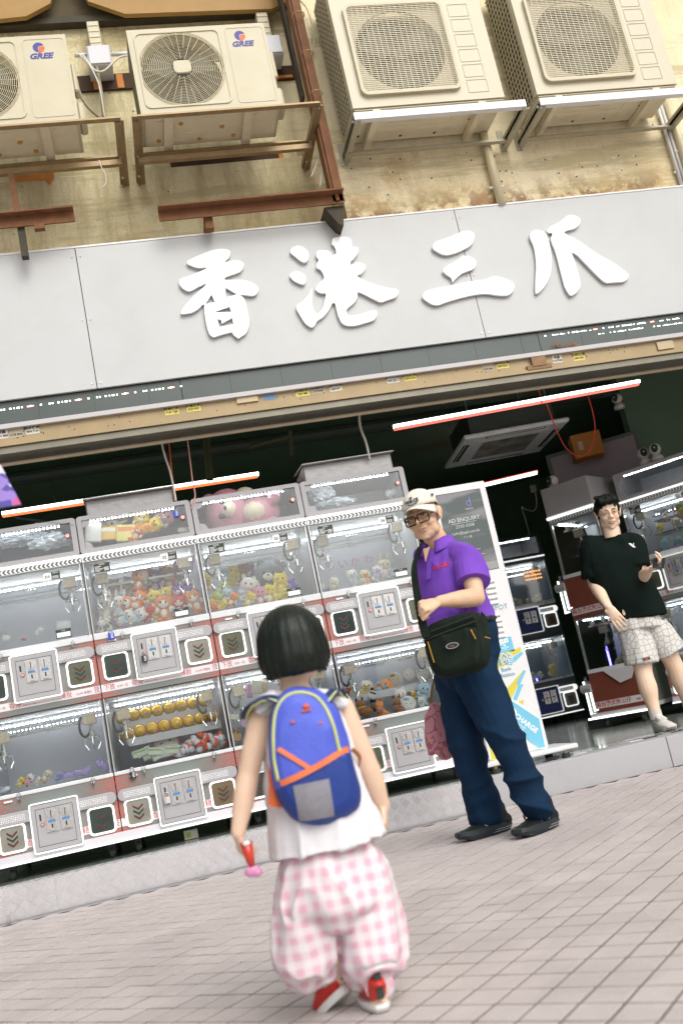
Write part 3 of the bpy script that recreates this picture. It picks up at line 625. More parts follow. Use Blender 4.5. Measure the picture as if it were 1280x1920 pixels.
def make_machine():
    root = empty('claw_machine')
    MB().use(M_lip).box(.004, W-.004, .03, D, .085, .128).build('base_frame', root)
    MB().use(M_led).box(0, W, -.030, -.018, .083, .095).build('bottom_light', root)
    MB().use(M_lip).add([(0, -.018, .083), (W, -.018, .083), (W, .03, .128), (0, .03, .128), (0, -.018, .093), (W, -.018, .093), (W, .0, .135), (0, .0, .135), (0, .03, .083), (W, .03, .083)],
        [(4, 5, 6, 7), (0, 1, 5, 4), (0, 8, 9, 1), (7, 6, 2, 3)]).build('foot_plate', root)
    for x in (.075, W-.075):
        for y in (.07, .66): caster(root, x, y)
    for zb, zt in ((.128, .445), (.896, 1.238)):
        MB().use(M_dots).box(.003, W-.003, .0, .02, zb, zt).build('printed_panel', root)
        MB().use(M_dark).box(.0, W, .02, .03, zb-.005, zt).build('panel_backing', root)
        st = MB().use(M_strip).box(.003, W-.003, -.0006, 0, zb+.033, zb+.077).build('text_strip', root)
        zt_ = zb+.055
        text('下放', .040, M_redt, (.05, -.0012, zt_), parent=st, ext=.0002, sx=.8); text('日多一百', .016, M_redt, (.125, -.0012, zt_-.004), parent=st, ext=.0002)
        text('香港', .042, M_redt, (.212, -.0012, zt_), parent=st, ext=.0002, sx=.85); text('幸運台夾公仔機 HONG KONG STYLE CLAW', .011, M_redt, (.36, -.0012, zt_-.010), parent=st, ext=.0002)
        text('薄脫', .040, M_redt, (.50, -.0012, zt_), parent=st, ext=.0002, sx=.8); text('CLAW 幸運台', .018, M_redt, (.60, -.0012, zt_-.004), parent=st, ext=.0002, sx=.8); text('技', .042, M_redt, (.675, -.0012, zt_), parent=st, ext=.0002, sx=.8)
        zz = zb-.005 if zb < .5 else zb+.06
    for zc in (.118, .962):
        coin_door(root, .214, zc-.004)
        chute(root, .030, zc+.030); chute(root, .520, zc+.026)
        pill(root, .004, zc+.18+.0); pill(root, .474-.02, zc+.18, True)
    for zs in (.445, 1.238):
        MB().use(M_sill).box(.003, W-.003, -.006, .03, zs, zs+.040 if zs > 1 else zs+.022).build('sill', root, bevel=.003)
        for x in (.17, .58):
            b = MB().use(M_clear).ell((0, -.02, .0), (.013, .010, .018), 10, 6).box(-.004, .004, -.014, -.004, -.035, -.015); b.build('hinge_knob', root, loc=(x, 0, zs+.004))
        MB().use(M_white).box(.085, .13, -.008, 0, zs-.022, zs-.012).build('latch', root)
    level(root, .467, .893, .88); level(root, 1.278, 1.72, 1.712)
    MB().use(M_bandw).box(.002, W-.002, -.006, .02, 1.716, 1.748).build('chevron_band', root)
    MB().use(M_led).box(.0, W, -.014, .004, 1.750, 1.764).build('top_light', root)
    # storage box with glazed lid
    h = MB().use(M_frame).ring(rrect(.003, W-.003, 1.766, 2.0, .02, 5), sum([[p]*6 for p in ((.663, 1.975), (.034, 1.975), (.034, 1.795), (.663, 1.795))], []), -.008, .03)
    h.build('storage_door', root)
    MB().use(M_frame).box(.003, .02, .031, D-.2, 1.766, 1.995).build('storage_side', root); MB().use(M_frame).box(W-.02, W-.003, .031, D-.2, 1.766, 1.995).build('storage_side', root)
    MB().use(M_inner).box(.02, W-.02, D-.21, D-.2, 1.766, 1.995).build('storage_back', root)
    MB().use(M_frame).box(.003, W-.003, .031, D-.2, 1.996, 2.0).build('storage_top', root); MB().use(M_inner2).box(.003, W-.003, .031, D-.2, 1.766, 1.78).build('storage_floor', root)
    MB().use(M_glass).box(.034, .663, .008, .011, 1.795, 1.975).build('storage_window', root)
    e = MB().use(LEDs)
    for k in range(24): x = .08+k*.022; e.box(x, x+.010, .04, .044, 1.968, 1.974)
    tag(e.build('led_row', root), kind='stuff')
    for z0, q in ((1.975, -1), (1.795, 1)):
        pts = [(.036, z0)]+[(.036+.045*math.cos(a), z0+q*.045*math.sin(a)) for a in [PI/2*i/6 for i in range(7)]]
        MB().use(M_frame).prism(pts, .001, .0065).build('corner_plate', root)
    b = MB().use(M_red).prism(hexp(0, 0, .0145, 14), -.006, .003); b.use(M_white).prism(hexp(0, 0, .0105, 14), -.008, -.006); b.use(M_dark).box(-.0015, .0015, -.0085, -.008, -.005, .005)
    b.build('lock', root, loc=(.638, 0, 1.895))
    return root
M_card = mat('black_notice', (.03, .045, .035), .5); M_cardw = mat('notice_white', (.82, .82, .82), .5)
def chevrons(root, right=False):
    b = MB().use(M_band); n_ = 27; p = (W-.012)/n_; s = 1 if right else -1
    for k in range(n_):
        x = .008+(k+.5)*p; zc = 1.732; h_ = .0135
        b.prism([(x-s*.0115, zc+h_), (x+s*.0005, zc+h_), (x+s*.0120, zc), (x+s*.0005, zc-h_), (x-s*.0115, zc-h_), (x+s*.0000, zc)], -.0066, -.0061)
    tag(b.build('chevron_marks', root), kind='stuff')
def notices(root, num):
    def card(x, z, w_, h_, big):
        o = MB().use(M_card).box(0, w_, -.0008, 0, 0, h_).build('notice_card', root, loc=(x, .0052, z))
        b = MB().use(M_cardw)
        if big:
            for k in range(5): b.box(.006, w_*(.35+.12*((k*7) % 3)), -.0014, -.0008, .006+k*.0075, .0088+k*.0075)
            for k in range(3): b.box(w_*.62, w_*.92, -.0014, -.0008, .008+k*.008, .012+k*.008)
        else:
            for k in range(3): b.box(.004, w_*.8, -.0014, -.0008, .005+k*.006, .0075+k*.006)
        b.build('printed_lines', o)
        tag(o.children[0] if o.children else bpy.data.objects[-1], kind='stuff')
        text('遊戲規則', .009, M_cardw, (w_*.5, -.0014, h_-.008), parent=o, ext=.0002)
    card(.064, 1.640, .095, .056, True); card(.512, 1.647, .050, .045, False)
    o = MB().use(M_cardw).prism(rrect(0, .044, 0, .046, .006, 3), -.002, 0).build('number_plate', root, loc=(.466, .0045, 1.644))
    text(num, .026 if len(num) < 3 else .020, M_ink, (.022, -.0028, .021), parent=o, ext=.0003, bold=.0005)
    o = MB().use(M_card).box(0, .088, -.001, 0, 0, .052).build('price_card', root, loc=(.49, .0052, 1.288))
    MB().use(M_cardw).box(.005, .083, -.0016, -.001, .006, .034).build('blank_field', o)
    text('PRIZE', .009, M_cardw, (.044, -.0016, .044), parent=o, ext=.0002)
def padlock(root, x, z, mm, y=-.05, s=1, label=None):
    b = MB().use(mm).box(-.017*s, .017*s, -.007, .007, -.02*s, .018*s); b.use(M_coin).tube([(-.010*s, 0, .018*s), (-.010*s, 0, .034*s), (-.005*s, 0, .041*s), (.005*s, 0, .041*s), (.010*s, 0, .034*s), (.010*s, 0, .018*s)], .0028*s, 6)
    b.use(M_cardw)
    for k in range(4): b.box(-.002*s, .012*s, -.0078, -.007, (-.013+k*.0075)*s, (-.0095+k*.0075)*s)
    o = b.build('padlock', root, loc=(x, y, z)); 
    if label: o['label'] = label
    return o
X0 = -.3695
proto = make_machine()
MACH = {}
specs = [('S15', -1, 'claw machine numbered S15 at the left edge, nearly empty upper window', False),
         ('S2', 0, 'claw machine numbered S2, full of orange, purple and yellow plush toys', False),
         ('S3', 1, 'claw machine numbered S3, half behind the child, with yellow plush toys above', False),
         ('S4', 2, 'claw machine numbered S4 behind the man in purple, pink writing on its back wall', True)]
for k, (num, i, lab, rt) in enumerate(specs):
    r = proto if k == 0 else copy_tree(proto)
    r.location = (X0+i*W, YM, SF); MACH[num] = r
    tag(r, lab, 'claw machine', 'claw machines in the front row')
for num, i, lab, rt in specs:
    chevrons(MACH[num], rt); notices(MACH[num], num)
M_plb = mat('padlock_blue', (.02, .07, .50), .35); M_plk = mat('padlock_black', (.02, .025, .022), .4); M_pls = mat('padlock_silver', (.62, .62, .62), .3, .6)
padlock(MACH['S2'], .105, 1.245, M_plb, -.016, label='blue combination padlock'); padlock(MACH['S2'], .602, 1.925, M_plb, .0, label='blue combination padlock')
padlock(MACH['S2'], .275, 1.075, M_plk, -.045, label='black combination padlock'); padlock(MACH['S2'], .275, .255, M_pls, -.045, label='silver padlock'); padlock(MACH['S2'], .105, .432, M_plk, -.016, label='black combination padlock')
tones = [mat('smoked_glass_%s' % k, c, .10, var=.4, vscale=5) for k, c in (('brown', (.16, .125, .08)), ('olive', (.10, .11, .075)), ('dark', (.035, .05, .045)), ('grey', (.24, .235, .20)))]  # brownish reflections put into the glass colour, one tone per door
rt_ = random.Random(12)
for nm_, mc in MACH.items():
    for c in kids(mc):
        if c.name.startswith('prize_door'):
            me = c.data.copy(); me.materials[0] = rt_.choice(tones); c.data = me
# acrylic shelves
def shelf(mc, z, y0=.26, y1=.70, x0=.10, x1=.66):
    MB().use(M_clear).box(x0, x1, y0, y1, z-.006, z).build('acrylic_shelf', MACH[mc])
    MB().use(M_inner2).box(x0, x1, y0-.004, y0, z-.045, z).build('shelf_front', MACH[mc])
# ------------------------------------------------------------------ other machines inside the shop
def at_local(root_loc, rz, v): c, s = math.cos(rz), math.sin(rz); return Vector((root_loc[0]+v[0]*c-v[1]*s, root_loc[1]+v[0]*s+v[1]*c, root_loc[2]+v[2]))
RZ = math.radians(-50)
base_proto = copy_tree(MACH['S3'])
tag(base_proto, 'claw machine facing obliquely left behind the young man with white plush on its shelves', 'claw machine'); base_proto['group'] = 'claw machines deeper in the shop'
base_proto.location = (3.90, 7.33, SF); base_proto.rotation_euler = (0, 0, RZ); RM = base_proto
for c in list(kids(RM)):                      # its own notices: drop the S3 plate lettering
    if c.name.startswith('number_plate'):
        for g_ in kids(c): bpy.data.objects.remove(g_)
        text('521', .020, M_ink, (.022, -.0028, .021), parent=c, ext=.0003)
    if c.name.startswith('chevron_marks'): bpy.data.objects.remove(c)
chevrons(RM, True)
BM = copy_tree(MACH['S3']); BM.location = (3.47, 9.75, SF); tag(BM, 'dim claw machine glowing blue far inside the shop beside the white charging kiosk', 'claw machine', 'claw machines deeper in the shop')
M_bluedoor = mat('blue_lit_door', (.03, .06, .30), .4); M_dkframe = mat('dark_powder_coat', (.05, .06, .065), .45); M_dkin = mat('dim_lining', (.16, .20, .24), .4)  # far machine: shade and blue light put into copies of the cabinet colours
for c in list(kids(BM)):
    nm = c.name.split('.')[0]
    if nm in ('number_plate', 'notice_card', 'price_card'):
        for g_ in kids(c): bpy.data.objects.remove(g_)
        bpy.data.objects.remove(c); continue
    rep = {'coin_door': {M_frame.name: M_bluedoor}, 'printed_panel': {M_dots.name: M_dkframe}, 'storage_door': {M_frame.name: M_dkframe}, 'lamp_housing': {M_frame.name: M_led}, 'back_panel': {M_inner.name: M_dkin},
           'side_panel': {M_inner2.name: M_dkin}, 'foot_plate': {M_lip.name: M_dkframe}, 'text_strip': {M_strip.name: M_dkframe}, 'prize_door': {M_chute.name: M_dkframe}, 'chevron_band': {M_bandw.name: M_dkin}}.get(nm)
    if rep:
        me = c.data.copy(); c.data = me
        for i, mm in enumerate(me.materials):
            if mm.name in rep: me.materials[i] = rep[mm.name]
    if nm == 'text_strip':
        for g_ in kids(c): bpy.data.objects.remove(g_)
e = MB().use(mat('back_led_orange', (.5, .2, .02), .5, emit=(1, .35, .05), es=2.5))
for rr_i in range(3):
    for k in range(7): e.box(.43+k*.028, .445+k*.028, .0, .002, 1.60-rr_i*.04, 1.612-rr_i*.04)
q = e.build('lit_notice', BM); tag(q, kind='stuff')
# machine seen from its dotted red side
SMc = empty('claw_machine', (3.335, 7.53, SF), RZ); tag(SMc, 'claw machine showing its red dotted side panels, left of the young man', 'claw machine', 'claw machines deeper in the shop')
Ls, Ws = .42, .66
for zb, zt in ((.128, .445), (.896, 1.238)):
    MB().use(M_dotsR).box(0, Ls, 0, .02, zb, zt).build('side_panel', SMc)
    s_ = MB().use(M_strip).box(0, Ls, -.001, 0, zb+.032, zb+.085).build('text_strip', SMc)
    text('兩台港式夾公仔', .044, M_redt, (.004, -.0016, zb+.059), parent=s_, ext=.0003, align='LEFT', bold=.0006)
    text('夾盡', .02, M_redt, (.35, -.0016, zb+.054), parent=s_, ext=.0003, align='LEFT')
for x0_, x1_ in ((.0, .018), (Ls-.018, Ls)):
    for z0_, z1_ in ((.445, .896), (1.238, 1.716)): MB().use(M_alu).box(x0_, x1_, .0, .018, z0_, z1_).build('corner_post', SMc)
for z0_, z1_ in ((.445, .896), (1.238, 1.716)):
    MB().use(M_glass).box(.018, Ls-.018, .004, .008, z0_+.03, z1_).build('side_glass', SMc)
    MB().use(M_sill).box(0, Ls, -.004, .012, z0_, z0_+.03).build('sill', SMc)
    MB().use(M_inner).box(.0, Ls, Ws-.02, Ws-.01, z0_, z1_).build('inner_panel', SMc)
    MB().use(M_inner2).box(.0, Ls, .02, Ws-.02, z1_-.014, z1_-.002).build('compartment_ceiling', SMc); MB().use(M_inner2).box(.0, Ls, .02, Ws-.02, z0_-.01, z0_+.01).build('prize_floor', SMc)
    e = MB().use(LEDs)
    for k in range(8): e.box(.05, .06, .06+k*.07, .09+k*.07, z1_-.024, z1_-.016)
    tag(e.build('led_row', SMc), kind='stuff')
    c_ = claw(SMc, .17, .16, z1_-.10, -1, 1.15)
    MB().use(M_steel).box(.05, .33, .12, .14, z1_-.085, z1_-.07).tube([(.10, .10, z1_-.06), (.10, .12, z1_-.06)], .02, 12).tube([(.20, .10, z1_-.045), (.20, .12, z1_-.045)], .02, 12).build('gantry_rail', SMc)
MB().use(M_clear).box(.02, .40, .20, .55, 1.42, 1.426).build('acrylic_shelf', SMc)
MB().use(M_bandw).box(0, Ls, -.002, .02, 1.716, 1.748).build('chevron_band', SMc)
b = MB().use(M_dark)
for k in range(16):
    x = .012+k*.0255; zc = 1.732; b.prism([(x+.011, zc+.014), (x+.001, zc+.014), (x-.009, zc), (x+.001, zc-.014), (x+.011, zc-.014), (x+.001, zc)], -.0026, -.0021)
tag(b.build('chevron_marks', SMc), kind='stuff')
MB().use(M_led).box(-.01, Ls, -.012, .01, 1.750, 1.772).build('top_light', SMc)
MB().use(M_frame).box(-.008, Ls, 0, Ws, 1.774, 2.02).build('hood', SMc, bevel=.004)
MB().use(mat('back_steel_dark', (.13, .14, .12), .5, .3)).box(Ls-.004, Ls, .022, Ws, .128, 1.715).build('rear_panel', SMc)
MB().use(M_lip).box(-.06, Ls, -.006, Ws, .095, .128).build('foot_plate', SMc); MB().use(M_ledg).box(-.085, Ls, -.02, -.006, .083, .097).build('bottom_light', SMc)
M_wmetal = mat('white_metal', (.62, .60, .63), .4)
MB().use(M_wmetal).prism([(.14, .445), (.40, .445), (.40, .42), (.36, .35), (.26, .33)], -.012, -.001).build('corner_guard', SMc)
for zc in (.118, .962):
    for (ya, dy, xo, zz0, zz1) in ((.02, .010, -.052, zc-.0, zc+.275), (.02, .012, -.014, zc+.03, zc+.18)):
        b = MB().use(M_ledg).box(xo-.012, xo, ya-.02, ya-.008, zz0, zz1); b.box(xo-.012, xo+.03, ya-.02, ya-.008, zz0, zz0+.011)
        b.build('light_frame', SMc)
    MB().use(mat('cool_grey', (.25, .27, .27), .5)).box(-.052, 0, ya-.01, .30, zc+.005, zc+.27).build('coin_door', SMc)
    MB().use(M_frame).tube([(-.085, .0, zc+.215), (.0, .0, zc+.215)], .034, 12).build('lamp_housing', SMc, smooth=False)
    MB().use(M_clear).ell((-.028, -.01, zc+.295), (.012, .012, .02), 8, 6).box(-.032, -.024, -.014, -.006, zc+.25, zc+.28).build('hinge_knob', SMc)
for x in (.05, .36): caster(SMc, x, .05)
caster(SMc, .3, .5)
# glowing bars standing in for reflections of a blue lamp in the glass
for nm, px, py, Y, h_, lab in (('blue_lamp', 1141, 1234, 7.75, .20, 'short blue glowing lamp tube in the lower case of the red sided machine'), ('blue_lamp', 1010, 1291, 9.98, .24, 'blue glowing lamp tube in the lower case of the dim far machine')):
    p = P(px, py, Y); o = MB().use(emis('blue_glow', (.12, .10, 1), 9 if Y < 9 else 5)).tube([(0, 0, -h_/2), (0, 0, h_/2)], .009, 8).build(nm, None, loc=p); tag(o, lab, 'lamp')
# ------------------------------------------------------------------ ceiling: light tubes, cassette unit, pipes, cables
M_or = emis('tube_orange', (1, .17, .04), 1.6); M_rd = emis('tube_red', (1, .12, .08), 1.4); M_tw = emis('tube_white', (.93, 1, .95), 6)
def tube_light(pa, pb, Z, top, bot, lab, h1=.035, h2=.018):
    a = PZ(*pa, Z); b = PZ(*pb, Z); m_ = (a+b)/2; L_ = (b-a).length; an = math.atan2(b.y-a.y, b.x-a.x)
    r = empty('ceiling_tube_light', m_, an); tag(r, lab, 'tube light')
    MB().use(top).box(-L_/2, L_/2, -.02, .02, 0, h1).build('tube', r); MB().use(bot).box(-L_/2, L_/2-.01, -.02, .02, -h2, -.001).build('coloured_edge', r)
    for s in (-.3, .3): MB().use(M_black).tube([(s*L_, 0, h1), (s*L_, 0, 3.35-Z)], .003, 5).build('hanger', r)
tube_light((738, 803), (1198, 718), 2.7, M_tw, M_rd, 'long white tube light with a red lower edge under the shutter box', .022, .015)
tube_light((5, 966), (485, 891), 2.6, M_tw, M_or, 'long white tube light with an orange lower edge behind the left machines', .022, .014)
tube_light((820, 928), (1007, 884), 2.8, M_rd, M_tw, 'tube light with a red upper edge above the charging kiosk', .012, .024)
# cassette
Zc_ = 2.75; c4 = [PZ(x, y, Zc_) for x, y in ((838, 880), (868, 823), (1065, 788), (1012, 848))]; cen = sum(c4, Vector())/4
ux = ((c4[3]-c4[0])+(c4[2]-c4[1])).normalized(); cs = empty('ceiling_cassette', cen, math.atan2(ux.y, ux.x)); tag(cs, 'square white ceiling air conditioner cassette with a dusty grille', 'ceiling unit')
A_ = .475; M_cas = mat('cassette_white', (.80, .80, .80), .4, var=.05)
MB().use(M_cas).box(-A_, A_, -A_, A_, 0, .04).build('fascia', cs, bevel=.012)
MB().use(mat('cassette_dark', (.05, .06, .05), .6)).box(-.38, .38, -.38, .38, .041, .28).build('housing', cs)
for a in range(4):
    t = Matrix.Rotation(a*PI/2, 4, 'Z'); b = MB().use(M_dark); b.box(-.27, .27, -.44, -.385, -.002, .0, t); b.use(M_cas).box(-.26, .26, -.425, -.418, -.006, -.002, t); b.build('air_slot', cs)
m, n, b, L = node_mat('dusty_grille'); tc = n.nodes.new('ShaderNodeTexCoord'); no = n.nodes.new('ShaderNodeTexNoise'); no.inputs['Scale'].default_value = 5; L(tc.outputs['Object'], no.inputs['Vector'])
rp = n.nodes.new('ShaderNodeValToRGB'); rp.color_ramp.elements[0].position = .35; rp.color_ramp.elements[1].position = .65; rp.color_ramp.elements[0].color = (.10, .09, .05, 1); rp.color_ramp.elements[1].color = (.36, .34, .29, 1); L(no.outputs[0], rp.inputs[0]); L(rp.outputs[0], b.inputs['Base Color'])
MB().use(m).box(-.26, .26, -.26, .26, -.004, -.001).build('grille', cs); MB().use(M_cas).ring([(-.33, -.33), (.33, -.33), (.33, .33), (-.33, .33)], [(-.27, -.27), (.27, -.27), (.27, .27), (-.27, .27)], -.004, -.001, Matrix.Rotation(PI/2, 4, 'X')).build('grille_frame', cs)
for sx, sy in ((-1, -1), (1, -1), (1, 1), (-1, 1)): MB().use(M_alu).tube([(sx*.36, sy*.36, .28), (sx*.36, sy*.36, .6)], .005, 6).build('hanger', cs)
MB().use(mat('old_beige', (.30, .27, .19), .6)).box(.05, .20, -.30, -.15, .05, .20).build('valve_box', cs)
M_pipe = mat('dark_pipe', (.035, .05, .035), .6)
for k, (y_, z_, r_) in enumerate(((6.5, 3.2, .035), (7.1, 3.15, .05), (8.3, 3.2, .06))):
    tag(MB().use(M_pipe).tube([(-4.5, y_, z_), (8, y_, z_)], r_, 10).build('ceiling_pipe'), ('thin dark ceiling pipe nearest the shutter', 'dark ceiling pipe in the middle of the shop', 'thick dark ceiling pipe at the back')[k], 'pipe')
pp = MB().use(M_pipe); a = P(468, 838, 6.6); b_ = P(545, 818, 6.6); c_ = P(547, 855, 6.6)
tag(MB().use(mat('olive_pipe', (.09, .10, .045), .55)).tube([a, b_], .018, 8).tube([b_+Vector((0, 0, .04)), c_], .016, 8).build('elbow_pipe'), 'olive pipe elbow under the ceiling above the third machine', 'pipe')
tag(MB().use(mat('olive_pipe', (.09, .10, .045))).tube([P(385, 800, 6.9), P(394, 900, 6.9)], .028, 10).build('drop_pipe'), 'olive vertical drop pipe under the ceiling', 'pipe')
M_cw = mat('white_cord', (.66, .62, .55), .5); M_co = mat('orange_cord', (.55, .10, .03), .5); M_cr = mat('red_cord', (.60, .05, .04), .5); M_cp = mat('pink_cord', (.62, .30, .26), .5)
def cord(name, pts, Y, r, mm, lab, plug=None):
    q = [P(x, y, Y if not isinstance(Y, (list, tuple)) else Y[i]) for i, (x, y) in enumerate(pts)]
    o = MB().use(mm).tube(smooth_pts(q, 5), r, 6).build(name, smooth=True)
    if plug: 
        p = q[0]; MB().use(M_cw).box(p.x-.025, p.x+.025, p.y-.02, p.y+.02, p.z-.02, p.z+.025).build('plug', o, bevel=.006)
    tag(o, lab, 'cord')
cord('power_cord', [(298, 805), (308, 850), (318, 880), (325, 910), (330, 940)], 5.92, .0075, M_cw, 'white cord hanging from the leftmost plug over machine S2', 1)
cord('power_cord', [(314, 802), (319, 850), (322, 885), (327, 930), (332, 945)], 5.93, .006, M_co, 'orange cord hanging beside the white cord over machine S2', 1)
cord('power_cord', [(340, 755), (348, 800), (355, 850), (361, 900), (366, 930), (358, 955)], 5.90, .005, M_cp, 'pink red cord dropping from the shutter box between machines S2 and S3')
cord('power_cord', [(680, 748), (674, 775), (675, 800), (686, 830), (693, 862)], 5.95, .0085, M_cw, 'white cord hanging to the wrapped box on machine S4', 1)
cord('power_cord', [(662, 752), (672, 780), (676, 795)], 5.96, .004, M_cw, 'thin white cord looped beside the plug above machine S4')
cord('power_cord', [(1022, 752), (1040, 800), (1060, 840), (1085, 855), (1105, 845), (1114, 810), (1112, 780), (1101, 740)], [7.0]*8, .005, M_cr, 'thin red cord looping below the long tube light')
cord('power_cord', [(1000, 705), (1012, 740), (1016, 760)], 6.6, .004, M_cr, 'short red cord going up from the long tube light')
cord('power_cord', [(1002, 920), (1006, 945), (1000, 958), (985, 955), (978, 952), (985, 975), (993, 1005)], 9.9, .006, mat('dim_cord', (.20, .20, .13), .6), 'dim cord on the dark wall above the far machine')
p = P(1000, 916, 9.95); tag(MB().use(mat('dim_cord', (.2, .2, .13))).box(-.03, .03, 0, .03, -.04, .04).build('wall_socket', loc=p), 'small wall socket on the dark back wall', 'socket')
# boxes on top of the machines
M_foil = mat('crinkled_silver_tape', (.42, .42, .42), .4, .3, bump=.35, bscale=26, var=.10, vscale=10); M_kraft = mat('cardboard', (.30, .17, .055), .8, var=.1)
def wrapped_box(px0, py0, px1, py1, h_, lab, y0=.03, y1=.40):
    a = P(px0, py0, YM+y0+.06); c = P(px1, py1, YM+y0+.06); zb = SF+2.001
    o = MB().use(M_foil).box(a.x, c.x, YM+y0+.05, YM+y1, zb, zb+h_).build('wrapped_box', bevel=.008); tag(o, lab, 'box')
    f = MB().use(M_foil).add([(a.x-.01, YM+y0, zb+h_*.96), (c.x+.01, YM+y0, zb+h_*.96), (c.x+.01, YM+y1, zb+h_+.02), (a.x-.01, YM+y1, zb+h_+.02), (a.x-.01, YM+y0, zb+h_*.96+.006), (c.x+.01, YM+y0, zb+h_*.96+.006), (c.x+.01, YM+y1, zb+h_+.026), (a.x-.01, YM+y1, zb+h_+.026)], [(0, 3, 2, 1), (4, 5, 6, 7), (0, 1, 5, 4), (1, 2, 6, 5), (2, 3, 7, 6), (3, 0, 4, 7)]); f.build('lid_flap', o)
    return o
wrapped_box(160, 945, 322, 915, .115, 'carton wrapped in crinkled silver tape lying on machine S2'); wrapped_box(568, 885, 733, 860, .125, 'carton wrapped in crinkled silver tape lying on machine S4')
p = P(1098, 838, 7.9); o = MB().use(mat('kraft_orange', (.42, .16, .03), .8, var=.1)).box(-.13, .13, -.1, .1, -.11, .11).build('cardboard_box', loc=p); o.rotation_euler = (0, 0, -.3); MB().use(M_stg).box(-.08, -.04, -.102, -.1, -.04, .04).build('shipping_label', o); tag(o, 'orange brown cardboard box above the grey screen at the right', 'box')
p = P(1120, 885, 8.0); o = MB().use(mat('screen_frame_green', (.10, .12, .10), .5)).box(-.42, .42, 0, .06, -.28, .28).build('wall_screen', loc=p); o.rotation_euler = (0, 0, -.55); MB().use(mat('pink_grey_screen', (.27, .22, .25), .35)).box(-.385, .385, -.003, -.0005, -.245, .245).build('display', o); tag(o, 'large pinkish grey switched off screen in a dark frame above the machines', 'screen')
M_cam = mat('security_camera_white', (.66, .64, .60), .35)
def sec_cam(p, rz, lab, strap=False):
    o = empty('security_camera', p, rz); tag(o, lab, 'camera')
    MB().use(M_cam).tube([(0, 0, -.055), (0, 0, -.03), (0, 0, 0)], [.05, .05, .03], 14).build('base', o, smooth=True)
    MB().use(M_cam).ell((0, 0, .045), .05, 16, 12).build('head', o, smooth=True); MB().use(M_black).ell((0, -.032, .048), (.03, .026, .036), 14, 10).use(M_cam).ell((0, -.054, .052), .008, 8, 6).build('lens', o, smooth=True)
    return o
sec_cam(P(1207, 858, 7.22)+Vector((0, 0, -.01)), RZ+.5, 'white ball camera on the right machine, left one of the pair'); sec_cam(P(1229, 850, 7.1)+Vector((0, 0, -.01)), RZ+.3, 'white ball camera on the right machine, right one of the pair')
o = sec_cam(P(1038, 912, 7.5), -1.2, 'white ball camera strapped on the hood of the red sided machine'); MB().use(M_cam).box(-.06, -.04, -.04, -.03, -.16, -.05).box(.0, .02, -.05, -.04, -.15, -.04).build('strap', o)
sec_cam(P(1158, 756, 7.9), -.9, 'white ball camera high on the edge of the dark partition')
# power strip under machine
p = P(358, 1562, 6.05); tag(MB().use(M_stw).box(-.04, .04, -.03, .03, -.03, .02).use(mat('lime_label', (.35, .5, .1))).box(-.03, .0, -.031, -.03, -.02, .01).build('adapter', loc=p), 'small pale power adapter on the floor under machine S3', 'adapter')
cord('floor_cord', [(300, 1565), (325, 1573), (345, 1570), (355, 1563)], 6.06, .004, M_black, 'black cord on the floor under machine S3')
cord('floor_cord', [(160, 1594), (180, 1599), (215, 1590), (230, 1580)], 6.06, .004, M_black, 'black cord on the floor under machine S2')
# ------------------------------------------------------------------ charging kiosk
YQ = 5.83; M_kw = mat('kiosk_white', (.70, .71, .72), .35, var=.03)
ka, kb = 1.824, 2.216; kz0, kz1 = .245, 1.974
ko = empty('charging_kiosk', (ka, YQ, SF)); tag(ko, 'tall white charging kiosk with a grey advert screen, behind the man in purple', 'kiosk')
kw = kb-ka
MB().use(M_kw).box(0, kw, 0, .10, kz0-SF, kz1-SF).build('cabinet', ko, bevel=.006)
MB().use(M_kw).box(-.06, kw+.14, -.12, .26, .045, .073).build('base_plate', ko, bevel=.006)
for x in (.0, kw+.06):
    for y in (-.09, .2): MB().use(mat('brass', (.5, .38, .15), .3, .8)).cyl((x, y, .025), (x, y, .045), .012, 10).use(M_rubber).cyl((x, y, 0), (x, y, .027), .026, 12).build('foot', ko)
def K(px, py): q = P(px, py, YQ); return q.x-ka, q.z-SF
sx0, sz1 = K(817, 930); sx1, _ = K(898, 917); _, sz0 = K(932, 1065)
m, n, b, L = node_mat('advert_screen'); tc = n.nodes.new('ShaderNodeTexCoord'); no = n.nodes.new('ShaderNodeTexNoise'); no.inputs['Scale'].default_value = 6; 
mp_ = n.nodes.new('ShaderNodeMapping'); mp_.inputs['Scale'].default_value = (.4, 1, 1.6); L(tc.outputs['Object'], mp_.inputs[0]); L(mp_.outputs[0], no.inputs['Vector'])
rp = n.nodes.new('ShaderNodeValToRGB'); rp.color_ramp.elements[0].position = .42; rp.color_ramp.elements[1].position = .56; rp.color_ramp.elements[0].color = (.075, .10, .10, 1); rp.color_ramp.elements[1].color = (.22, .215, .23, 1); L(no.outputs[0], rp.inputs[0]); L(rp.outputs[0], b.inputs['Base Color']); b.inputs['Roughness'].default_value = .12
scn = MB().use(m).box(sx0, sx1, -.002, 0, sz0, sz1).use(M_dark).ring([(sx0-.003, sz0-.003), (sx1+.003, sz0-.003), (sx1+.003, sz1+.003), (sx0-.003, sz1+.003)], [(sx0, sz0), (sx1, sz0), (sx1, sz1), (sx0, sz1)], -.0025, 0).build('screen', ko)
M_st = mat('screen_text', (.42, .45, .45), .5, emit=(.8, .9, .85), es=.12); M_sv = mat('screen_violet', (.16, .16, .36), .5, emit=(.2, .2, .6), es=.12)
def kt(s, px, py, size, mm, par=None, tilt=0, **k):
    x, z = K(px, py); t = text(s, size, mm, (x, -.003, z), parent=par or scn, ext=.0003, **k); 
    if tilt: t.rotation_euler = (PI/2, tilt, 0)
    return t
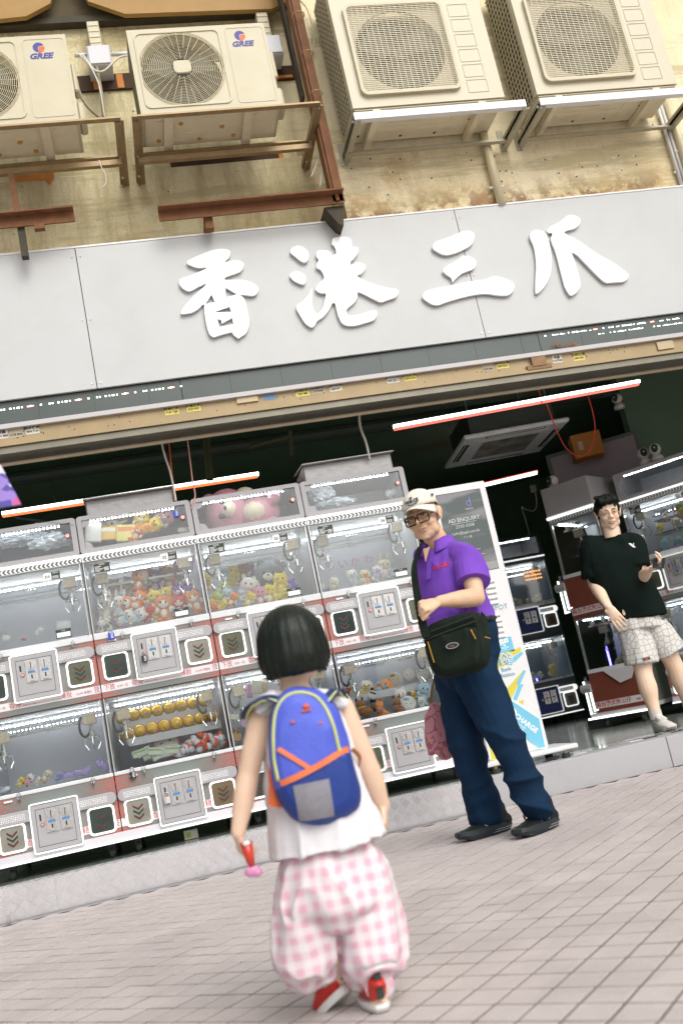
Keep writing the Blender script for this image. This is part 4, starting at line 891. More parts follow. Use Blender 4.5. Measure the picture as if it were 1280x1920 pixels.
kt('d', 877, 942, .085, M_sv); kt('MEDIA', 879, 954, .018, M_st); kt('AD ENQUIRY', 869, 974, .036, M_st, bold=.0006); kt('2530 0208', 871, 986, .030, M_st); kt('hello@xgd.com.hk', 873, 998, .026, M_st, sx=.95)
kt('f  t  @', 877, 1006, .02, M_st); kt('chargespot', 890, 1030, .016, M_st)
x, z = K(869, 980); MB().use(M_st).box(x-.085, x+.085, -.003, -.002, z-.001, z+.0015).build('underline', scn)
x, z = K(895, 1040); MB().use(M_st).box(x-.06, x+.05, -.003, -.002, z-.001, z+.001).build('underline', scn)
x, z = K(905, 1048); MB().use(mat('screen_footer', (.30, .31, .31), .2)).box(sx0, sx1, -.003, -.002, sz0, sz0+.05).build('footer', scn)
for k, (x_, y_) in enumerate([(918, 1091), (920, 1101), (922, 1111), (924, 1121), (926, 1131), (929, 1154), (932, 1164), (934, 1174), (936, 1184), (938, 1194)]):
    x, z = K(x_-1, y_); MB().use(M_kw).tube([(x-.030, 0, z), (x+.030, 0, z)], .010, 10).use(mat('slot_shade', (.30, .30, .30))).box(x-.032, x+.032, -.0015, 0, z-.0135, z-.0105).build('battery_slot', ko, smooth=False)
M_cy = mat('kiosk_cyan', (.16, .50, .68), .45); M_yl = mat('kiosk_yellow', (.62, .55, .06), .45); M_kwt = mat('kiosk_print_white', (.80, .82, .83), .45)
kt('CHARGE', 893, 1143, .044, mat('teal_text', (.12, .36, .42), .5), ko, bold=.0012); kt('SPOT', 936, 1139, .046, mat('teal_text_thin', (.22, .42, .46), .5), ko)
def kpoly(pts, mm, y0=-.0008, name='print'):
    q = [K(x, y) for x, y in pts]; return MB().use(mm).prism(q, y0-.0006, y0).build(name, ko)
kpoly([(905, 1203), (957, 1193), (964, 1220), (911, 1230)], M_cy); x, z = K(943, 1210); text('電器', .075, M_kwt, (x-.03, -.0022, z), parent=ko, ext=.0003, bold=.002)
kpoly([(905, 1237), (952, 1222), (975, 1213), (976, 1221), (955, 1233), (950, 1245), (918, 1262)], M_yl, -.0008); kpoly([(955, 1236), (978, 1221), (980, 1226), (958, 1247), (952, 1247)], M_cy, -.0006)
x, z = K(948, 1237); text('箱站', .075, M_kwt, (x-.03, -.0028, z), parent=ko, ext=.0003, bold=.004); text('箱站', .075, mat('teal_text2', (.10, .35, .50), .5), (x-.03, -.0035, z), parent=ko, ext=.0003)
kt('Bank', 948, 1255, .034, mat('teal_text2'), ko); kt('Station', 951, 1265, .034, mat('teal_text2'), ko)
kpoly([(981, 1256), (966, 1283), (972, 1282), (941, 1340), (925, 1330), (940, 1306), (934, 1308)], M_yl); kpoly([(981, 1256), (985, 1258), (974, 1284), (981, 1282), (965, 1320), (955, 1328), (972, 1282), (966, 1283)], M_cy, -.0012)
kpoly([(962, 1318), (981, 1312), (980, 1320), (978, 1330)], M_yl, -.0016)
kpoly([(944, 1340), (940, 1329), (948, 1316), (958, 1311), (968, 1314), (1013, 1348), (1024, 1404), (1012, 1404), (946, 1360)], M_kwt, -.0020); kpoly([(944, 1341), (950, 1322), (960, 1315), (1010, 1348), (1021, 1401), (1010, 1402), (948, 1361)], M_cy, -.0028)
x, z = K(959, 1336); MB().use(M_kwt).prism(hexp(x, z, .030, 20), -.0042, -.0036).use(M_cy).prism([(x-.018, z-.006), (x+.010, z+.018), (x+.004, z+.002), (x+.020, z+.004), (x-.010, z-.018), (x-.002, z-.004)], -.0050, -.0043).build('round_logo', ko)
for s_, px, py, sz in (('CHARGE', 985, 1356, .043), ('SPOT', 972, 1361, .036)):
    x, z = K(px, py); t = text(s_, sz, M_kwt, (x, -.0042, z), parent=ko, ext=.0003, bold=.0015 if s_[0] == 'C' else 0); t.rotation_euler = (PI/2, math.radians(48), 0)
kpoly([(915, 1390), (935, 1400), (942, 1424), (922, 1428)], M_yl)
# ------------------------------------------------------------------ prizes
TM = {}
def tmat(c, fuzzy=True):
    k = 'plush_%d_%d_%d' % tuple(int(v*255) for v in c)
    return mat(k, c, .85, spec=.2, sheen=.3, var=.12, vscale=40) if fuzzy else mat(k+'_gloss', c, .25)
C_W = (.75, .72, .68); C_CR = (.68, .60, .45); C_OR = (.72, .25, .05); C_PU = (.20, .06, .45); C_RD = (.62, .05, .04); C_YE = (.72, .56, .06); C_BL = (.20, .42, .65); C_PK = (.66, .30, .38); C_BR = (.32, .14, .05); C_GY = (.17, .20, .21); C_BK = (.03, .035, .03); C_LB = (.45, .62, .72); C_LI = (.45, .52, .12); C_LV = (.42, .34, .66); C_TQ = (.32, .58, .60)
def part_mesh(key, fn):
    if key not in TM: mb = MB(); fn(mb); TM[key] = mb.mesh(key[0], True)
    return TM[key]
def plush(kind, c1, c2=C_W, c3=None):
    """soft toy about 1 tall, origin at its middle, looking towards -Y"""
    c3 = c3 or c1; key = (kind, c1, c2, c3)
    r = empty('plush_toy')
    def add(nm, fn, tag_=''): return link(nm, part_mesh((nm+tag_,)+key, fn), r)
    if kind in ('hood', 'critter', 'rabbit', 'bear'):
        add('body', lambda m: m.use(tmat(c1)).ell((0, 0, -.22), (.20, .16, .26), 12, 8).use(tmat(c2)).ell((0, -.06, -.20), (.14, .12, .18), 10, 7))
        add('head', lambda m: m.use(tmat(c1)).ell((0, 0, .17), (.30, .24, .26), 14, 10).use(tmat(c2 if kind == 'hood' else c1)).ell((0, -.10, .14), (.21, .16, .17), 12, 8))
        add('arm', lambda m: m.use(tmat(c2)).ell((.23, -.08, -.06), (.07, .07, .11), 8, 6), 'r'); add('arm', lambda m: m.use(tmat(c2)).ell((-.23, -.08, -.06), (.07, .07, .11), 8, 6), 'l')
        add('leg', lambda m: m.use(tmat(c3)).ell((.16, -.12, -.42), (.09, .10, .08), 8, 6), 'r'); add('leg', lambda m: m.use(tmat(c3)).ell((-.16, -.12, -.42), (.09, .10, .08), 8, 6), 'l')
        eh = .25 if kind == 'rabbit' else .09
        for s in (-1, 1): add('ear', lambda m, s=s: m.use(tmat(c1)).ell((s*.17, 0, .40+(.10 if kind == 'rabbit' else 0)), (.065, .045, eh), 8, 6), 'l' if s < 0 else 'r')
        for s in (-1, 1): add('eye', lambda m, s=s: m.use(tmat(C_BK, False)).ell((s*.09, -.24, .17), (.035, .02, .045), 8, 6), 'l' if s < 0 else 'r')
        if kind == 'bear': add('muzzle', lambda m: m.use(tmat(c2)).ell((0, -.24, .09), (.11, .07, .08), 10, 6).use(tmat(C_BK, False)).ell((0, -.31, .12), (.03, .02, .02), 6, 4))
    elif kind == 'disc':
        add('rim', lambda m: m.use(tmat(c2)).ell((0, 0, 0), (.48, .12, .48), 20, 12)); add('face', lambda m: m.use(tmat(c1)).ell((0, -.06, 0), (.40, .10, .40), 18, 12))
        for s in (-1, 1): add('eye', lambda m, s=s: m.use(tmat(C_BK, False)).ell((s*.14, -.15, .02), (.05, .02, .02), 8, 6), 'l' if s < 0 else 'r')
        add('cap', lambda m: m.use(tmat(c3)).ell((-.1, -.08, .25), (.22, .08, .12), 10, 6))
    elif kind == 'horse':
        add('body', lambda m: m.use(tmat(c1)).ell((.15, .1, -.2), (.34, .2, .2), 12, 8)); add('head', lambda m: m.use(tmat(c1)).ell((0, -.1, .12), (.20, .18, .26), 12, 8)); add('muzzle', lambda m: m.use(tmat(C_BR)).ell((0, -.22, -.08), (.17, .13, .14), 12, 8))
        add('bridle', lambda m: m.use(tmat(c2)).tube([(.2*math.cos(a), -.14-.17*math.sin(a)*.9, .04) for a in [PI*i/8 for i in range(9)]], .025, 6))
        for s in (-1, 1): add('ear', lambda m, s=s: m.use(tmat(c3)).ell((s*.13, -.05, .38), (.05, .04, .1), 8, 6), 'l' if s < 0 else 'r')
        for s in (-1, 1): add('eye', lambda m, s=s: m.use(tmat(C_BK, False)).ell((s*.12, -.25, .12), .03, 6, 5), 'l' if s < 0 else 'r')
    return r
def place(o, px, py, Y, size, lab, cat='plush toy', group=None, tilt=0, yaw=0, lie=0):
    size *= 1.2 if .08 < size < .3 else 1.08
    o.location = P(px, py, Y); o.scale = (size,)*3; o.rotation_euler = (lie, tilt, yaw); tag(o, lab, cat, group); return o
g2 = 'plush prizes in machine S2'; Yb, Yc = YM+.50, YM+.26
T = [('rabbit', C_OR, C_W, C_RD, 262, 1088, Yc+.12, .145, 'orange long eared plush rabbit lying on a red toy, top shelf of S2', .2), ('hood', C_RD, C_W, None, 270, 1091, Yb, .16, 'red hooded plush toy at the left end of the big row in S2', .1), ('hood', C_PU, C_W, None, 291, 1092, Yb, .17, 'purple hooded plush toy standing on the upper shelf of S2', .16), ('hood', C_OR, C_W, None, 318, 1088, Yb, .17, 'orange hooded plush toy right of the purple one on the upper shelf', .16), ('hood', C_PU, C_W, None, 341, 1083, Yb+.03, .15, 'purple plush toy at the right end of the upper shelf of S2', .1),
 ('bear', C_CR, C_W, C_CR, 214, 1105, Yb, .12, 'cream plush toy at the left of the upper shelf of S2', .16), ('bear', C_W, C_CR, C_CR, 242, 1100, Yb, .12, 'white and cream plush toy beside the red hooded one in S2', .16), ('rabbit', C_W, C_W, None, 198, 1140, Yc, .13, 'white plush toy with a blue ribbon low at the left of S2', .1), ('rabbit', C_W, C_LB, None, 224, 1136, Yc, .12, 'pale grey plush rabbit on the middle shelf of S2', .2),
 ('hood', C_OR, C_W, None, 245, 1134, Yc, .145, 'orange plush toy lying on its side on the middle shelf of S2', -1.2), ('hood', C_OR, C_W, None, 262, 1126, Yc+.05, .12, 'orange plush toy behind the one on its side in S2', .4), ('bear', C_YE, C_CR, C_YE, 289, 1128, Yc, .14, 'yellow hooded plush bear on the middle shelf of S2', .3), ('bear', C_YE, C_W, C_YE, 306, 1117, Yc+.06, .13, 'yellow plush toy behind the yellow bear in S2', 1.3),
 ('hood', C_OR, C_W, None, 308, 1140, YM+.12, .15, 'orange hooded plush toy sitting at the front of S2', .1), ('hood', C_RD, C_W, None, 336, 1137, YM+.2, .13, 'round red plush toy behind the price card of S2', .1), ('hood', C_PU, C_W, None, 346, 1118, Yc, .15, 'purple plush toy lying right of the yellow ones in S2', 1.0), ('hood', C_PU, C_CR, None, 330, 1117, Yc+.05, .12, 'purple plush toy behind a white tag in S2', .6), ('hood', C_OR, C_W, None, 366, 1128, YM+.14, .14, 'orange plush toy in the right corner of S2', -.3),
 ('bear', C_W, C_LB, C_PK, 236, 1158, YM+.13, .11, 'white and blue plush toy lying at the front of S2', 1.1), ('bear', C_W, C_LB, C_CR, 258, 1155, YM+.13, .11, 'white and blue plush toy beside its twin at the front of S2', 1.2), ('bear', C_RD, C_RD, None, 278, 1150, YM+.18, .10, 'small red plush toy near the front of S2', .8), ('rabbit', C_W, C_GY, None, 190, 1174, YM+.10, .08, 'small pale plush toy by the blue padlock of S2', .3), ('bear', C_YE, C_W, C_YE, 295, 1160, YM+.18, .10, 'yellow plush toy peeking below the orange one in S2', .2), ('rabbit', C_W, C_GY, None, 201, 1170, YM+.16, .08, 'small grey and white plush beside the padlock of S2', -.4)]
for k, c1, c2, c3, px, py, Y, s, lab, ti in T: place(plush(k, c1, c2, c3), px, py, Y, s, lab, group=g2, tilt=ti, yaw=-.1)
g3 = 'plush prizes in machine S3'
T = [('critter', C_LB, C_W, None, 422, 1080, Yb, .10, 'light blue plush head on the shelf of S3', .1), ('critter', C_YE, C_YE, None, 438, 1079, Yb, .125, 'yellow plush with black tipped ears on the shelf of S3', .2), ('critter', C_BR, C_CR, None, 457, 1074, Yb, .12, 'brown plush with a cream collar on the shelf of S3', .2), ('critter', C_LV, C_W, None, 470, 1067, Yb+.06, .09, 'lilac plush behind the brown one in S3', .1), ('critter', C_LI, C_CR, None, 490, 1068, Yb+.04, .10, 'pale green plush at the right of the shelf of S3', .1),
 ('bear', C_GY, C_W, C_GY, 503, 1093, YM+.34, .27, 'large dark grey and white plush head in the middle of S3', .2), ('critter', C_W, C_PK, None, 465, 1105, YM+.22, .15, 'pale pink eared plush in the heap of S3', .3), ('critter', C_YE, C_YE, None, 526, 1094, YM+.16, .13, 'yellow plush standing in front of the large grey one', .1), ('bear', C_PU, C_BL, C_RD, 540, 1101, YM+.22, .11, 'navy and red plush lying right of the yellow one in S3', 1.2), ('critter', C_YE, C_W, C_BK, 506, 1114, YM+.13, .12, 'yellow plush seen from behind near the front of S3', .3), ('critter', C_YE, C_YE, None, 529, 1115, YM+.12, .10, 'yellow plush face down near the price card of S3', 1.4), ('critter', C_PK, C_W, None, 488, 1118, YM+.13, .12, 'pink plush in the front heap of S3', .2),
 ('critter', C_YE, C_W, None, 468, 1124, YM+.12, .09, 'small yellow plush in the middle of the heap of S3', .6), ('critter', C_LB, C_CR, None, 424, 1118, YM+.16, .10, 'pale blue plush in the heap of S3', .5), ('critter', C_LI, C_YE, None, 403, 1122, YM+.14, .09, 'lime plush at the left of the heap of S3', .9), ('critter', C_OR, C_BR, None, 400, 1141, YM+.10, .085, 'orange brown plush in the left corner of S3', .1), ('critter', C_YE, C_YE, None, 417, 1134, YM+.10, .08, 'yellow plush left front of the heap of S3', 1.0), ('critter', C_OR, C_W, None, 436, 1124, YM+.12, .09, 'orange and white plush in the heap of S3', .7), ('critter', C_LB, C_W, None, 452, 1116, YM+.2, .08, 'small blue plush in the heap of S3', .2), ('critter', C_YE, C_RD, None, 388, 1090, YM+.3, .10, 'yellow and red plush in the left corner of S3', .3), ('critter', C_LI, C_W, None, 416, 1103, YM+.24, .09, 'yellow green plush on its side in S3', 1.2), ('critter', C_BL, C_W, None, 443, 1129, YM+.16, .07, 'little blue plush behind the orange one in S3', .3), ('critter', C_W, C_LV, None, 530, 1060, Yb+.1, .08, 'pale plush beside the right claw of S3', .2), ('critter', C_LI, C_YE, None, 592, 1110, YM+.2, .07, 'small yellow green plush at the right corner of S3', .1)]
for k, c1, c2, c3, px, py, Y, s, lab, ti in T: place(plush(k, c1, c2, c3), px, py, Y, s, lab, group=g3, tilt=ti, yaw=-.1)
# big plush in the lid boxes
b = place(plush('bear', C_PK, C_CR, C_PK), 452, 961, YM+.22, .50, 'big pink and cream plush bear lying in the storage box of S3', tilt=-1.35, yaw=-.3)
place(plush('rabbit', C_CR, C_CR, None), 200, 985, YM+.25, .16, 'cream plush in the storage box of S2', tilt=1.2)
place(plush('bear', C_YE, C_W, C_OR), 264, 980, YM+.18, .14, 'yellow plush in the middle of the storage box of S2', tilt=.4); place(plush('bear', C_YE, C_OR, C_OR), 284, 986, YM+.14, .13, 'yellow and orange plush right in the storage box of S2', tilt=1.3); place(plush('bear', C_OR, C_CR, None), 258, 1000, YM+.13, .11, 'orange plush low in the storage box of S2', tilt=.7); place(plush('bear', C_PK, C_W, None), 305, 975, YM+.22, .16, 'pale pink striped plush in the storage box of S2', tilt=1.0)
def pack(px, py, Y, w_, h_, c, lab, tilt=0, stripe=None):
    o = MB().use(mat('pack_%d%d%d' % tuple(int(v*99) for v in c), c, .25, bump=.5, bscale=30, var=.15, vscale=12)).box(-w_/2, w_/2, -.015, .015, -h_/2, h_/2).build('packet', loc=P(px, py, Y), bevel=.008, seg=2)
    if stripe: MB().use(mat('stripe_%d%d%d' % tuple(int(v*99) for v in stripe), stripe, .3)).box(-w_*.4, w_*.4, -.0165, -.0152, h_*.1, h_*.35).build('printed_stripe', o)
    o.rotation_euler = (0, tilt, .1); tag(o, lab, 'packet'); return o
pack(175, 998, YM+.10, .10, .13, (.72, .70, .68), 'white cardboard packet at the left of the storage box of S2', .15); pack(208, 1000, YM+.14, .16, .09, (.70, .45, .12), 'orange and yellow plastic bag in the storage box of S2', .1, (.75, .7, .6)); pack(236, 1000, YM+.13, .12, .11, (.74, .64, .22), 'pale yellow plastic bag in the storage box of S2', .1, (.7, .25, .08)); pack(344, 1003-9, YM+.1, .07, .03, (.7, .69, .62), 'small white lid at the right of the storage box of S2', .1)
M_film = mat('crumpled_film', (.52, .56, .60), .12, spec=1, bump=1.0, bscale=22, var=.45, vscale=16)
def crumple(px, py, Y, rx, rz, lab, mm=None, seed=0):
    me = MB().use(mm or M_film).ell((0, 0, 0), (rx, rx*.5, rz), 28, 18).mesh('crumpled_bag')
    for v in me.vertices:
        d = mnoise.noise(v.co*22+Vector((seed, 0, 0)))*.5+mnoise.noise(v.co*60+Vector((0, seed, 0)))*.35; v.co *= 1+d*.75
    o = link('crumpled_bag', me); o.location = P(px, py, Y); tag(o, lab, 'plastic bag')
crumple(602, 926, YM+.2, .085, .06, 'round knotted clear plastic bag in the storage box of S4', seed=1); crumple(628, 944, YM+.16, .14, .035, 'flattened clear plastic bag in the storage box of S4', seed=2); crumple(735, 925, YM+.2, .05, .03, 'small clear plastic wrap at the right of the storage box of S4', seed=3)
crumple(30, 1010, YM+.2, .20, .05, 'large sheet of crumpled clear film in the storage box of S15', seed=4); crumple(95, 1015, YM+.16, .12, .05, 'crumpled clear film at the right of the storage box of S15', seed=5); crumple(80, 1000, YM+.3, .12, .06, 'grey crumpled film behind in the storage box of S15', seed=6)
# S2 lower: yellow round pots on two shelves and capsule balls
M_py = mat('pot_yellow', (.75, .50, .03), .25, coat=.5); M_po = mat('pot_orange', (.62, .12, .02), .35); M_pn = mat('pot_snout', (.70, .28, .12), .4)
def pot():
    r = MB().use(M_py).ell((0, 0, 0), (.036, .030, .036), 18, 12).build('body'); r.name = 'round_pot'
    MB().use(M_po).tube([(0, .004, 0), (0, .024, 0)], [.0395, .036], 20).build('lid', r, smooth=False); MB().use(M_pn).ell((.004, -.029, -.010), (.011, .006, .009), 10, 6).use(M_po).ell((.004, -.034, -.010), (.004, .003, .004), 6, 4).build('snout', r)
    return r
shelf('S2', .742, .24, .70); shelf('S2', .640, .16, .60)
pt = pot(); first = True
for row, (z, ya, xs_) in enumerate(((.742+.037, .30, [.075+.0738*i for i in range(8)]), (.640+.037, .22, [.10+.0745*i for i in range(8)]))):
    for i, x_ in enumerate(xs_):
        o = pt if first else copy_tree(pt); first = False
        o.location = (X0+x_, YM+ya, SF+z); o.rotation_euler = (0, rnd.uniform(-.5, .5), rnd.uniform(-.15, .15))
        tag(o, ('glossy yellow round pot with orange back on the upper shelf of S2', 'glossy yellow round pot with orange back on the lower shelf of S2')[row], 'pot', ('yellow pots on the upper shelf', 'yellow pots on the lower shelf')[row])
M_cbo = mat('capsule_orange', (.70, .10, .02), .15, coat=.6); M_cbw = mat('capsule_clear_white', (.62, .66, .72), .12, coat=.6)
def half(mm, s):
    me = MB().use(mm).ell((0, 0, 0), .0235, 12, 10).mesh('capsule_half'); bm = bmesh.new(); bm.from_mesh(me); bmesh.ops.delete(bm, geom=[v for v in bm.verts if v.co.z*s < -1e-4], context='VERTS'); bm.to_mesh(me); bm.free(); autosmooth(me, 60); return me
h1, h2 = half(M_cbo, 1), half(M_cbw, -1); rr = random.Random(4)
for k in range(62):
    t = rr.random(); x_ = .36+.29*t; top = .475+.11*math.sin(min(1, t*1.6)*PI/2)*(1 if t < .7 else .75); z = rr.uniform(.488, max(.50, top)); y_ = rr.uniform(.07, .20)
    o = link('capsule_ball', h1, None, (X0+x_, YM+y_, SF+z)); q = link('clear_half', h2, o); o.rotation_euler = (rr.uniform(0, 6), rr.uniform(0, 6), rr.uniform(0, 6)); tag(o, 'orange and clear capsule ball in the heap at the bottom of S2', 'capsule ball', 'capsule balls heaped in S2')
place(plush('disc', C_W, C_PK, C_PK), 312, 1394, YM+.24, .16, 'white and pink round plush face in the lower case of S2', tilt=-.2, lie=-.2)
for k in range(9):
    o = pack(262+k*10+rr.uniform(-4, 4), 1418-k*2.5+rr.uniform(-8, 8), YM+rr.uniform(.07, .2), .09, .045, (.62, .68, .62), ('pale printed ticket packet in the heap left of the capsule balls'), rr.uniform(-.5, .3), (.35, .42, .2)); o['group'] = 'ticket packets heaped in S2'
# S15 small prizes
T = [('critter', C_YE, C_W, None, 40, 1466, .06, 'tiny yellow and white plush at the left of the lower case of S15'), ('bear', C_W, C_PK, C_RD, 55, 1462, .07, 'tiny white plush with a red bow in the lower case of S15'), ('bear', C_CR, C_W, C_OR, 88, 1455, .075, 'tiny cream plush lying in the lower case of S15'), ('critter', C_W, C_CR, None, 72, 1464, .05, 'tiny pale plush in the lower case of S15'), ('rabbit', C_LV, C_BL, None, 112, 1456, .06, 'tiny dark violet plush in the lower case of S15')]
for k, c1, c2, c3, px, py, s, lab in T: place(plush(k, c1, c2, c3), px, py, YM+.12, s, lab, tilt=.8)
for k, (px, py, w_, ti) in enumerate(((132, 1454, .08, .1), (148, 1449, .06, .2), (163, 1445, .07, -.5), (196, 1437, .07, .9), (186, 1432, .05, 1.2))): pack(px, py, YM+.10, w_, .03, C_LV, ('long lilac packet', 'short lilac packet', 'tilted lilac packet with a dark heart', 'lilac packet leaning at the right corner', 'narrow upright lilac packet')[k]+' in the lower case of S15', ti)
place(plush('rabbit', C_W, C_LB, None), 74, 1183, YM+.12, .05, 'tiny white plush lying alone in the upper case of S15', tilt=1.0); pack(12, 1196, YM+.12, .05, .03, (.6, .6, .58), 'small ring packet in the upper case of S15', .2); pack(120, 1172, YM+.2, .09, .05, (.58, .6, .64), 'pale packet standing in the upper case of S15', .1); pack(100-55, 1199, YM+.12, .03, .012, C_RD, 'tiny red packet in the upper case of S15', .2)
crumple(10, 1480, YM+.1, .03, .02, 'small clear wrap in the lower left corner of S15', seed=8)
# S4
M_pkt = mat('pink_marker', (.62, .30, .42), .6)
S4 = MACH['S4']
for k, (s_, x_) in enumerate(zip('ちいかわ', (.22, .32, .41, .51))): text(s_, .075, M_pkt, (x_, D-.031, 1.545+.0), parent=S4, ext=.0003)
mk = MB().use(M_cardw)
for x_, z_ in ((.25, 1.47), (.50, 1.50)): mk.prism([(x_-.02, z_+.02), (x_+.004, z_+.004), (x_-.002, z_+.004), (x_+.02, z_-.02), (x_-.004, z_-.002), (x_+.002, z_-.002)], D-.0312, D-.0302)
mk.build('drawn_bolt', S4)
T = [('bear', C_W, C_CR, None, 625, 1096, YM+.2, .09, 'round cream plush at the left of the upper case of S4'), ('critter', C_W, C_LB, None, 603, 1103, YM+.12, .07, 'small white plush in the left corner of S4'), ('bear', C_W, C_LB, None, 662, 1084, YM+.25, .11, 'white plush in the middle of the upper case of S4'), ('bear', C_CR, C_OR, None, 685, 1083, YM+.2, .10, 'cream plush with an orange belly in S4'), ('bear', C_W, C_LV, None, 706, 1075, YM+.22, .10, 'white plush with a violet patch in S4'), ('rabbit', C_CR, C_W, None, 720, 1066, YM+.3, .12, 'long eared cream plush at the right of S4'), ('bear', C_CR, C_W, None, 680, 1094, YM+.12, .07, 'little cream plush at the front of S4'), ('critter', C_BL, C_W, None, 738, 1074, YM+.14, .06, 'small navy plush at the right front of S4')]
for k, c1, c2, c3, px, py, Y, s, lab in T: place(plush(k, c1, c2, c3), px, py, Y, s, lab, tilt=rnd.uniform(-.3, .9))
shelf('S4', .625, .25, .70)
T = [('disc', C_CR, C_W, C_BR, 740, 1274, YM+.42, .085, 'round plush face keyring with a brown fringe on the shelf of S4'), ('disc', C_W, C_CR, C_W, 766, 1265, YM+.42, .085, 'plain white round plush face keyring on the shelf of S4'), ('disc', C_W, C_CR, C_BL, 792, 1266, YM+.42, .085, 'round plush face keyring with a blue fringe, nearest the man in purple'),
 ('horse', C_OR, C_PK, None, 711, 1330, YM+.10, .11, 'orange plush horse with a pink bridle'), ('horse', C_BR, C_YE, C_BK, 677, 1328, YM+.10, .12, 'brown plush horse with a yellow bridle by the front glass'), ('horse', C_BR, C_BK, C_BK, 743, 1322, YM+.12, .11, 'brown plush horse with a black bridle'), ('bear', C_OR, C_BL, C_BK, 716, 1290, YM+.36, .13, 'tan plush dog with a blue band lying on the shelf of S4'), ('bear', C_W, C_YE, C_BL, 687, 1293, YM+.36, .12, 'white plush with a blue and yellow bib on the shelf of S4'), ('bear', C_RD, C_YE, None, 650, 1297, YM+.4, .08, 'red and yellow plush at the left of the shelf of S4'),
 ('disc', C_W, C_W, C_BL, 765, 1320, YM+.12, .09, 'white round plush face with a blue stripe at the bottom of S4'), ('bear', C_W, C_W, None, 752, 1308, YM+.2, .11, 'white plush rabbit body at the bottom of S4'), ('bear', C_LB, C_LB, None, 794, 1300, YM+.22, .13, 'pale blue large plush at the bottom of S4'), ('bear', C_YE, C_BR, None, 775, 1302, YM+.14, .05, 'small yellow plush with a brown tip at the bottom of S4'), ('bear', C_W, C_LB, C_CR, 790, 1318, YM+.12, .08, 'white plush with a blue bow at the bottom right of S4'), ('horse', C_BK, C_GY, None, 700, 1320, YM+.3, .11, 'black plush horse behind the orange one')]
for k, c1, c2, c3, px, py, Y, s, lab in T: place(plush(k, c1, c2, c3), px, py, Y, s, lab, tilt=1.3 if 'lying' in lab else rnd.uniform(-.2, .4), yaw=-.1)
o = pack(697, 1303, YM+.24, .05, .05, (.6, .6, .62), 'small square tag printed with black hanging in the lower case of S4', .5, (.05, .05, .06))
shelf('S3', .60, .25, .70)
for k, (px, py, w_, h_, c, l_) in enumerate(((482, 1288, .08, .09, (.70, .68, .55), 'cream boxed toy'), (497, 1288, .045, .07, (.6, .5, .3), 'round tan tin'), (510, 1290, .07, .08, (.66, .64, .74), 'white and lilac boxed toy'), (468, 1295, .04, .09, (.60, .35, .55), 'pink card packet'), (438, 1345, .06, .035, (.62, .62, .5), 'pale packet with a green band'), (455, 1350, .03, .08, (.55, .35, .5), 'pink ribbon packet'), (443, 1383, .06, .05, (.42, .27, .12), 'tan plush box'), (596, 1270, .05, .05, (.7, .68, .6), 'white packet'))): pack(px, py, YM+.3 if py < 1320 else YM+.12, w_, h_, c, l_+' in the lower case of S3', .2)
place(plush('bear', C_BR, C_CR, None), 441, 1376, YM+.13, .07, 'tan plush with dark ears in the lower left corner of S3', tilt=.2)
# right machine prizes
def placeR(kind, c1, c2, c3, lx, ly, z, s, lab, tilt=0):
    o = plush(kind, c1, c2, c3); p = at_local(RM.location, RZ, (lx, ly, z)); o.location = p; o.scale = (s,)*3; o.rotation_euler = (0, tilt, RZ); tag(o, lab, 'plush toy', 'plush prizes in the right machine')
for k in kids(RM):
    pass
MB().use(M_clear).box(.14, .66, .26, .70, 1.56, 1.566).build('acrylic_shelf', RM); MB().use(M_clear).box(.14, .66, .18, .60, 1.44, 1.446).build('acrylic_shelf', RM)
for a in ((('bear', C_W, C_W, C_OR, .20, .40, 1.61, .12, 'white and orange plush on the top shelf of the right machine')), ('bear', C_PK, C_W, None, .30, .40, 1.615, .12, 'pale pink plush on the top shelf of the right machine'), ('bear', C_LI, C_YE, C_OR, .42, .20, 1.58, .15, 'green and yellow plush hanging in the right machine'), ('bear', C_W, C_YE, None, .52, .40, 1.62, .13, 'white and yellow plush on the top shelf of the right machine'), ('bear', C_OR, C_RD, None, .40, .38, 1.64, .10, 'orange and red plush on the top shelf of the right machine'),
 ('bear', C_CR, C_W, None, .30, .30, 1.50, .12, 'cream plush in the middle row of the right machine'), ('bear', C_W, C_PK, None, .41, .30, 1.50, .12, 'pinkish white plush in the middle row of the right machine'), ('bear', C_W, C_OR, C_OR, .51, .28, 1.49, .11, 'white plush with orange feet in the middle row of the right machine'), ('bear', C_YE, C_W, None, .18, .25, 1.48, .11, 'yellow and white plush beside the claw of the right machine'), ('rabbit', C_W, C_PK, None, .62, .32, 1.52, .13, 'white plush rabbit at the right of the right machine'),
 ('critter', C_TQ, C_LB, None, .22, .16, 1.33, .14, 'turquoise plush lying at the bottom of the right machine'), ('critter', C_TQ, C_LV, None, .32, .20, 1.33, .13, 'turquoise and lilac plush at the bottom of the right machine'), ('bear', C_RD, C_W, None, .40, .16, 1.34, .11, 'red and white plush at the bottom of the right machine'), ('bear', C_LV, C_W, None, .43, .12, 1.32, .09, 'violet plush at the bottom of the right machine')): placeR(*a, tilt=rnd.uniform(-.3, .5))
p = at_local(RM.location, RZ, (.56, .14, 1.385)); o = MB().use(mat('red_box', (.60, .07, .05), .5)).box(-.10, .10, -.03, .03, -.09, .09).use(M_cardw).ell((-.06, -.03, .03), (.028, .012, .028), 10, 8).ell((-.06, -.03, -.04), (.03, .012, .02), 10, 8).build('gift_box', loc=p, bevel=.02, seg=3); o.rotation_euler = (0, 0, RZ); MB().use(mat('pale_card', (.52, .50, .40), .5)).box(-.005, .07, -.034, -.031, -.07, .07).build('card', o); tag(o, 'rounded red box with two white faces at the right of the right machine', 'gift box')
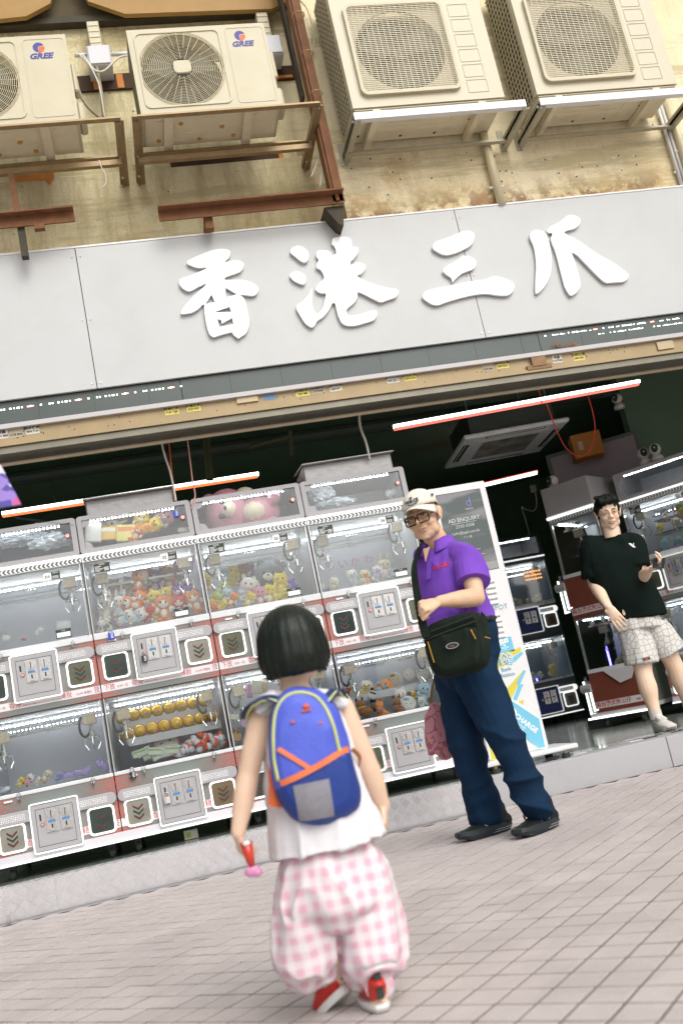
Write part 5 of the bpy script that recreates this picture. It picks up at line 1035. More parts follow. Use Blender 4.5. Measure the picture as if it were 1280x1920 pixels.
for a in (('critter', C_LI, C_W, C_RD, .30, .2, .66, .13, 'white and green plush in the lower case of the right machine'), ('bear', C_LB, C_BL, None, .50, .2, .56, .13, 'blue plush in the lower case of the right machine')): placeR(*a)
padlock(RM, .10, 1.27, M_plk, -.02, 1.2, label='black padlock')
# side machine prizes
for lx, ly, z, c, s, lab in ((.30, .12, .535, C_YE, .12, 'yellow plush at the bottom of the red sided machine'), (.34, .10, .49, C_PK, .12, 'pinkish plush at the bottom of the red sided machine'), (.22, .14, .48, C_W, .11, 'white plush at the bottom of the red sided machine')):
    o = plush('bear', c, C_W, None); o.location = at_local(SMc.location, RZ, (lx, ly, z)); o.scale = (s,)*3; o.rotation_euler = (0, .6, RZ); tag(o, lab, 'plush toy')
# heaps in the far machine
rr = random.Random(9)
for z0_, n_, cols, nm in ((.50, 26, [C_W, C_W, C_LB], 'lower'), (1.31, 26, [C_W, C_CR, C_CR], 'upper')):
    for k in range(n_):
        x_ = rr.uniform(.06, .62); o = MB().use(tmat(rr.choice(cols))).ell((0, 0, 0), (rr.uniform(.02, .035), .025, rr.uniform(.018, .03)), 8, 6).build('soft_ball', loc=at_local(BM.location, 0, (x_, rr.uniform(.06, .25), z0_+rr.uniform(0, .05)))); tag(o, 'whitish soft ball in the heap in the %s case of the far machine' % nm, 'soft toy', 'soft balls heaped in the %s case' % nm)
o = plush('bear', C_YE, C_YE, None); o.location = at_local(BM.location, 0, (.52, .10, .55)); o.scale = (.14,)*3; tag(o, 'yellow plush in the lower case of the dim far machine', 'plush toy')
# ------------------------------------------------------------------ air conditioner condensers on the wall
M_acg = mat('ac_cream', (.55, .51, .36), .45, var=.05, vscale=4, dirt=(.50, .42, .26), dscale=5, damt=.35)
M_acd = mat('ac_ivory', (.60, .56, .42), .45, var=.05, vscale=3, dirt=(.55, .47, .30), dscale=3, damt=.45)
M_acbot = mat('ac_base_cream', (.72, .65, .46), .5, var=.08, vscale=6, dirt=(.42, .34, .18), dscale=6, damt=.4)
M_fan = mat('fan_dark', (.02, .03, .02), .6); M_grl = mat('grille_wire_cream', (.66, .60, .42), .4); M_fin = mat('condenser_fins', (.10, .095, .05), .6, var=.3, vscale=60)
M_navy = mat('logo_navy', (.03, .035, .28), .5); M_lor = mat('logo_orange', (.65, .12, .03), .5); M_cyan = mat('logo_cyan', (.10, .45, .62), .5)
M_rail = mat('galvanised_brown', (.34, .25, .135), .5, .4, var=.15, vscale=10, dirt=(.20, .11, .05), dscale=9, damt=.6)
M_railw = mat('white_angle_iron', (.66, .66, .66), .45, .1, var=.06); M_rails = mat('grey_angle_iron', (.40, .37, .27), .5, .3, var=.1)
M_rust = mat('rusty_red_steel', (.19, .08, .03), .75, .1, var=.25, vscale=14, dirt=(.10, .04, .018), dscale=8, damt=.7)
M_rustd = mat('dark_steel', (.045, .035, .018), .7, var=.3, vscale=10)
def torus(mb, c, r, t, n=44, y=0):
    mb.tube([(c[0]+r*math.cos(2*PI*i/n), y, c[1]+r*math.sin(2*PI*i/n)) for i in range(n+1)], t, 4, caps=False)
def fan_back(root, cx, cz, R_):
    b = MB().use(M_fan).prism(hexp(cx, cz, R_*1.02, 32), .10, .11); b.build('fan_shroud', root)
    f = MB().use(mat('fan_blade', (.09, .10, .075), .5))
    for k in range(3):
        a = k*2*PI/3; p = [(cx+R_*.12*math.cos(a), cz+R_*.12*math.sin(a)), (cx+R_*.9*math.cos(a+.1), cz+R_*.9*math.sin(a+.1)), (cx+R_*.92*math.cos(a+.8), cz+R_*.92*math.sin(a+.8)), (cx+R_*.4*math.cos(a+1.2), cz+R_*.4*math.sin(a+1.2))]
        f.prism(p, .06, .064)
    f.prism(hexp(cx, cz, R_*.16, 16), .04, .07); f.build('fan', root)
def wall_ring(cx, cz, R_, hw, hh, n=48):
    """square plate outline sampled to match a circle"""
    o, i = [], []
    for k in range(n):
        a = 2*PI*k/n; c, s = math.cos(a), math.sin(a); m_ = 1/max(abs(c)/hw, abs(s)/hh); o.append((cx+c*m_, cz+s*m_)); i.append((cx+R_*c, cz+R_*s))
    return o, i
def gree(x0, z0, lab):
    w_, h_, d_ = .868, .600, .33; r = empty('air_conditioner', (x0, 5.25, z0)); tag(r, lab, 'air conditioner', 'outdoor air conditioner units with round grilles')
    cx, cz, R_ = .30, .30, .25
    o, i = wall_ring(cx, cz, R_, .30, .30)
    MB().use(M_acg).ring(o, i, .0, .02).box(.6002, w_, 0, .02, .0, h_).build('front_panel', r)
    MB().use(M_acg).box(.0, w_, .021, d_, h_-.012, h_).box(w_-.01, w_, .021, d_, .0, h_-.0125).box(0, w_, .021, d_, -.004, .006).build('casing', r, bevel=.002)
    MB().use(M_fin).box(.0, .008, .025, d_, .01, h_-.02).build('condenser_fins', r)
    MB().use(M_acg).ring(rrect(.035, .575, .035, .575, .04, 5), rrect(.047, .563, .047, .563, .035, 5), -.006, -.0).build('grille_frame', r)
    MB().use(M_acg).ring(rrect(.61, .855, .03, .575, .02, 3), rrect(.614, .851, .034, .571, .018, 3), -.0025, -.0002).build('panel_bead', r)
    g_ = MB().use(M_grl)
    for k in range(19): torus(g_, (cx, cz), .070+k*.0108, .0021, 40, -.012+.0004*k)
    for k in range(32):
        a = 2*PI*k/32; r0_ = .06 if k % 2 == 0 else .14
        g_.tube([(cx+r0_*math.cos(a), -.015, cz+r0_*math.sin(a)), (cx+.262*math.cos(a), -.004, cz+.262*math.sin(a))], .0021, 4)
    tag(g_.build('grille', r), kind='stuff')
    MB().use(M_acg).prism(rrect(cx-.056, cx+.056, cz-.046, cz+.046, .028, 5), -.026, -.012).build('hub_cap', r, bevel=.004)
    fan_back(r, cx, cz, R_)
    lg = MB().use(M_navy).prism([(.70+.034*math.cos(a), .515+.034*math.sin(a)) for a in [PI*.12+PI*1.5*i/16 for i in range(17)]]+[(.694, .502), (.700, .524)], -.0016, -.0004)
    lg.use(M_lor).prism([(.703, .519), (.736, .519)]+[(.70+.035*math.cos(a), .512+.035*math.sin(a)) for a in [0.05-PI*.5*i/7 for i in range(8)]]+[(.694, .486)], -.0018, -.0004); lg.build('logo', r)
    text('GREE', .052, M_navy, (.705, -.0012, .452), parent=r, ext=.0004, shear=.28, bold=.0022, sx=1.12)
    # base pan seen from below
    MB().use(M_acbot).box(.02, w_-.02, .02, d_-.01, -.010, -.0045).build('base_pan', r)
    b = MB().use(M_acbot)
    for k in range(7): b.box(.08+k*.10, .13+k*.10+(.03 if k % 2 else 0), .06+(k % 3)*.07, .075+(k % 3)*.07, -.014, -.0101)
    tag(b.build('embossing', r), kind='stuff')
    for (x, y) in ((.10, .26), (.36, .27), (.50, .16), (.58, .26), (.24, .10)): MB().use(mat('ochre_plug', (.50, .27, .04), .5)).tube([(x, y, -.018), (x, y, -.0101)], .014, 12).build('drain_plug', r)
    for x in (.16, .66): MB().use(M_acbot).box(x-.028, x+.028, -.0, d_+.01, -.034, -.0145).build('mounting_foot', r)
    MB().use(M_acg).box(w_, w_+.045, .06, .20, .02, .17).build('valve_cover', r, bevel=.012); MB().use(M_acg).box(w_, w_+.03, .03, .12, .22, .42).build('side_handle', r, bevel=.01)
    return r
gz = P(265, 215, 5.25).z; gx = P(265, 215, 5.25).x
gree(gx, gz, 'cream condenser with a round grille, wholly in view left of the rusty frame')
gx2 = P(150, 232, 5.25).x-.868; gree(gx2, gz, 'cream condenser cut by the left edge, its round grille half in view')
def rail(name, a, b, w_, mm, parent, up=(0, 0, 1)): return MB().use(mm).beam(a, b, w_, w_*.9, up).build(name, parent, bevel=0)
def gree_bracket(xl, xr, lab):
    r = empty('wall_bracket', (0, 0, 0)); tag(r, lab, 'bracket', 'brown angle iron brackets'); zf = gz-.036; zw = P(585, 322, YWL).z; zl = P(257, 303, 5.55).z
    MB().use(M_rail).angle((xl, 5.22, zf-.02), (xr, 5.22, zf-.02), .036, .004, (0, 0, 1)).build('front_rail', r)
    MB().use(M_rail).angle((xl, 5.60, zf-.02), (xr, 5.60, zf-.02), .030, .004, (0, 0, 1)).build('back_rail', r)
    MB().use(M_rail).beam((xl+.02, 5.55, zl), (xr-.02, 5.55, zl), .034, .034).build('lower_rail', r)
    for x in (xl+.02, xr-.02):
        MB().use(M_rail).beam((x, 5.22, zf-.01), (x, YWL, zw), .042, .006, (1, 0, 0)).beam((x+.02, 5.22, zf-.012), (x+.02, YWL, zw-.002), .005, .035, (1, 0, 0)).build('brace', r)
        MB().use(M_rail).beam((x, 5.22, zf-.02), (x, YWL, zf-.02), .035, .035).build('arm', r)
        MB().use(M_rail).box(x-.022, x+.022, YWL-.012, YWL-.001, zw-.05, zf+.12).build('wall_plate', r)
        for t in (.15, .5, .8): MB().use(M_alu).ell((x-.002, 5.22+(YWL-5.22)*t-.01, zf-.01+(zw-zf)*t-.01), .009, 8, 6).build('bolt', r)
gree_bracket(P(250, 240, 5.22).x, P(600, 200, 5.22).x, 'brown angle iron bracket under the condenser in full view'); gree_bracket(gx2-.1, P(228, 235, 5.22).x, 'brown angle iron bracket under the condenser at the left edge')
# square-grille units
dz = P(668, 203, 5.2).z
def daikin(px, lab, grpx, ex):
    x0 = px; w_, h_, d_ = P(946, 183, 5.2).x-P(662, 205, 5.2).x, 1.02, .36
    r = empty('air_conditioner', (x0, 5.2, dz)); tag(r, lab, 'air conditioner', 'outdoor air conditioner units with square grilles')
    gx0, gx1, gz0, gz1 = .085, .735, .085, .735; cx, cz, R_ = (gx0+gx1)/2, (gz0+gz1)/2, .295
    o, i = wall_ring(cx, cz, R_, cx-gx0+.0, cz-gz0)
    MB().use(M_acd).ring(o, i, .012, .03).build('fan_panel', r)
    MB().use(M_acd).box(0, gx0, 0, .03, 0, h_).box(gx1, w_, 0, .03, 0, h_).box(gx0, gx1, 0, .03, 0, gz0).box(gx0, gx1, 0, .03, gz1, h_).build('front_panel', r)
    MB().use(M_acd).box(0, .03, .031, .05, 0, h_).box(w_-.006, w_, .031, d_, 0, h_).box(0, w_, .051, d_, h_-.01, h_).box(.0, w_, .031, d_, -.004, .006).build('casing', r)
    MB().use(M_acg).ring(rrect(gx0-.012, gx1+.012, gz0-.012, gz1+.012, .05, 6), rrect(gx0+.008, gx1-.008, gz0+.008, gz1-.008, .042, 6), -.026, -.0).build('grille_frame', r)
    g_ = MB().use(M_grl)
    for k in range(18): x = gx0+.01+k*(gx1-gx0-.02)/17; g_.beam((x, -.018, gz0+.012), (x, -.018, gz1-.012), .004, .0035, (0, 1, 0))
    for k in range(46): z = gz0+.012+k*(gz1-gz0-.024)/45; g_.beam((gx0+.006, -.021, z), (gx1-.006, -.021, z), .003, .0042, (0, 0, 1))
    tag(g_.build('grille', r), kind='stuff')
    fan_back(r, cx, cz, R_)
    for k in range(6):
        z = .05+k*.115; MB().use(M_acd).ring([(.79, z), (.93, z), (.93, z+.095), (.79, z+.095)], [(.793, z+.003), (.927, z+.003), (.927, z+.092), (.793, z+.092)], -.003, -.0003).build('embossed_panel', r)
    MB().use(M_fin).box(.010, .016, .055, d_, .01, h_-.02).build('condenser_fins', r)
    s_ = MB().use(M_grl)
    for k in range(8): y = .06+k*.04; s_.box(.0, .004, y, y+.005, .01, h_-.01)
    for k in range(24): z = .02+k*.042; s_.beam((.002, .055, z), (.002, d_, z+.0), .005, .004)
    tag(s_.build('side_grille', r), kind='stuff')
    lg = MB().use(M_black).prism([(.745, .905), (.775, .905), (.755, .87)], -.0016, -.0004); lg.use(M_cyan).prism([(.777, .905), (.82, .905), (.755, .85), (.75, .868)], -.0016, -.0004); lg.build('logo', r); text('DAIKIN', .020, M_cyan, (.79, -.001, .918), parent=r, ext=.0003, shear=.2)
    MB().use(M_acbot).box(.01, w_-.01, .01, d_-.01, -.012, -.0045).build('base_pan', r)
    b = MB().use(M_acbot)
    for (xa, xb, ya, yb) in ((.20, .66, .20, .214), (.26, .52, .15, .164), (.14, .72, .25, .262), (.25, .262, .07, .15), (.70, .712, .05, .20)): b.box(xa, xb, ya, yb, -.016, -.0121)
    tag(b.build('embossing', r), kind='stuff')
    for (x, y) in ((.08, .28), (.38, .31), (.62, .31), (.07, .10), (.84, .10), (.86, .16), (.83, .19), (.78, .06)): MB().use(M_dark).tube([(x, y, -.0135), (x, y, -.0121)], .010 if y > .2 else .006, 10).build('drain_hole', r)
    for x in (.15, .86): MB().use(M_acbot).box(x-.025, x+.025, .0, d_+.02, -.05, -.0165).box(x-.025, x-.021, .0, d_+.02, -.062, -.0505).build('mounting_foot', r)
    # bracket
    zb_ = P(640, 303, YWR).z-dz
    k_ = empty('wall_bracket', (x0, 5.2, dz)); tag(k_, 'white and grey angle iron bracket carrying the '+ex, 'bracket', 'white angle iron brackets'); zf = -.065
    MB().use(M_railw).box(-.02, w_+.11, -.045, -.040, zf-.045, zf+.005).box(-.02, w_+.11, -.0395, -.005, zf-.0455, zf-.041).build('front_rail', k_)
    MB().use(M_rails).angle((-.02, .33, zf-.06), (w_+.10, .33, zf-.06), .036, .004).build('back_rail', k_)
    for x in (-.015, w_+.095):
        MB().use(M_rails).beam((x, -.03, zf-.04), (x, YWR-5.2, zb_), .006, .045, (0, 0, 1)).beam((x+.02, -.03, zf-.05), (x+.02, YWR-5.2, zb_-.01), .034, .005, (0, 0, 1)).build('brace', k_)
        MB().use(M_rails).beam((x, -.03, zf-.02), (x, YWR-5.2, zf-.02), .006, .045).build('arm', k_)
        MB().use(M_rails).box(x-.02, x+.02, YWR-5.2-.008, YWR-5.2-.001, zb_-.04, zf+.08).build('wall_plate', k_)
        MB().use(M_alu).ell((x-.006, .0, zf-.03), .009, 8, 6).build('bolt', k_)
daikin(P(662, 205, 5.2).x, 'ivory condenser with a square grille just right of the rusty frame', 0, 'condenser just right of the rusty frame'); daikin(P(1008, 183, 5.2).x, 'ivory condenser with a square grille at the top right corner', 0, 'condenser at the top right corner')
# rusty steel frame
rf = empty('steel_frame'); tag(rf, 'rust red steel frame standing off the wall where it steps back', 'steel frame')
Yf = 5.42; A1, A2 = P(558, -40, Yf), P(634, 378, Yf); A1.x = A2.x = (A2.x+P(597, 200, Yf).x)/2
MB().use(M_rust).beam((A2.x, Yf, 7), (A2.x, Yf, A2.z), .012, .075, (1, 0, 0)).beam((A2.x-.035, Yf+.035, 7), (A2.x-.035, Yf+.035, A2.z+.05), .07, .010, (1, 0, 0)).build('upright', rf)
MB().use(M_rust).beam((A2.x-.01, Yf-.01, 7), (A2.x-.01, Yf-.01, A2.z), .022, .022, (1, 0, 0)).build('upright_lip', rf)
B1 = P(295, 390, Yf)
MB().use(M_rust).beam((B1.x, Yf, A2.z+.02), (A2.x+.03, Yf, A2.z+.02), .012, .075).beam((B1.x, Yf-.035, A2.z+.052), (A2.x+.03, Yf-.035, A2.z+.052), .06, .010).build('cross_beam', rf)
MB().use(M_rustd).prism([(A2.x-.10, A2.z-.02), (A2.x+.03, A2.z-.02), (A2.x+.0, A2.z-.16), (A2.x-.03, A2.z-.14)], Yf+.02, YWL-.001).build('gusset', rf)
q1 = P(388, 400, Yf+.05); MB().use(M_rust).beam((q1.x, Yf+.02, A2.z), (q1.x, YWL, A2.z-.10), .05, .05).beam((q1.x-.0, Yf+.05, A2.z), (q1.x, Yf+.05, A2.z-.08), .05, .05).build('stub', rf)
MB().use(M_rustd).beam((P(530, 20, 5.7).x, 5.7, 7), (P(530, 20, 5.7).x, 5.7, P(570, 190, 5.7).z), .09, .02, (1, 0, 0)).build('rear_upright', rf)
MB().use(M_rust).beam((P(545, 20, 5.62).x, 5.62, 7), (P(545, 20, 5.62).x, 5.62, P(595, 300, 5.62).z), .05, .012, (1, 0, 0)).build('rear_upright', rf)
for z in (4.9, 4.6, 5.2): MB().use(mat('rope_tan', (.45, .32, .15), .8)).tube([(A2.x+.04*math.cos(a), Yf-.02+.05*math.sin(a), z) for a in [2*PI*i/10 for i in range(11)]], .004, 5).build('tie', rf)
for k, pts in enumerate((((603, 258), (600, 285), (592, 310), (583, 332)), ((604, 262), (605, 300), (602, 330), (600, 350)))): cord('loose_wire', pts, 5.5, .005, M_cw, ('pale loose wire end hanging by the lower corner of the rusty frame, left strand', 'pale loose wire hanging inside the lower corner of the rusty frame, right strand')[k])
l2 = empty('rusty_bracket'); tag(l2, 'rust red beam on a post at the left edge under the condensers', 'steel bracket')
C1 = P(-60, 416, Yf); C2 = P(140, 405, Yf)
MB().use(M_rust).beam((C1.x-1.5, Yf, C2.z), (C2.x, Yf, C2.z), .012, .075).beam((C1.x-1.5, Yf-.03, C2.z+.035), (C2.x, Yf-.03, C2.z+.035), .055, .010).build('cross_beam', l2)
p = P(47, 465, Yf+.1); MB().use(M_rustd).beam((p.x, Yf+.04, C2.z-.0), (p.x, Yf+.04, p.z-.1), .04, .05).build('post', l2); p = P(28, 345, 5.6); MB().use(M_rust).beam((p.x, Yf+.03, C2.z+.03), (p.x, Yf+.03, C2.z+.33), .035, .02).build('post', l2)
p = P(75, 428, Yf); MB().use(M_rust).box(p.x-.03, p.x+.03, Yf-.02, Yf+.02, C2.z-.07, C2.z-.04).build('clip', l2)
# pipes, ducts and junction boxes
M_pcv = mat('conduit_ivory', (.62, .55, .36), .45, var=.06); M_pcw = mat('conduit_white', (.68, .68, .66), .45); M_jb = mat('junction_box_grey', (.58, .59, .62), .4)
def pipe(name, pts, Y, r, mm, lab, clip=None):
    q = [P(x, y, Y) for x, y in pts]
    if len(q) == 2 and 'vertical' in lab: q[0].x = q[1].x = (q[0].x+q[1].x)/2
    o = MB().use(mm).tube(q, r, 12).build(name, smooth=True); tag(o, lab, 'pipe')
    if clip:
        for t in clip: c = q[0].lerp(q[-1], t); MB().use(M_cardw).tube([(c.x-r*1.8, c.y+.01, c.z), (c.x+r*1.8, c.y+.01, c.z)], .008, 6).build('clip', o)
    return o
pipe('conduit_pipe', [(914, 250), (931, 384)], 5.56, .030, M_pcv, 'thick vertical cream pipe coming down to the sign in the middle of the right wall', [.75])
pipe('conduit_pipe', [(1236, 180), (1270, 358)], 5.57, .012, M_pcw, 'thin vertical white pipe at the right, left one of the thin pair', [.8]); pipe('conduit_pipe', [(1243, 180), (1278, 358)], 5.57, .012, M_pcw, 'thin vertical white pipe at the right, right one of the thin pair', [.8]); pipe('conduit_pipe', [(1255, 180), (1290, 350)], 5.55, .030, M_pcv, 'thick vertical cream pipe at the right edge', [.6])
def jbox(x0, y0, x1, y1, lab, Y=5.72):
    a = P(x0, y1, Y); b = P(x1, y0, Y); z0, z1 = min(a.z, b.z), max(a.z, b.z); cx = (a.x+b.x)/2; s = .078
    o = MB().use(M_jb).box(cx-s, cx+s, Y, YWL-.002, (z0+z1)/2-s, (z0+z1)/2+s).build('junction_box', bevel=.006); tag(o, lab, 'junction box'); MB().use(M_jb).box(cx-s+.008, cx+s-.008, Y-.008, Y-.0005, (z0+z1)/2-s+.008, (z0+z1)/2+s-.008).build('lid', o, bevel=.004)
    d = MB().use(M_acg).box(cx-.045, cx+.035, Y+.06, YWL-.002, (z0+z1)/2+s+.003, (z0+z1)/2+s+.24).build('cable_duct', bevel=.004); tag(d, 'short ribbed cable duct above the '+lab, 'cable duct')
    rb = MB().use(M_acbot)
    for k in range(5): rb.box(cx-.04, cx+.03, Y+.055, Y+.0598, (z0+z1)/2+s+.02+k*.045, (z0+z1)/2+s+.026+k*.045)
    tag(rb.build('ribs', d), kind='stuff'); return (cx, Y, (z0+z1)/2)
j1 = jbox(164, 86, 208, 120, 'grey junction box between the two round grille condensers'); j2 = jbox(492, 62, 524, 105, 'grey junction box right of the full round grille condenser')
pipe('conduit_pipe', [(140, 104), (166, 103)], 5.78, .014, M_pcw, 'short white conduit left of the first junction box'); pipe('conduit_pipe', [(207, 102), (250, 100)], 5.78, .014, M_pcw, 'short white conduit right of the first junction box')
cord('power_cord', [(147, 102), (158, 106), (168, 120), (180, 133), (195, 133), (210, 120), (224, 108), (240, 104)], 5.70, .007, M_cw, 'white cord sagging below the first junction box')
cord('power_cord', [(150, 104), (165, 118), (178, 140), (186, 160), (192, 190), (197, 222)], 5.68, .006, M_cw, 'white cord dropping from the junction box to the bracket')
cord('flexible_conduit', [(182, 125), (186, 150), (191, 180), (195, 222)], 5.74, .014, mat('grey_flex', (.32, .28, .19), .6), 'grey brown flexible conduit below the first junction box'); cord('flexible_conduit', [(144, 150), (150, 175), (165, 200), (185, 218), (197, 226)], 5.66, .011, mat('grey_flex'), 'grey flexible conduit curving from the left condenser')
cord('loose_wire', [(562, 0), (575, 15), (583, 40), (588, 70), (587, 100)], 5.55, .006, M_pcv, 'thin cream wire on the wall at the top, right of the rusty frame')
cord('loose_wire', [(186, 300), (190, 312), (199, 330), (198, 345), (190, 352)], 5.3, .003, M_cw, 'thin pale wire curling below the left bracket')
# wood in the wall slots
M_wood = mat('dark_wood', (.055, .028, .012), .8, var=.3, vscale=8); M_wor = mat('fresh_orange_wood', (.60, .22, .04), .7, var=.25, vscale=20)
def slot(x0, y0, x1, y1, hp, lab, patches=()):
    a = P(x0, y0, YWL-.01); b = P(x1, y1, YWL-.01); r = MB().use(M_wood).beam((a.x, YWL-.008, (a.z+b.z)/2), (b.x, YWL-.008, (a.z+b.z)/2), .02, hp).build('timber'); tag(r, lab, 'timber')
    for t, w_ in patches: x = a.x+(b.x-a.x)*t; MB().use(M_wor).box(x-w_/2, x+w_/2, YWL-.022, YWL-.0185, (a.z+b.z)/2-hp*.45, (a.z+b.z)/2+hp*.45).build('bare_patch', r)
slot(140, 160, 262, 150, .12, 'dark timber with two orange bare patches between the condensers', ((.33, .04), (.70, .045))); slot(500, 140, 550, 136, .11, 'dark timber end right of the full condenser', ())
slot(320, 308, 528, 290, .085, 'dark timber strip in the wall below the full condenser', ((.99, .03),)); p = P(62, 334, YWL-.02)
o = MB().use(M_wor).prism([(-.13, .04), (.14, .05), (.13, -.03), (.10, -.07), (.07, -.03), (-.13, -.02)], -.02, .015).build('timber', loc=p); tag(o, 'broken orange timber stub at the left below the brackets', 'timber')
p = P(530, 133, YWL-.02); tag(MB().use(M_wor).beam(p-Vector((.09, 0, .052)), p+Vector((.06, 0, -.05)), .02, .02).build('timber'), 'thin orange timber sliver right of the full condenser', 'timber')
# yellowish boards and dark ledge at the top left
M_board = mat('mustard_board', (.36, .21, .055), .6, var=.12, vscale=4)
def board(pts, lab):
    q = [P(x, y, 5.76) for x, y in pts]; o = MB().use(M_board).prism([(a.x, a.z) for a in q], 5.76, 5.80).build('fascia_board'); tag(o, lab, 'fascia board')
board([(-60, -60), (110, -60), (95, 6), (50, 30), (-60, 42)], 'pale mustard board with a cut corner at the top left corner'); board([(130, -60), (600, -60), (555, -4), (510, 16), (235, 26), (165, 2)], 'mustard board with cut corners along the top edge')
a = P(0, 40, 5.6); b_ = P(640, -8, 5.6); lz = P(200, 38, YWL-.07).z
o = MB().use(M_rustd).box(-3, P(640, 0, 5.6).x-.55, YWL-.07, YWL-.001, lz, lz+.05).build('ledge'); tag(o, 'dark ledge under the mustard boards at the top left', 'ledge')
o = MB().use(mat('dark_band', (.09, .07, .03), .8, var=.3, vscale=8)).box(-3, P(640, 0, 5.6).x-.05, YWL-.03, YWL-.001, lz+.06, lz+.5).build('soffit_band'); tag(o, 'dark stained band behind the mustard boards', 'wall band')  # dark brown band just above the ledge
# chipped spots on the walls
sp_ = MB(); rr = random.Random(21); M_chip = mat('chipped_plaster', (.66, .62, .52), .9)
for k in range(64):
    t = rr.random(); left = rr.random() < .5; px = rr.uniform(20, 600) if left else rr.uniform(650, 1230); Yw = YWL if left else YWR
    py = rr.uniform(290, 440-.1*px) if rr.random() < .8 else rr.uniform(250, 380); p = P(px, py, Yw); n_ = rr.randint(5, 8); R0 = rr.uniform(.004, .02)**1.0
    if p.z < 3.79 or (left and p.x > XC-.05) or (not left and p.x < XC+.05): continue
    sp_.use(M_chip).prism([(p.x+R0*rr.uniform(.5, 1.6)*math.cos(2*PI*i/n_), p.z+R0*rr.uniform(.3, .9)*math.sin(2*PI*i/n_)) for i in range(n_)], Yw-(.037 if left and p.z < 4.2 else .002)-.001, Yw-.0005)
    if rr.random() < .6: sp_.use(M_dark).prism(hexp(p.x+.01, p.z, .006, 8), Yw-.0045-(.035 if left and p.z < 4.2 else 0), Yw-.003-(.035 if left and p.z < 4.2 else 0))
tag(sp_.build('plaster_chips', wall), kind='stuff')
# blurred pennant edge at the left and pale object at the lower left
p = [P(-30, 850, 2.6), P(2, 872, 2.6), P(40, 945, 2.6), P(-5, 952, 2.6), P(-40, 950, 2.6)]
m, n, b, L = node_mat('pennant_print'); tc = n.nodes.new('ShaderNodeTexCoord'); vo = n.nodes.new('ShaderNodeTexVoronoi'); vo.inputs['Scale'].default_value = 42; L(tc.outputs['Object'], vo.inputs['Vector'])
rp = n.nodes.new('ShaderNodeValToRGB'); rp.color_ramp.interpolation = 'CONSTANT'; cr = rp.color_ramp; cr.elements[0].color = (.08, .06, .35, 1); cr.elements[1].position = .35; cr.elements[1].color = (.6, .1, .35, 1)
for ps, c in ((.55, (.7, .68, .72, 1)), (.75, (.1, .5, .55, 1)), (.88, (.3, .2, .6, 1))): e_ = cr.elements.new(ps); e_.color = c
sx = n.nodes.new('ShaderNodeSeparateColor'); L(vo.outputs['Color'], sx.inputs[0]); L(sx.outputs[0], rp.inputs[0]); L(rp.outputs[0], b.inputs['Base Color'])
pb = MB().use(m); pb.add([tuple(q) for q in p]+[(q.x, q.y+.01, q.z) for q in p], [(0, 1, 2, 3, 4), (9, 8, 7, 6, 5)]+[(i, 5+i, 5+(i+1) % 5, (i+1) % 5) for i in range(5)])
o = pb.build('pennant'); tag(o, 'blurred violet patterned pennant corner at the left edge', 'pennant')
cord('pennant_string', [(0, 952), (30, 970), (60, 975), (140, 985)], 2.6, .0008, M_black, 'thin dark string trailing from the pennant')
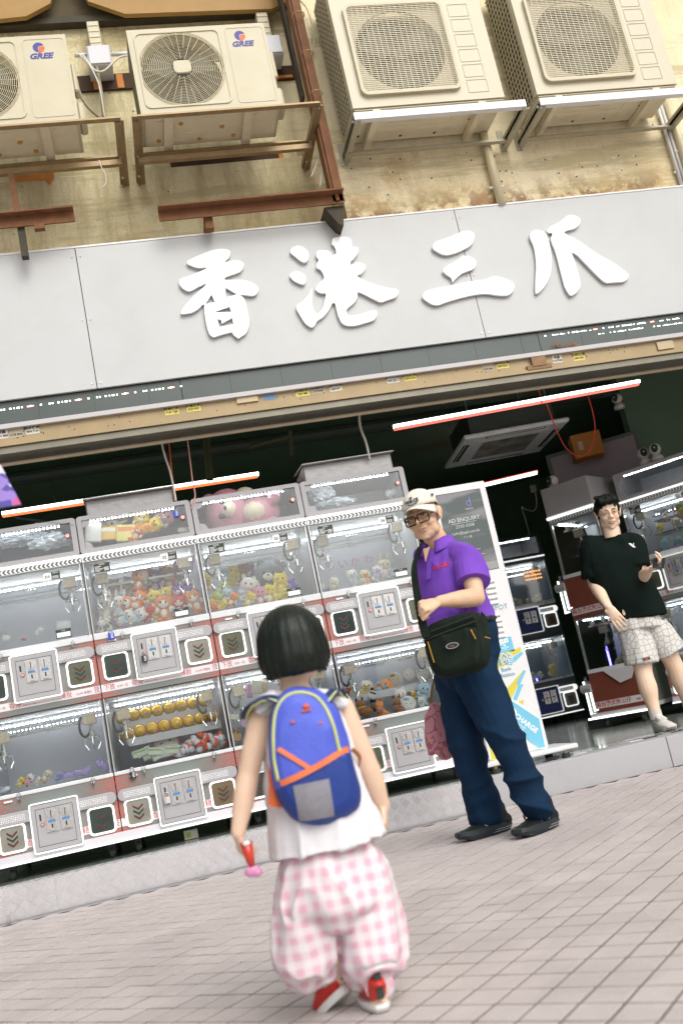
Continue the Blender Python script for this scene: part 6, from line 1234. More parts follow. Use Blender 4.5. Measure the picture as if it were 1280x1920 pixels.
# ------------------------------------------------------------------ people
class Blob:
    """limbs and lumps that a voxel remesh melts into one continuous skin"""
    def __init__(s): s.mb = MB()
    def chain(s, pts, side=None, n=16, sub=4):
        """pts: (point, r_side, r_depth); side = direction of r_side"""
        ps = [Vector(p[0]) for p in pts]; a = [p[1] for p in pts]; b = [p[2] if len(p) > 2 else p[1] for p in pts]
        P_, A_, B_ = [], [], []
        for i in range(len(ps)-1):
            q0, q1, q2, q3 = ps[max(i-1, 0)], ps[i], ps[i+1], ps[min(i+2, len(ps)-1)]
            for j in range(sub):
                t = j/sub; P_.append(.5*((2*q1)+(-q0+q2)*t+(2*q0-5*q1+4*q2-q3)*t*t+(-q0+3*q1-3*q2+q3)*t**3)); u = t*t*(3-2*t); A_.append(a[i]*(1-u)+a[i+1]*u); B_.append(b[i]*(1-u)+b[i+1]*u)
        P_.append(ps[-1]); A_.append(a[-1]); B_.append(b[-1]); v = []; k = len(P_)
        for i in range(k):
            d = (P_[min(i+1, k-1)]-P_[max(i-1, 0)]).normalized(); sd = Vector(side) if side is not None else (Vector((1, 0, 0)) if abs(d.x) < .8 else Vector((0, 1, 0)))
            sx = (sd-d*sd.dot(d)).normalized(); sy = d.cross(sx)
            for j in range(n): t = 2*PI*j/n; v.append(P_[i]+sx*A_[i]*math.cos(t)+sy*B_[i]*math.sin(t))
        f = [(i*n+j, i*n+(j+1) % n, (i+1)*n+(j+1) % n, (i+1)*n+j) for i in range(k-1) for j in range(n)]+[tuple(range(n-1, -1, -1)), tuple((k-1)*n+j for j in range(n))]
        s.mb.add(v, f)
        for e in (0, k-1): s.ell(P_[e], (min(A_[e], B_[e])*.97,)*3)
        return s
    def flat(s, pts, side=None, n=16, sub=4):
        c = Blob(); c.ell = lambda *a, **k: None; c.mb = s.mb; Blob.chain(c, pts, side, n, sub); return s
    def ell(s, c, r, T=None, n=14, m=10): s.mb.ell(c, r, n, m, T); return s
    def skin(s, name, mats, voxel=.005, smooth=4, fac=.5, disp=None, keep=None):
        me = s.mb.mesh('raw'); bm = bmesh.new(); bm.from_mesh(me); bmesh.ops.recalc_face_normals(bm, faces=bm.faces); bm.to_mesh(me); bm.free()
        o = bpy.data.objects.new('raw', me); COL.objects.link(o)
        r = o.modifiers.new('r', 'REMESH'); r.mode = 'VOXEL'; r.voxel_size = voxel; r.use_smooth_shade = True
        q = o.modifiers.new('s', 'SMOOTH'); q.iterations = smooth; q.factor = fac
        ev = bpy.data.meshes.new_from_object(o.evaluated_get(bpy.context.evaluated_depsgraph_get())); bpy.data.objects.remove(o); bpy.data.meshes.remove(me)
        ev.name = name; ev.materials.clear()
        for m in (mats if isinstance(mats, (list, tuple)) else [mats]): ev.materials.append(m)
        n = len(ev.vertices); co = np.empty(n*3); ev.vertices.foreach_get('co', co); co = co.reshape(-1, 3); no = np.empty(n*3); ev.vertices.foreach_get('normal', no); no = no.reshape(-1, 3)
        if disp: co = disp(co, no); ev.vertices.foreach_set('co', co.ravel())
        ev.polygons.foreach_set('use_smooth', [True]*len(ev.polygons)); ev.update(); return ev
def snoise(co, freq, seed=0, octs=3):
    """cheap smooth noise from rotated sine products"""
    rs = np.random.RandomState(seed); o = np.zeros(len(co)); amp = 1.
    f = np.array(freq if hasattr(freq, '__len__') else (freq,)*3, float)
    for _ in range(octs):
        for _k in range(4):
            w_ = rs.normal(size=3); w_ /= np.linalg.norm(w_); w2 = rs.normal(size=3); w2 /= np.linalg.norm(w2)
            o += amp*.5*np.sin((co*f) @ w_*6.28+rs.uniform(0, 6.28)+1.3*np.sin((co*f) @ w2*3.1+rs.uniform(0, 6.28)))
        amp *= .5; f = f*2
    return o
def folds(amp, freq, seed=0, sharp=True):
    def g_(co, no):
        d = snoise(co, freq, seed)
        if sharp: d = 1-2*np.abs(np.tanh(d*.9)); 
        return co+no*(d*amp)[:, None]
    return g_
M_skinE = mat('skin_elderly', (.70, .46, .30), .5, var=.10, vscale=25, sub=.15, bump=.15, bscale=160); M_skinY = mat('skin_young', (.86, .63, .47), .48, var=.06, vscale=12, sub=.15, bump=.08, bscale=160); M_skinC = mat('skin_child', (.74, .53, .39), .5, var=.05, vscale=10, sub=.15)
M_lipE = mat('lips_brown', (.50, .27, .19), .45); M_lipY = mat('lips_pink', (.58, .32, .25), .45)
M_eye = mat('eye_white', (.62, .60, .56), .2); M_iris = mat('iris_dark', (.02, .012, .008), .15)
M_hairK = mat('black_hair', (.005, .009, .007), .6, spec=.2, var=.5, vscale=60); M_hairG = mat('grey_hair', (.30, .30, .29), .6, var=.3, vscale=90)
def head_shape(bl, H, s=1., old=False, fat=0., noface=False):
    def e(c, r): bl.ell(c, r, H, 18, 14)
    e((0, .014*s, .030*s), (.074*s, .090*s, .086*s)); e((0, -.020*s, -.035*s), ((.062+fat)*s, .066*s, .068*s)); e((0, -.030*s, -.075*s), ((.044+fat)*s, .050*s, .038*s)); e((0, -.060*s, -.096*s), (.022*s, .018*s, .016*s))
    for q in (-1, 1):
        e((q*.036*s, -.062*s, -.028*s), (.024*s, .020*s, .024*s)); e((q*.045*s, -.020*s, -.068*s), ((.018+fat)*s, .03*s, .03*s))
        e((q*.030*s, -.074*s, .026*s), (.026*s, .012*s, .010*s)); e((q*(.080+fat*.6)*s, .012*s, -.004*s), (.009*s, .022*s, .036*s)); e((q*(.088+fat*.6)*s, .022*s, .010*s), (.006*s, .014*s, .020*s))
        e((q*.0115*s, -.094*s, -.025*s), (.009*s, .011*s, .008*s))
        e((q*.031*s, -.0745*s, .008*s), (.0165*s, .012*s, .0075*s))
    def c(p): return H @ Vector(p)
    bl.chain([(c((0, -.078*s, .020*s)), .008*s), (c((0, -.093*s, .0)), .009*s), (c((0, -.104*s, -.020*s)), .0125*s)], n=10)
    e((0, -.083*s, -.052*s), (.027*s, .010*s, .009*s)); e((0, -.083*s, -.0645*s), (.022*s, .010*s, .008*s))
def face_fix(H, s=1., old=False):
    Hi = np.array(H.inverted())
    def g_(co, no):
        L_ = co @ Hi[:3, :3].T+Hi[:3, 3]; R_ = np.array(H)[:3, :3]
        def push(c, r, amt):
            nonlocal co, L_
            d2 = (((L_-np.array(c)*s)/(np.array(r)*s))**2).sum(1); co = co+(np.exp(-d2)*amt*s)[:, None]*R_[:, 1][None, :]
        for q in (-1, 1):
            push((q*.031, -.082, .017), (.018, .02, .006), .0035); push((q*.031, -.085, -.003), (.018, .02, .006), .004)
            push((q*.016, -.085, .004), (.008, .02, .010), .004)
            if old: push((q*.036, -.085, -.045), (.004, .02, .018), .004); push((q*.034, -.08, -.016), (.016, .02, .003), .0015)
        push((0, -.09, -.0585), (.024, .012, .0017), .0045); push((0, -.088, -.076), (.020, .02, .006), .004)
        return co
    return g_
def set_lips(me, H, s=1.):
    Hi = np.array(H.inverted()); n = len(me.polygons); ce = np.empty(n*3); me.polygons.foreach_get('center', ce); L_ = ce.reshape(-1, 3) @ Hi[:3, :3].T+Hi[:3, 3]
    k = (np.abs(L_[:, 0]) < .024*s) & (np.abs(L_[:, 2]+.059*s) < .0085*s*(1-(L_[:, 0]/(.030*s))**2)) & (L_[:, 1] < -.07*s)
    me.polygons.foreach_set('material_index', k.astype(np.int32))
def eyes(root, H, s=1., open_=1.):
    for q in (-1, 1):
        T = H @ Matrix.Translation((q*.031*s, -.0785*s, .0065*s))
        o = MB().use(M_eye).ell((0, 0, 0), (.0125*s, .0095*s, .0052*s*open_), 14, 10, T).use(M_iris).ell((0, -.0070*s, 0), (.0052*s, .0035*s, .0048*s*open_), 10, 8, T).build('eye', root, smooth=True)
        T2 = H @ Matrix.Translation((q*.031*s, -.0845*s, .0108*s)); MB().use(M_iris).tube([T2 @ Vector((-.014*s, .003*s, -.002*s)), T2 @ Vector((0, 0, .0008*s)), T2 @ Vector((.014*s, .003*s, -.002*s))], .0011*s, 5).build('eyelash', root)
def brows(root, H, mm, s=1., th=.0032):
    for q in (-1, 1):
        MB().use(mm).tube([H @ Vector((q*.012*s, -.0905*s, .0270*s)), H @ Vector((q*.030*s, -.0875*s, .0330*s)), H @ Vector((q*.050*s, -.074*s, .0270*s))], [th*s*.8, th*s, th*s*.5], 6).build('eyebrow', root)
def finger(bl, base, dirv, curl_ax, lens, r, curl):
    """three phalanges bending about curl_ax"""
    p = Vector(base); d = Vector(dirv).normalized(); pts = [(p-d*.018, r*1.05), (p, r*1.05)]
    for i, l in enumerate(lens): d = Matrix.Rotation(curl[i], 3, Vector(curl_ax)) @ d; p = p+d*l; pts.append((p, r*(1-.09*(i+1))))
    bl.chain(pts, n=10, sub=2)
def hand(bl, wrist, fwd, palm_n, s=1., curl=.35, spread=.07, left=True, thumb_out=.8):
    """fwd: wrist to knuckles; palm_n: direction the palm looks"""
    f = Vector(fwd).normalized(); pn = Vector(palm_n); pn = (pn-f*pn.dot(f)).normalized(); sd = f.cross(pn)*(1 if left else -1)   # sd points to the thumb side
    w_ = Vector(wrist); ax = f.cross(pn)
    bl.chain([(w_, .026*s, .018*s), (w_+f*.035*s, .036*s, .017*s), (w_+f*.075*s, .041*s, .0135*s), (w_+f*.092*s, .038*s, .011*s)], side=sd, n=14)
    bl.ell(w_+f*.045*s+sd*.022*s+pn*.006*s, (.018*s,)*3)
    L4 = ((.042, .027, .020), (.046, .030, .021), (.043, .028, .021), (.034, .021, .018))
    for i, l in enumerate(L4):
        off = (1.5-i)*.0215; b = w_+f*(.090-.004*abs(i-1.2))*s+sd*off*s; dd = f+sd*(1.5-i)*spread
        c = curl*(1+.12*i); finger(bl, b, dd, ax, [q*s for q in l], .0088*s, (c, c*1.1, c*.8))
    b = w_+f*.030*s+sd*.030*s; dd = (f*.75+sd*thumb_out+pn*.25); finger(bl, b, dd, ax, (.034*s, .028*s, .022*s), .0105*s, (.1, .15, .15))
def shoe(root, heel, toe, width, height, mats, name='shoe', lace=True, sole_t=.025, ankle=None, lift=0):
    """shoe from heel to toe (both on the sole line)"""
    up, so, ac = mats; h = Vector(heel); t = Vector(toe); d = (t-h); L_ = d.length; d.normalize(); z = Vector((0, 0, 1)); z = (z-d*z.dot(d)).normalized(); sx = d.cross(z)
    T = Matrix(((sx.x, d.x, z.x, h.x), (sx.y, d.y, z.y, h.y), (sx.z, d.z, z.z, h.z), (0, 0, 0, 1)))
    bl = Blob(); w_ = width/2
    bl.chain([(T @ Vector((0, .02, .045)), w_*.72, .035), (T @ Vector((0, L_*.3, .045)), w_*.78, .036), (T @ Vector((0, L_*.6, .036)), w_*.92, .027), (T @ Vector((0, L_*.86, .030)), w_*.80, .018), (T @ Vector((0, L_*.95, .027)), w_*.5, .012)], side=sx)
    bl.chain([(T @ Vector((0, L_*.16, .045)), w_*.72, .05), (T @ Vector((0, L_*.18, height*.75)), w_*.66, .045), (T @ Vector((0, L_*.17, height)), w_*.62, .042)], side=sx)
    bl.chain([(T @ Vector((0, L_*.30, height*.75)), w_*.55, .025), (T @ Vector((0, L_*.55, .055)), w_*.6, .02)], side=sx)
    me = bl.skin('upper', up, .0045, 3); o = link(name, me, root)
    n = 22; out = []
    for i in range(n):
        a = 2*PI*i/n; y = .5-.5*math.cos(a); ww = w_*(.80+.24*math.sin(min(1, max(0, y))*PI*.9-.3)) if True else w_
        out.append((math.copysign(1, math.sin(a))*ww*min(1, abs(math.sin(a))**.45), L_*y))
    v = []
    for zz, k in ((0, .95), (sole_t*.5, 1.04), (sole_t, 1.0)): v += [T @ Vector((x*k, L_/2+(y-L_/2)*k, zz+(.012 if y > L_*.9 else 0)*(1-zz/sole_t))) for x, y in out]
    f = [tuple(range(n-1, -1, -1)), tuple(2*n+i for i in range(n))]+[(k*n+i, k*n+(i+1) % n, (k+1)*n+(i+1) % n, (k+1)*n+i) for k in (0, 1) for i in range(n)]
    MB().use(so).add(v, f).build('sole', o, auto=True)
    if lace:
        m_ = MB().use(ac)
        for k in range(5): y = L_*(.36+.06*k); zz = height*.72-(height*.72-.06)*k/5+.014; m_.tube([T @ Vector((-w_*.45, y, zz-.006)), T @ Vector((0, y, zz+.006)), T @ Vector((w_*.45, y, zz-.006))], .0032, 5)
        tag(m_.build('laces', o), kind='stuff')
    return o, T
def headmat(p, yaw, pitch=0, roll=0): return Matrix.Translation(p) @ Matrix.Rotation(yaw, 4, 'Z') @ Matrix.Rotation(roll, 4, 'Y') @ Matrix.Rotation(pitch, 4, 'X')
rad = math.radians
# ---- the elderly man
man = empty('person', P(955, 1555, 4.5).xyz); man.location = (0, 0, 0)
tag(man, 'elderly man in a white cap, black glasses, purple polo shirt and navy trousers', 'person')
H = headmat(P(793, 970, 4.46), rad(-36), rad(9), rad(-4))
chest = P(840, 1085, 4.50); nb = P(824, 1028, 4.50); pel = P(872, 1205, 4.50)
sd = Vector((math.cos(rad(-55)), math.sin(rad(-55)), 0)); fw = Vector((math.sin(rad(-55)), -math.cos(rad(-55)), 0))
shL = P(874, 1047, 4.36); shR = P(800, 1050, 4.66); elL = P(893, 1120, 4.27); wrL = P(822, 1128, 4.20); elR = P(815, 1150, 4.78); wrR = P(846, 1236, 4.70)
bl = Blob(); head_shape(bl, H, 1.0, True, .003)
bl.chain([(H @ Vector((0, .02, -.05)), .056, .056), (nb+Vector((0, 0, .02)), .056, .056), (nb+Vector((0, 0, -.05)), .08, .07)], side=sd)
bl.chain([(nb+Vector((0, 0, -.05)), .10, .07), (chest, .15, .10), (P(856, 1150, 4.5), .14, .12), (pel, .14, .11)], side=sd)
bl.chain([(shL, .050), (shL.lerp(elL, .5), .046), (elL, .040)]).chain([(elL, .042), (elL.lerp(wrL, .3), .043), (wrL, .027, .024)], side=(0, 0, 1))
bl.chain([(shR, .05), (elR, .04), (wrR, .028)])
hdir = (P(783, 1140, 4.19)-wrL); hand(bl, wrL+hdir.normalized()*.005, hdir, Vector((.45, .75, -.5)), .92, 1.15, .0, left=True, thumb_out=.15)
bl.ell(wrR, (.035, .03, .05))
me = bl.skin('body', [M_skinE, M_lipE], .0042, 3, .5, face_fix(H, 1, True)); set_lips(me, H); link('body', me, man)
eyes(man, H, 1, .85); brows(man, H, M_hairG, 1, .0024)
# side hair
bl = Blob()
for q in (-1, 1): bl.ell((q*.074, .030, .010), (.010, .045, .030), H)
bl.ell((0, .078, -.005), (.06, .028, .045), H); link('hair', bl.skin('hair', M_hairG, .004, 2, .5, folds(.002, 40, 3)), man)
# cap: dome, brim, badge
M_cap = mat('cap_cream', (.74, .70, .60), .8, bump=.25, bscale=140, var=.05, vscale=20)
T = H @ Matrix.Translation((0, .012, .052)) @ Matrix.Rotation(rad(-4), 4, 'X')
v, f = [], []; nn, mm_ = 28, 9
for i in range(mm_):
    a = PI/2*i/(mm_-1)
    for j in range(nn):
        b_ = 2*PI*j/nn; rr_ = .004*math.sin(6*b_/2)**2; v.append(T @ Vector(((.088+rr_*0)*math.cos(a*.98)*math.cos(b_), .102*math.cos(a*.98)*math.sin(b_), (.092 if math.sin(b_) < .3 else .088)*math.sin(a)-.012*(1-math.sin(a))*(1 if math.sin(b_) > 0 else .2))))
for i in range(mm_-1):
    for j in range(nn): f.append((i*nn+j, i*nn+(j+1) % nn, (i+1)*nn+(j+1) % nn, (i+1)*nn+j))
f.append(tuple((mm_-1)*nn+j for j in range(nn)))
cp = MB().use(M_cap); cp.add(v, f); cap = cp.build('cap', man, smooth=True); sm = cap.modifiers.new('t', 'SOLIDIFY'); sm.thickness = .003
v, f = [], []; na, nr = 15, 5
for k in range(nr):
    for j in range(na):
        a = rad(200+140*j/(na-1)); t = k/(nr-1); rx = .086+.004*t; ry = .098+.066*t*math.sin(-a)**.8 if math.sin(-a) > 0 else .098
        v.append(T @ Vector((rx*math.cos(a), ry*math.sin(a), -.002-.016*t-.050*(t*.6+.35)*math.cos(a)**2)))
for k in range(nr-1):
    for j in range(na-1): f.append((k*na+j, k*na+j+1, (k+1)*na+j+1, (k+1)*na+j))
br = MB().use(M_cap); br.add(v, f); o = br.build('brim', cap, smooth=True); sm = o.modifiers.new('t', 'SOLIDIFY'); sm.thickness = .004
M_navyt = mat('navy_embroidery', (.02, .03, .09), .7)
for q, (tx, sz, dz) in enumerate((('FORCE', .024, 0), ('AIR', .010, .018))):
    t = text(tx, sz, M_navyt, (0, 0, 0), parent=cap, ext=.0006, bold=.001, res=1)
    for v_ in t.data.vertices:
        x, z, y = v_.co.x-.004, v_.co.y+.028+dz, v_.co.z; a = x/.085-PI/2+.0; k_ = .094; zz = z/.092; c_ = math.sqrt(max(.05, 1-zz*zz))
        v_.co = T @ Vector(((.091+y)*c_*math.cos(a), (.1055+y)*c_*math.sin(a), z))
    t.location = (0, 0, 0); t.rotation_euler = (0, 0, 0)
b = MB().use(M_navyt); 
for zz in (.013, .0145): 
    pts = []
    for i in range(9): a = -PI/2+(-.30+.6*i/8); z = zz-.006*math.cos((i-4)/4*PI/2)+.002; c_ = math.sqrt(1-(z/.092)**2); pts.append(T @ Vector((.0915*c_*math.cos(a), .106*c_*math.sin(a), z)))
    b.tube(pts, .0016, 5)
tag(b.build('badge_stripe', cap), kind='stuff')
b = MB().use(M_navyt).box(-.010, .010, -.0006, 0, -.006, .006); o = b.build('side_badge', cap); o.matrix_local = T @ Matrix.Translation((.0855, -.028, .034)) @ Matrix.Rotation(rad(75), 4, 'Z')
# glasses
M_gf = mat('glasses_black', (.01, .014, .012), .25); M_lens = glassmat('glasses_lens', (.96, .90, .82), .25, .05)
def glasses(root, H, w_, h_, t, mm, lens, y=-.102, z=.004, arm=True, name='glasses'):
    g_ = MB().use(mm)
    for q in (-1, 1):
        c = q*(w_/2+.008); L0 = [(c+a, z+b_) for a, b_ in rrect(-w_/2, w_/2, -h_/2, h_/2, min(w_, h_)*.22, 4)]; L0 = L0+[L0[0]]
        g_.tube([H @ Vector((x, y+.25*abs(x)**2*4+(.006 if abs(x) > w_ else 0), zz)) for x, zz in L0], t, 6, False)
        if arm: g_.tube([H @ Vector((q*(w_+.008), y+.010, z+h_*.25)), H @ Vector((q*.079, -.05, z+h_*.28)), H @ Vector((q*.082, .012, z+h_*.22))], [t*1.2, t*1.5, t], 6)
    g_.tube([H @ Vector((-.009, y, z+h_*.15)), H @ Vector((0, y-.003, z+h_*.22)), H @ Vector((.009, y, z+h_*.15))], t, 6)
    o = g_.build(name, root, smooth=True)
    for q in (-1, 1): c = q*(w_/2+.008); MB().use(lens).add([H @ Vector((c+a, y+.0015+abs(c+a)**2, z+b_)) for a, b_ in rrect(-w_/2, w_/2, -h_/2, h_/2, min(w_, h_)*.22, 4)], [tuple(range(20))]).build('lens', o)
glasses(man, H, .053, .042, .0036, M_gf, M_lens, -.108, -.006)
# purple polo
M_pur = mat('purple_polo', (.19, .07, .50), .8, spec=.2, bump=.25, bscale=420, var=.07, vscale=9)
bl = Blob()
bl.flat([(nb+Vector((0, 0, .0)), .085, .070), (nb+Vector((0, 0, -.055)), .155, .095), (chest+Vector((0, 0, .02)), .182, .122), (chest+Vector((0, 0, -.11)), .176, .138), (P(856, 1150, 4.5), .180, .150), (P(860, 1172, 4.5), .182, .150)], side=sd, n=28)
bl.flat([(nb+sd*.05+Vector((0, 0, -.015)), .05, .05), (shL+Vector((0, 0, .01)), .070, .068), (shL.lerp(elL, .30), .082, .078), (shL.lerp(elL, .66), .090, .084)], side=fw)
bl.flat([(nb-sd*.05+Vector((0, 0, -.015)), .05, .05), (shR+Vector((0, 0, .005)), .068, .066), (shR.lerp(elR, .5), .080, .072)], side=fw)
def polo_f(co, no):
    co = co+no*((1-2*np.abs(np.tanh(snoise(co, (2.6, 2.6, 1.5), 5)*.9)))*.0085)[:, None]; co = co+no*(snoise(co, (9, 9, 5), 8, 2)*.0012)[:, None]
    return co
link('polo_shirt', bl.skin('polo_shirt', M_pur, .006, 5, .5, polo_f), man)
# collar: two flaps around the neck
def collar_pt(a, r, z): return nb+Vector((0, 0, z))+sd*math.cos(a)*r*1.0+fw*math.sin(a)*r*.95
v, f = [], []; na = 25
for k, (r_, z_) in enumerate(((.063, .048), (.072, .050), (.094, .004), (.098, -.006))):
    for j in range(na):
        a = rad(90+22+(360-44)*j/(na-1)); drop = -.030*max(0, math.sin(a))**2*(1 if k >= 2 else .75); v.append(collar_pt(a, r_+(0.012*max(0, math.sin(a)) if k >= 2 else 0), z_+drop))
for k in range(3):
    for j in range(na-1): f.append((k*na+j, k*na+j+1, (k+1)*na+j+1, (k+1)*na+j))
c_ = MB().use(M_pur); c_.add(v, f); o = c_.build('collar', man, smooth=True); sm = o.modifiers.new('t', 'SOLIDIFY'); sm.thickness = .003
a0 = nb+fw*.118+Vector((0, 0, -.085)); MB().use(M_pur).beam(nb+fw*.090+Vector((0, 0, -.03)), nb+fw*.142+Vector((0, 0, -.15)), .026, .003, fw).build('placket', man)
o = MB().use(M_skinE); o.prism([(-.022, 0), (.022, 0), (0, -.075)], -.001, .001); o = o.build('open_neck', man); o.matrix_local = Matrix.Translation(nb+fw*.101+Vector((0, 0, .004))) @ Matrix.Rotation(rad(-55), 4, 'Z') @ Matrix.Rotation(rad(-24), 4, 'X')
# necklace strap orange red
pts = [collar_pt(rad(90+20*i-160), .066, .035-.045*max(0, math.sin(rad(90+20*i-160)))) for i in range(17)]
MB().use(mat('orange_lanyard', (.55, .10, .03), .6)).tube(pts, .005, 6).build('neck_strap', man); MB().use(M_chrome).ell(nb+fw*.085+Vector((0, 0, .0)), .009, 8, 6).build('pendant', man)
# chest lettering
t = text('ACCAP', .026, mat('red_embroidery', (.62, .03, .05), .6), (0, 0, 0), parent=man, ext=.0006, shear=.35, bold=.0012)
lp = P(824, 1060, 4.36); tM = Matrix.Translation(lp) @ Matrix.Rotation(rad(-38), 4, 'Z') @ Matrix.Rotation(PI/2, 4, 'X')
import mathutils
from mathutils.bvhtree import BVHTree
def project_on(o, target, lift=.001, dirv=None, M_=None):
    """lay a flat piece onto the surface of a garment"""
    tm = target.data; bvh = BVHTree.FromPolygons([v.co for v in tm.vertices], [tuple(p.vertices) for p in tm.polygons])
    n_ = Vector(dirv).normalized()
    for v_ in o.data.vertices:
        p = M_ @ v_.co; h = bvh.ray_cast(p+n_*.25, -n_, 1.0)
        if h[0] is not None: p = h[0]+n_*lift
        v_.co = p
    o.matrix_local = Matrix.Identity(4)
polo = [c for c in kids(man) if c.name.startswith('polo_shirt')][0]
project_on(t, polo, .0025, (-.35, -.94, 0), tM)
# trousers
M_nav = mat('navy_trousers', (.006, .024, .058), .85, spec=.15, bump=.2, bscale=300, var=.2, vscale=6)
hR, kR, aR = P(856, 1262, 4.60), P(874, 1400, 4.60), P(914, 1535, 4.66); hL, kL, aL = P(888, 1255, 4.44), P(951, 1392, 4.37), P(1003, 1512, 4.37)
bl = Blob(); bl.chain([(P(862, 1165, 4.5), .165, .135), (pel, .168, .140), (P(872, 1250, 4.52), .165, .135)], side=sd, n=24)
bl.chain([(hR, .112), (hR.lerp(kR, .55), .096), (kR, .081), (kR.lerp(aR, .5), .074), (aR, .077)]); bl.chain([(hL, .114), (hL.lerp(kL, .5), .100), (kL, .086), (kL.lerp(aL, .5), .077), (aL, .078)])
def tr_f(co, no):
    zz = co[:, 2]; low = np.clip((.55-zz)/.45, 0, 1); d = (1-2*np.abs(np.tanh(snoise(co, (1.6, 1.6, 2.8), 12)*.8))); return co+no*(d*(.008+.009*low))[:, None]+no*(snoise(co, (5, 5, 9), 13, 2)*.0015)[:, None]
tr = link('trousers', bl.skin('trousers', M_nav, .0065, 5, .5, tr_f), man)
MB().use(M_black).tube([pel+sd*.172*math.cos(a)+fw*.142*math.sin(a)+Vector((0, 0, .085)) for a in [2*PI*i/24 for i in range(25)]], .012, 6).build('belt', man)
MB().use(M_cardw).box(-.01, .01, -.01, .01, -.02, .02).build('keys', man, loc=P(912, 1172, 4.40))
M_sk = mat('sneaker_black', (.008, .012, .013), .6, spec=.3, bump=.3, bscale=120); M_skso = mat('sneaker_sole_dark', (.022, .028, .032), .5, spec=.3); M_skl = mat('sneaker_stripe_grey', (.30, .33, .36), .4)
for hh, tt in ((PZ(950, 1556, .004), PZ(872, 1577, .004)), (PZ(1036, 1549, .004), PZ(972, 1573, .004))):
    hh2 = hh+Vector((.03, .03, 0)); d = (tt-hh2); tt2 = hh2+d.normalized()*.295
    o, T = shoe(man, hh2, tt2, .112, .125, (M_sk, M_skso, M_skl), sole_t=.042)
    for q in (-1, 1):
        for k in range(3): MB().use(M_skl).beam(T @ Vector((q*.046, .10+k*.026, .045)), T @ Vector((q*.034, .125+k*.026, .082)), .010, .004, T.to_3x3() @ Vector((q, 0, 0))).build('stripe', o)
    for k in (0, 1): 
        MB().use(M_skl).tube([T @ Vector((-.054*(1 if abs(y-.14) < .1 else .85), y, .010+.009*k+.02*max(0, (.06-y))*2)) for y in (.02, .06, .10, .15, .20, .25)], .0016, 4).build('sole_line', o)
# shoulder bag, a thing of its own
bag = empty('shoulder_bag'); tag(bag, 'black fabric shoulder bag hanging at the hip of the man in purple', 'bag'); M_bag = mat('black_nylon', (.007, .014, .009), .7, spec=.2, bump=.3, bscale=200, var=.3, vscale=9)
bc = P(855, 1208, 4.22); bs = Vector((math.cos(rad(-30)), math.sin(rad(-30)), 0)); bf = Vector((math.sin(rad(-30)), -math.cos(rad(-30)), 0)); bz = Vector((-.02, 0, 1)).normalized()
def bagblob(hw, ht, hb, th, off=0):
    out = [(-hw*.92, ht), (hw*.95, ht*1.15), (hw, ht*.3), (hw*1.0, -hb*.3), (hw*.85, -hb*.85), (hw*.4, -hb), (-hw*.4, -hb*1.02), (-hw*.88, -hb*.85), (-hw*1.0, -hb*.2)]
    out = chaikin(out, 2); n_ = len(out); v = []
    for k, (sc_, y) in enumerate(((.86, -th), (.97, -th*.6), (1, 0), (.97, th*.6), (.9, th))): v += [bc+bs*x*sc_+bz*z*sc_+bf*(-y+off) for x, z in out]
    f = [tuple(range(n_)), tuple(4*n_+i for i in range(n_-1, -1, -1))]+[(k*n_+(i+1) % n_, k*n_+i, (k+1)*n_+i, (k+1)*n_+(i+1) % n_) for k in range(4) for i in range(n_)]
    return v, f
def remeshed(v, f, name, mm, parent, vox=.005, disp=None):
    b_ = Blob(); b_.mb.add(v, f); return link(name, b_.skin(name, mm, vox, 3, .5, disp), parent)
main = remeshed(*bagblob(.144, .115, .140, .046), 'main_pouch', M_bag, bag, .006, folds(.004, 2.6, 4)); fp = remeshed(*bagblob(.120, .055, .118, .018, .048), 'front_pocket', M_bag, bag, .005, folds(.004, 3.4, 9))
M_zip = mat('zip_ochre', (.55, .30, .04), .5)
for (x0_, z0_, x1_, z1_) in ((-.105, .035, -.100, -.06), (.098, .045, .108, .0), (.150, .0, .172, -.012)): 
    MB().use(M_zip).beam(bc+bs*x0_+bz*z0_+bf*.080, bc+bs*x1_+bz*z1_+bf*.078, .004, .003, bf).build('zip_pull', bag)
for z_ in (.062, .088): MB().use(M_black).tube([bc+bs*x+bz*(z_+.015*x/.12)+bf*(.066-.12*abs(x)**1.6) for x in (-.13, -.08, 0, .08, .13)], .004, 6).build('zip', bag)
o = MB().use(M_alu).ring([(.030*math.cos(a), .0135*math.sin(a)) for a in [2*PI*i/20 for i in range(20)]], [(.025*math.cos(a), .010*math.sin(a)) for a in [2*PI*i/20 for i in range(20)]], -.002, 0).use(M_black).prism([(.025*math.cos(a), .010*math.sin(a)) for a in [2*PI*i/20 for i in range(20)]], -.001, 0).build('oval_badge', bag); o.matrix_local = Matrix.Translation(bc+bf*.083+bz*(-.006)+bs*.0) @ Matrix.Rotation(rad(-30), 4, 'Z'); text('eco', .014, M_zip, (0, -.0016, 0), parent=o, ext=.0003)
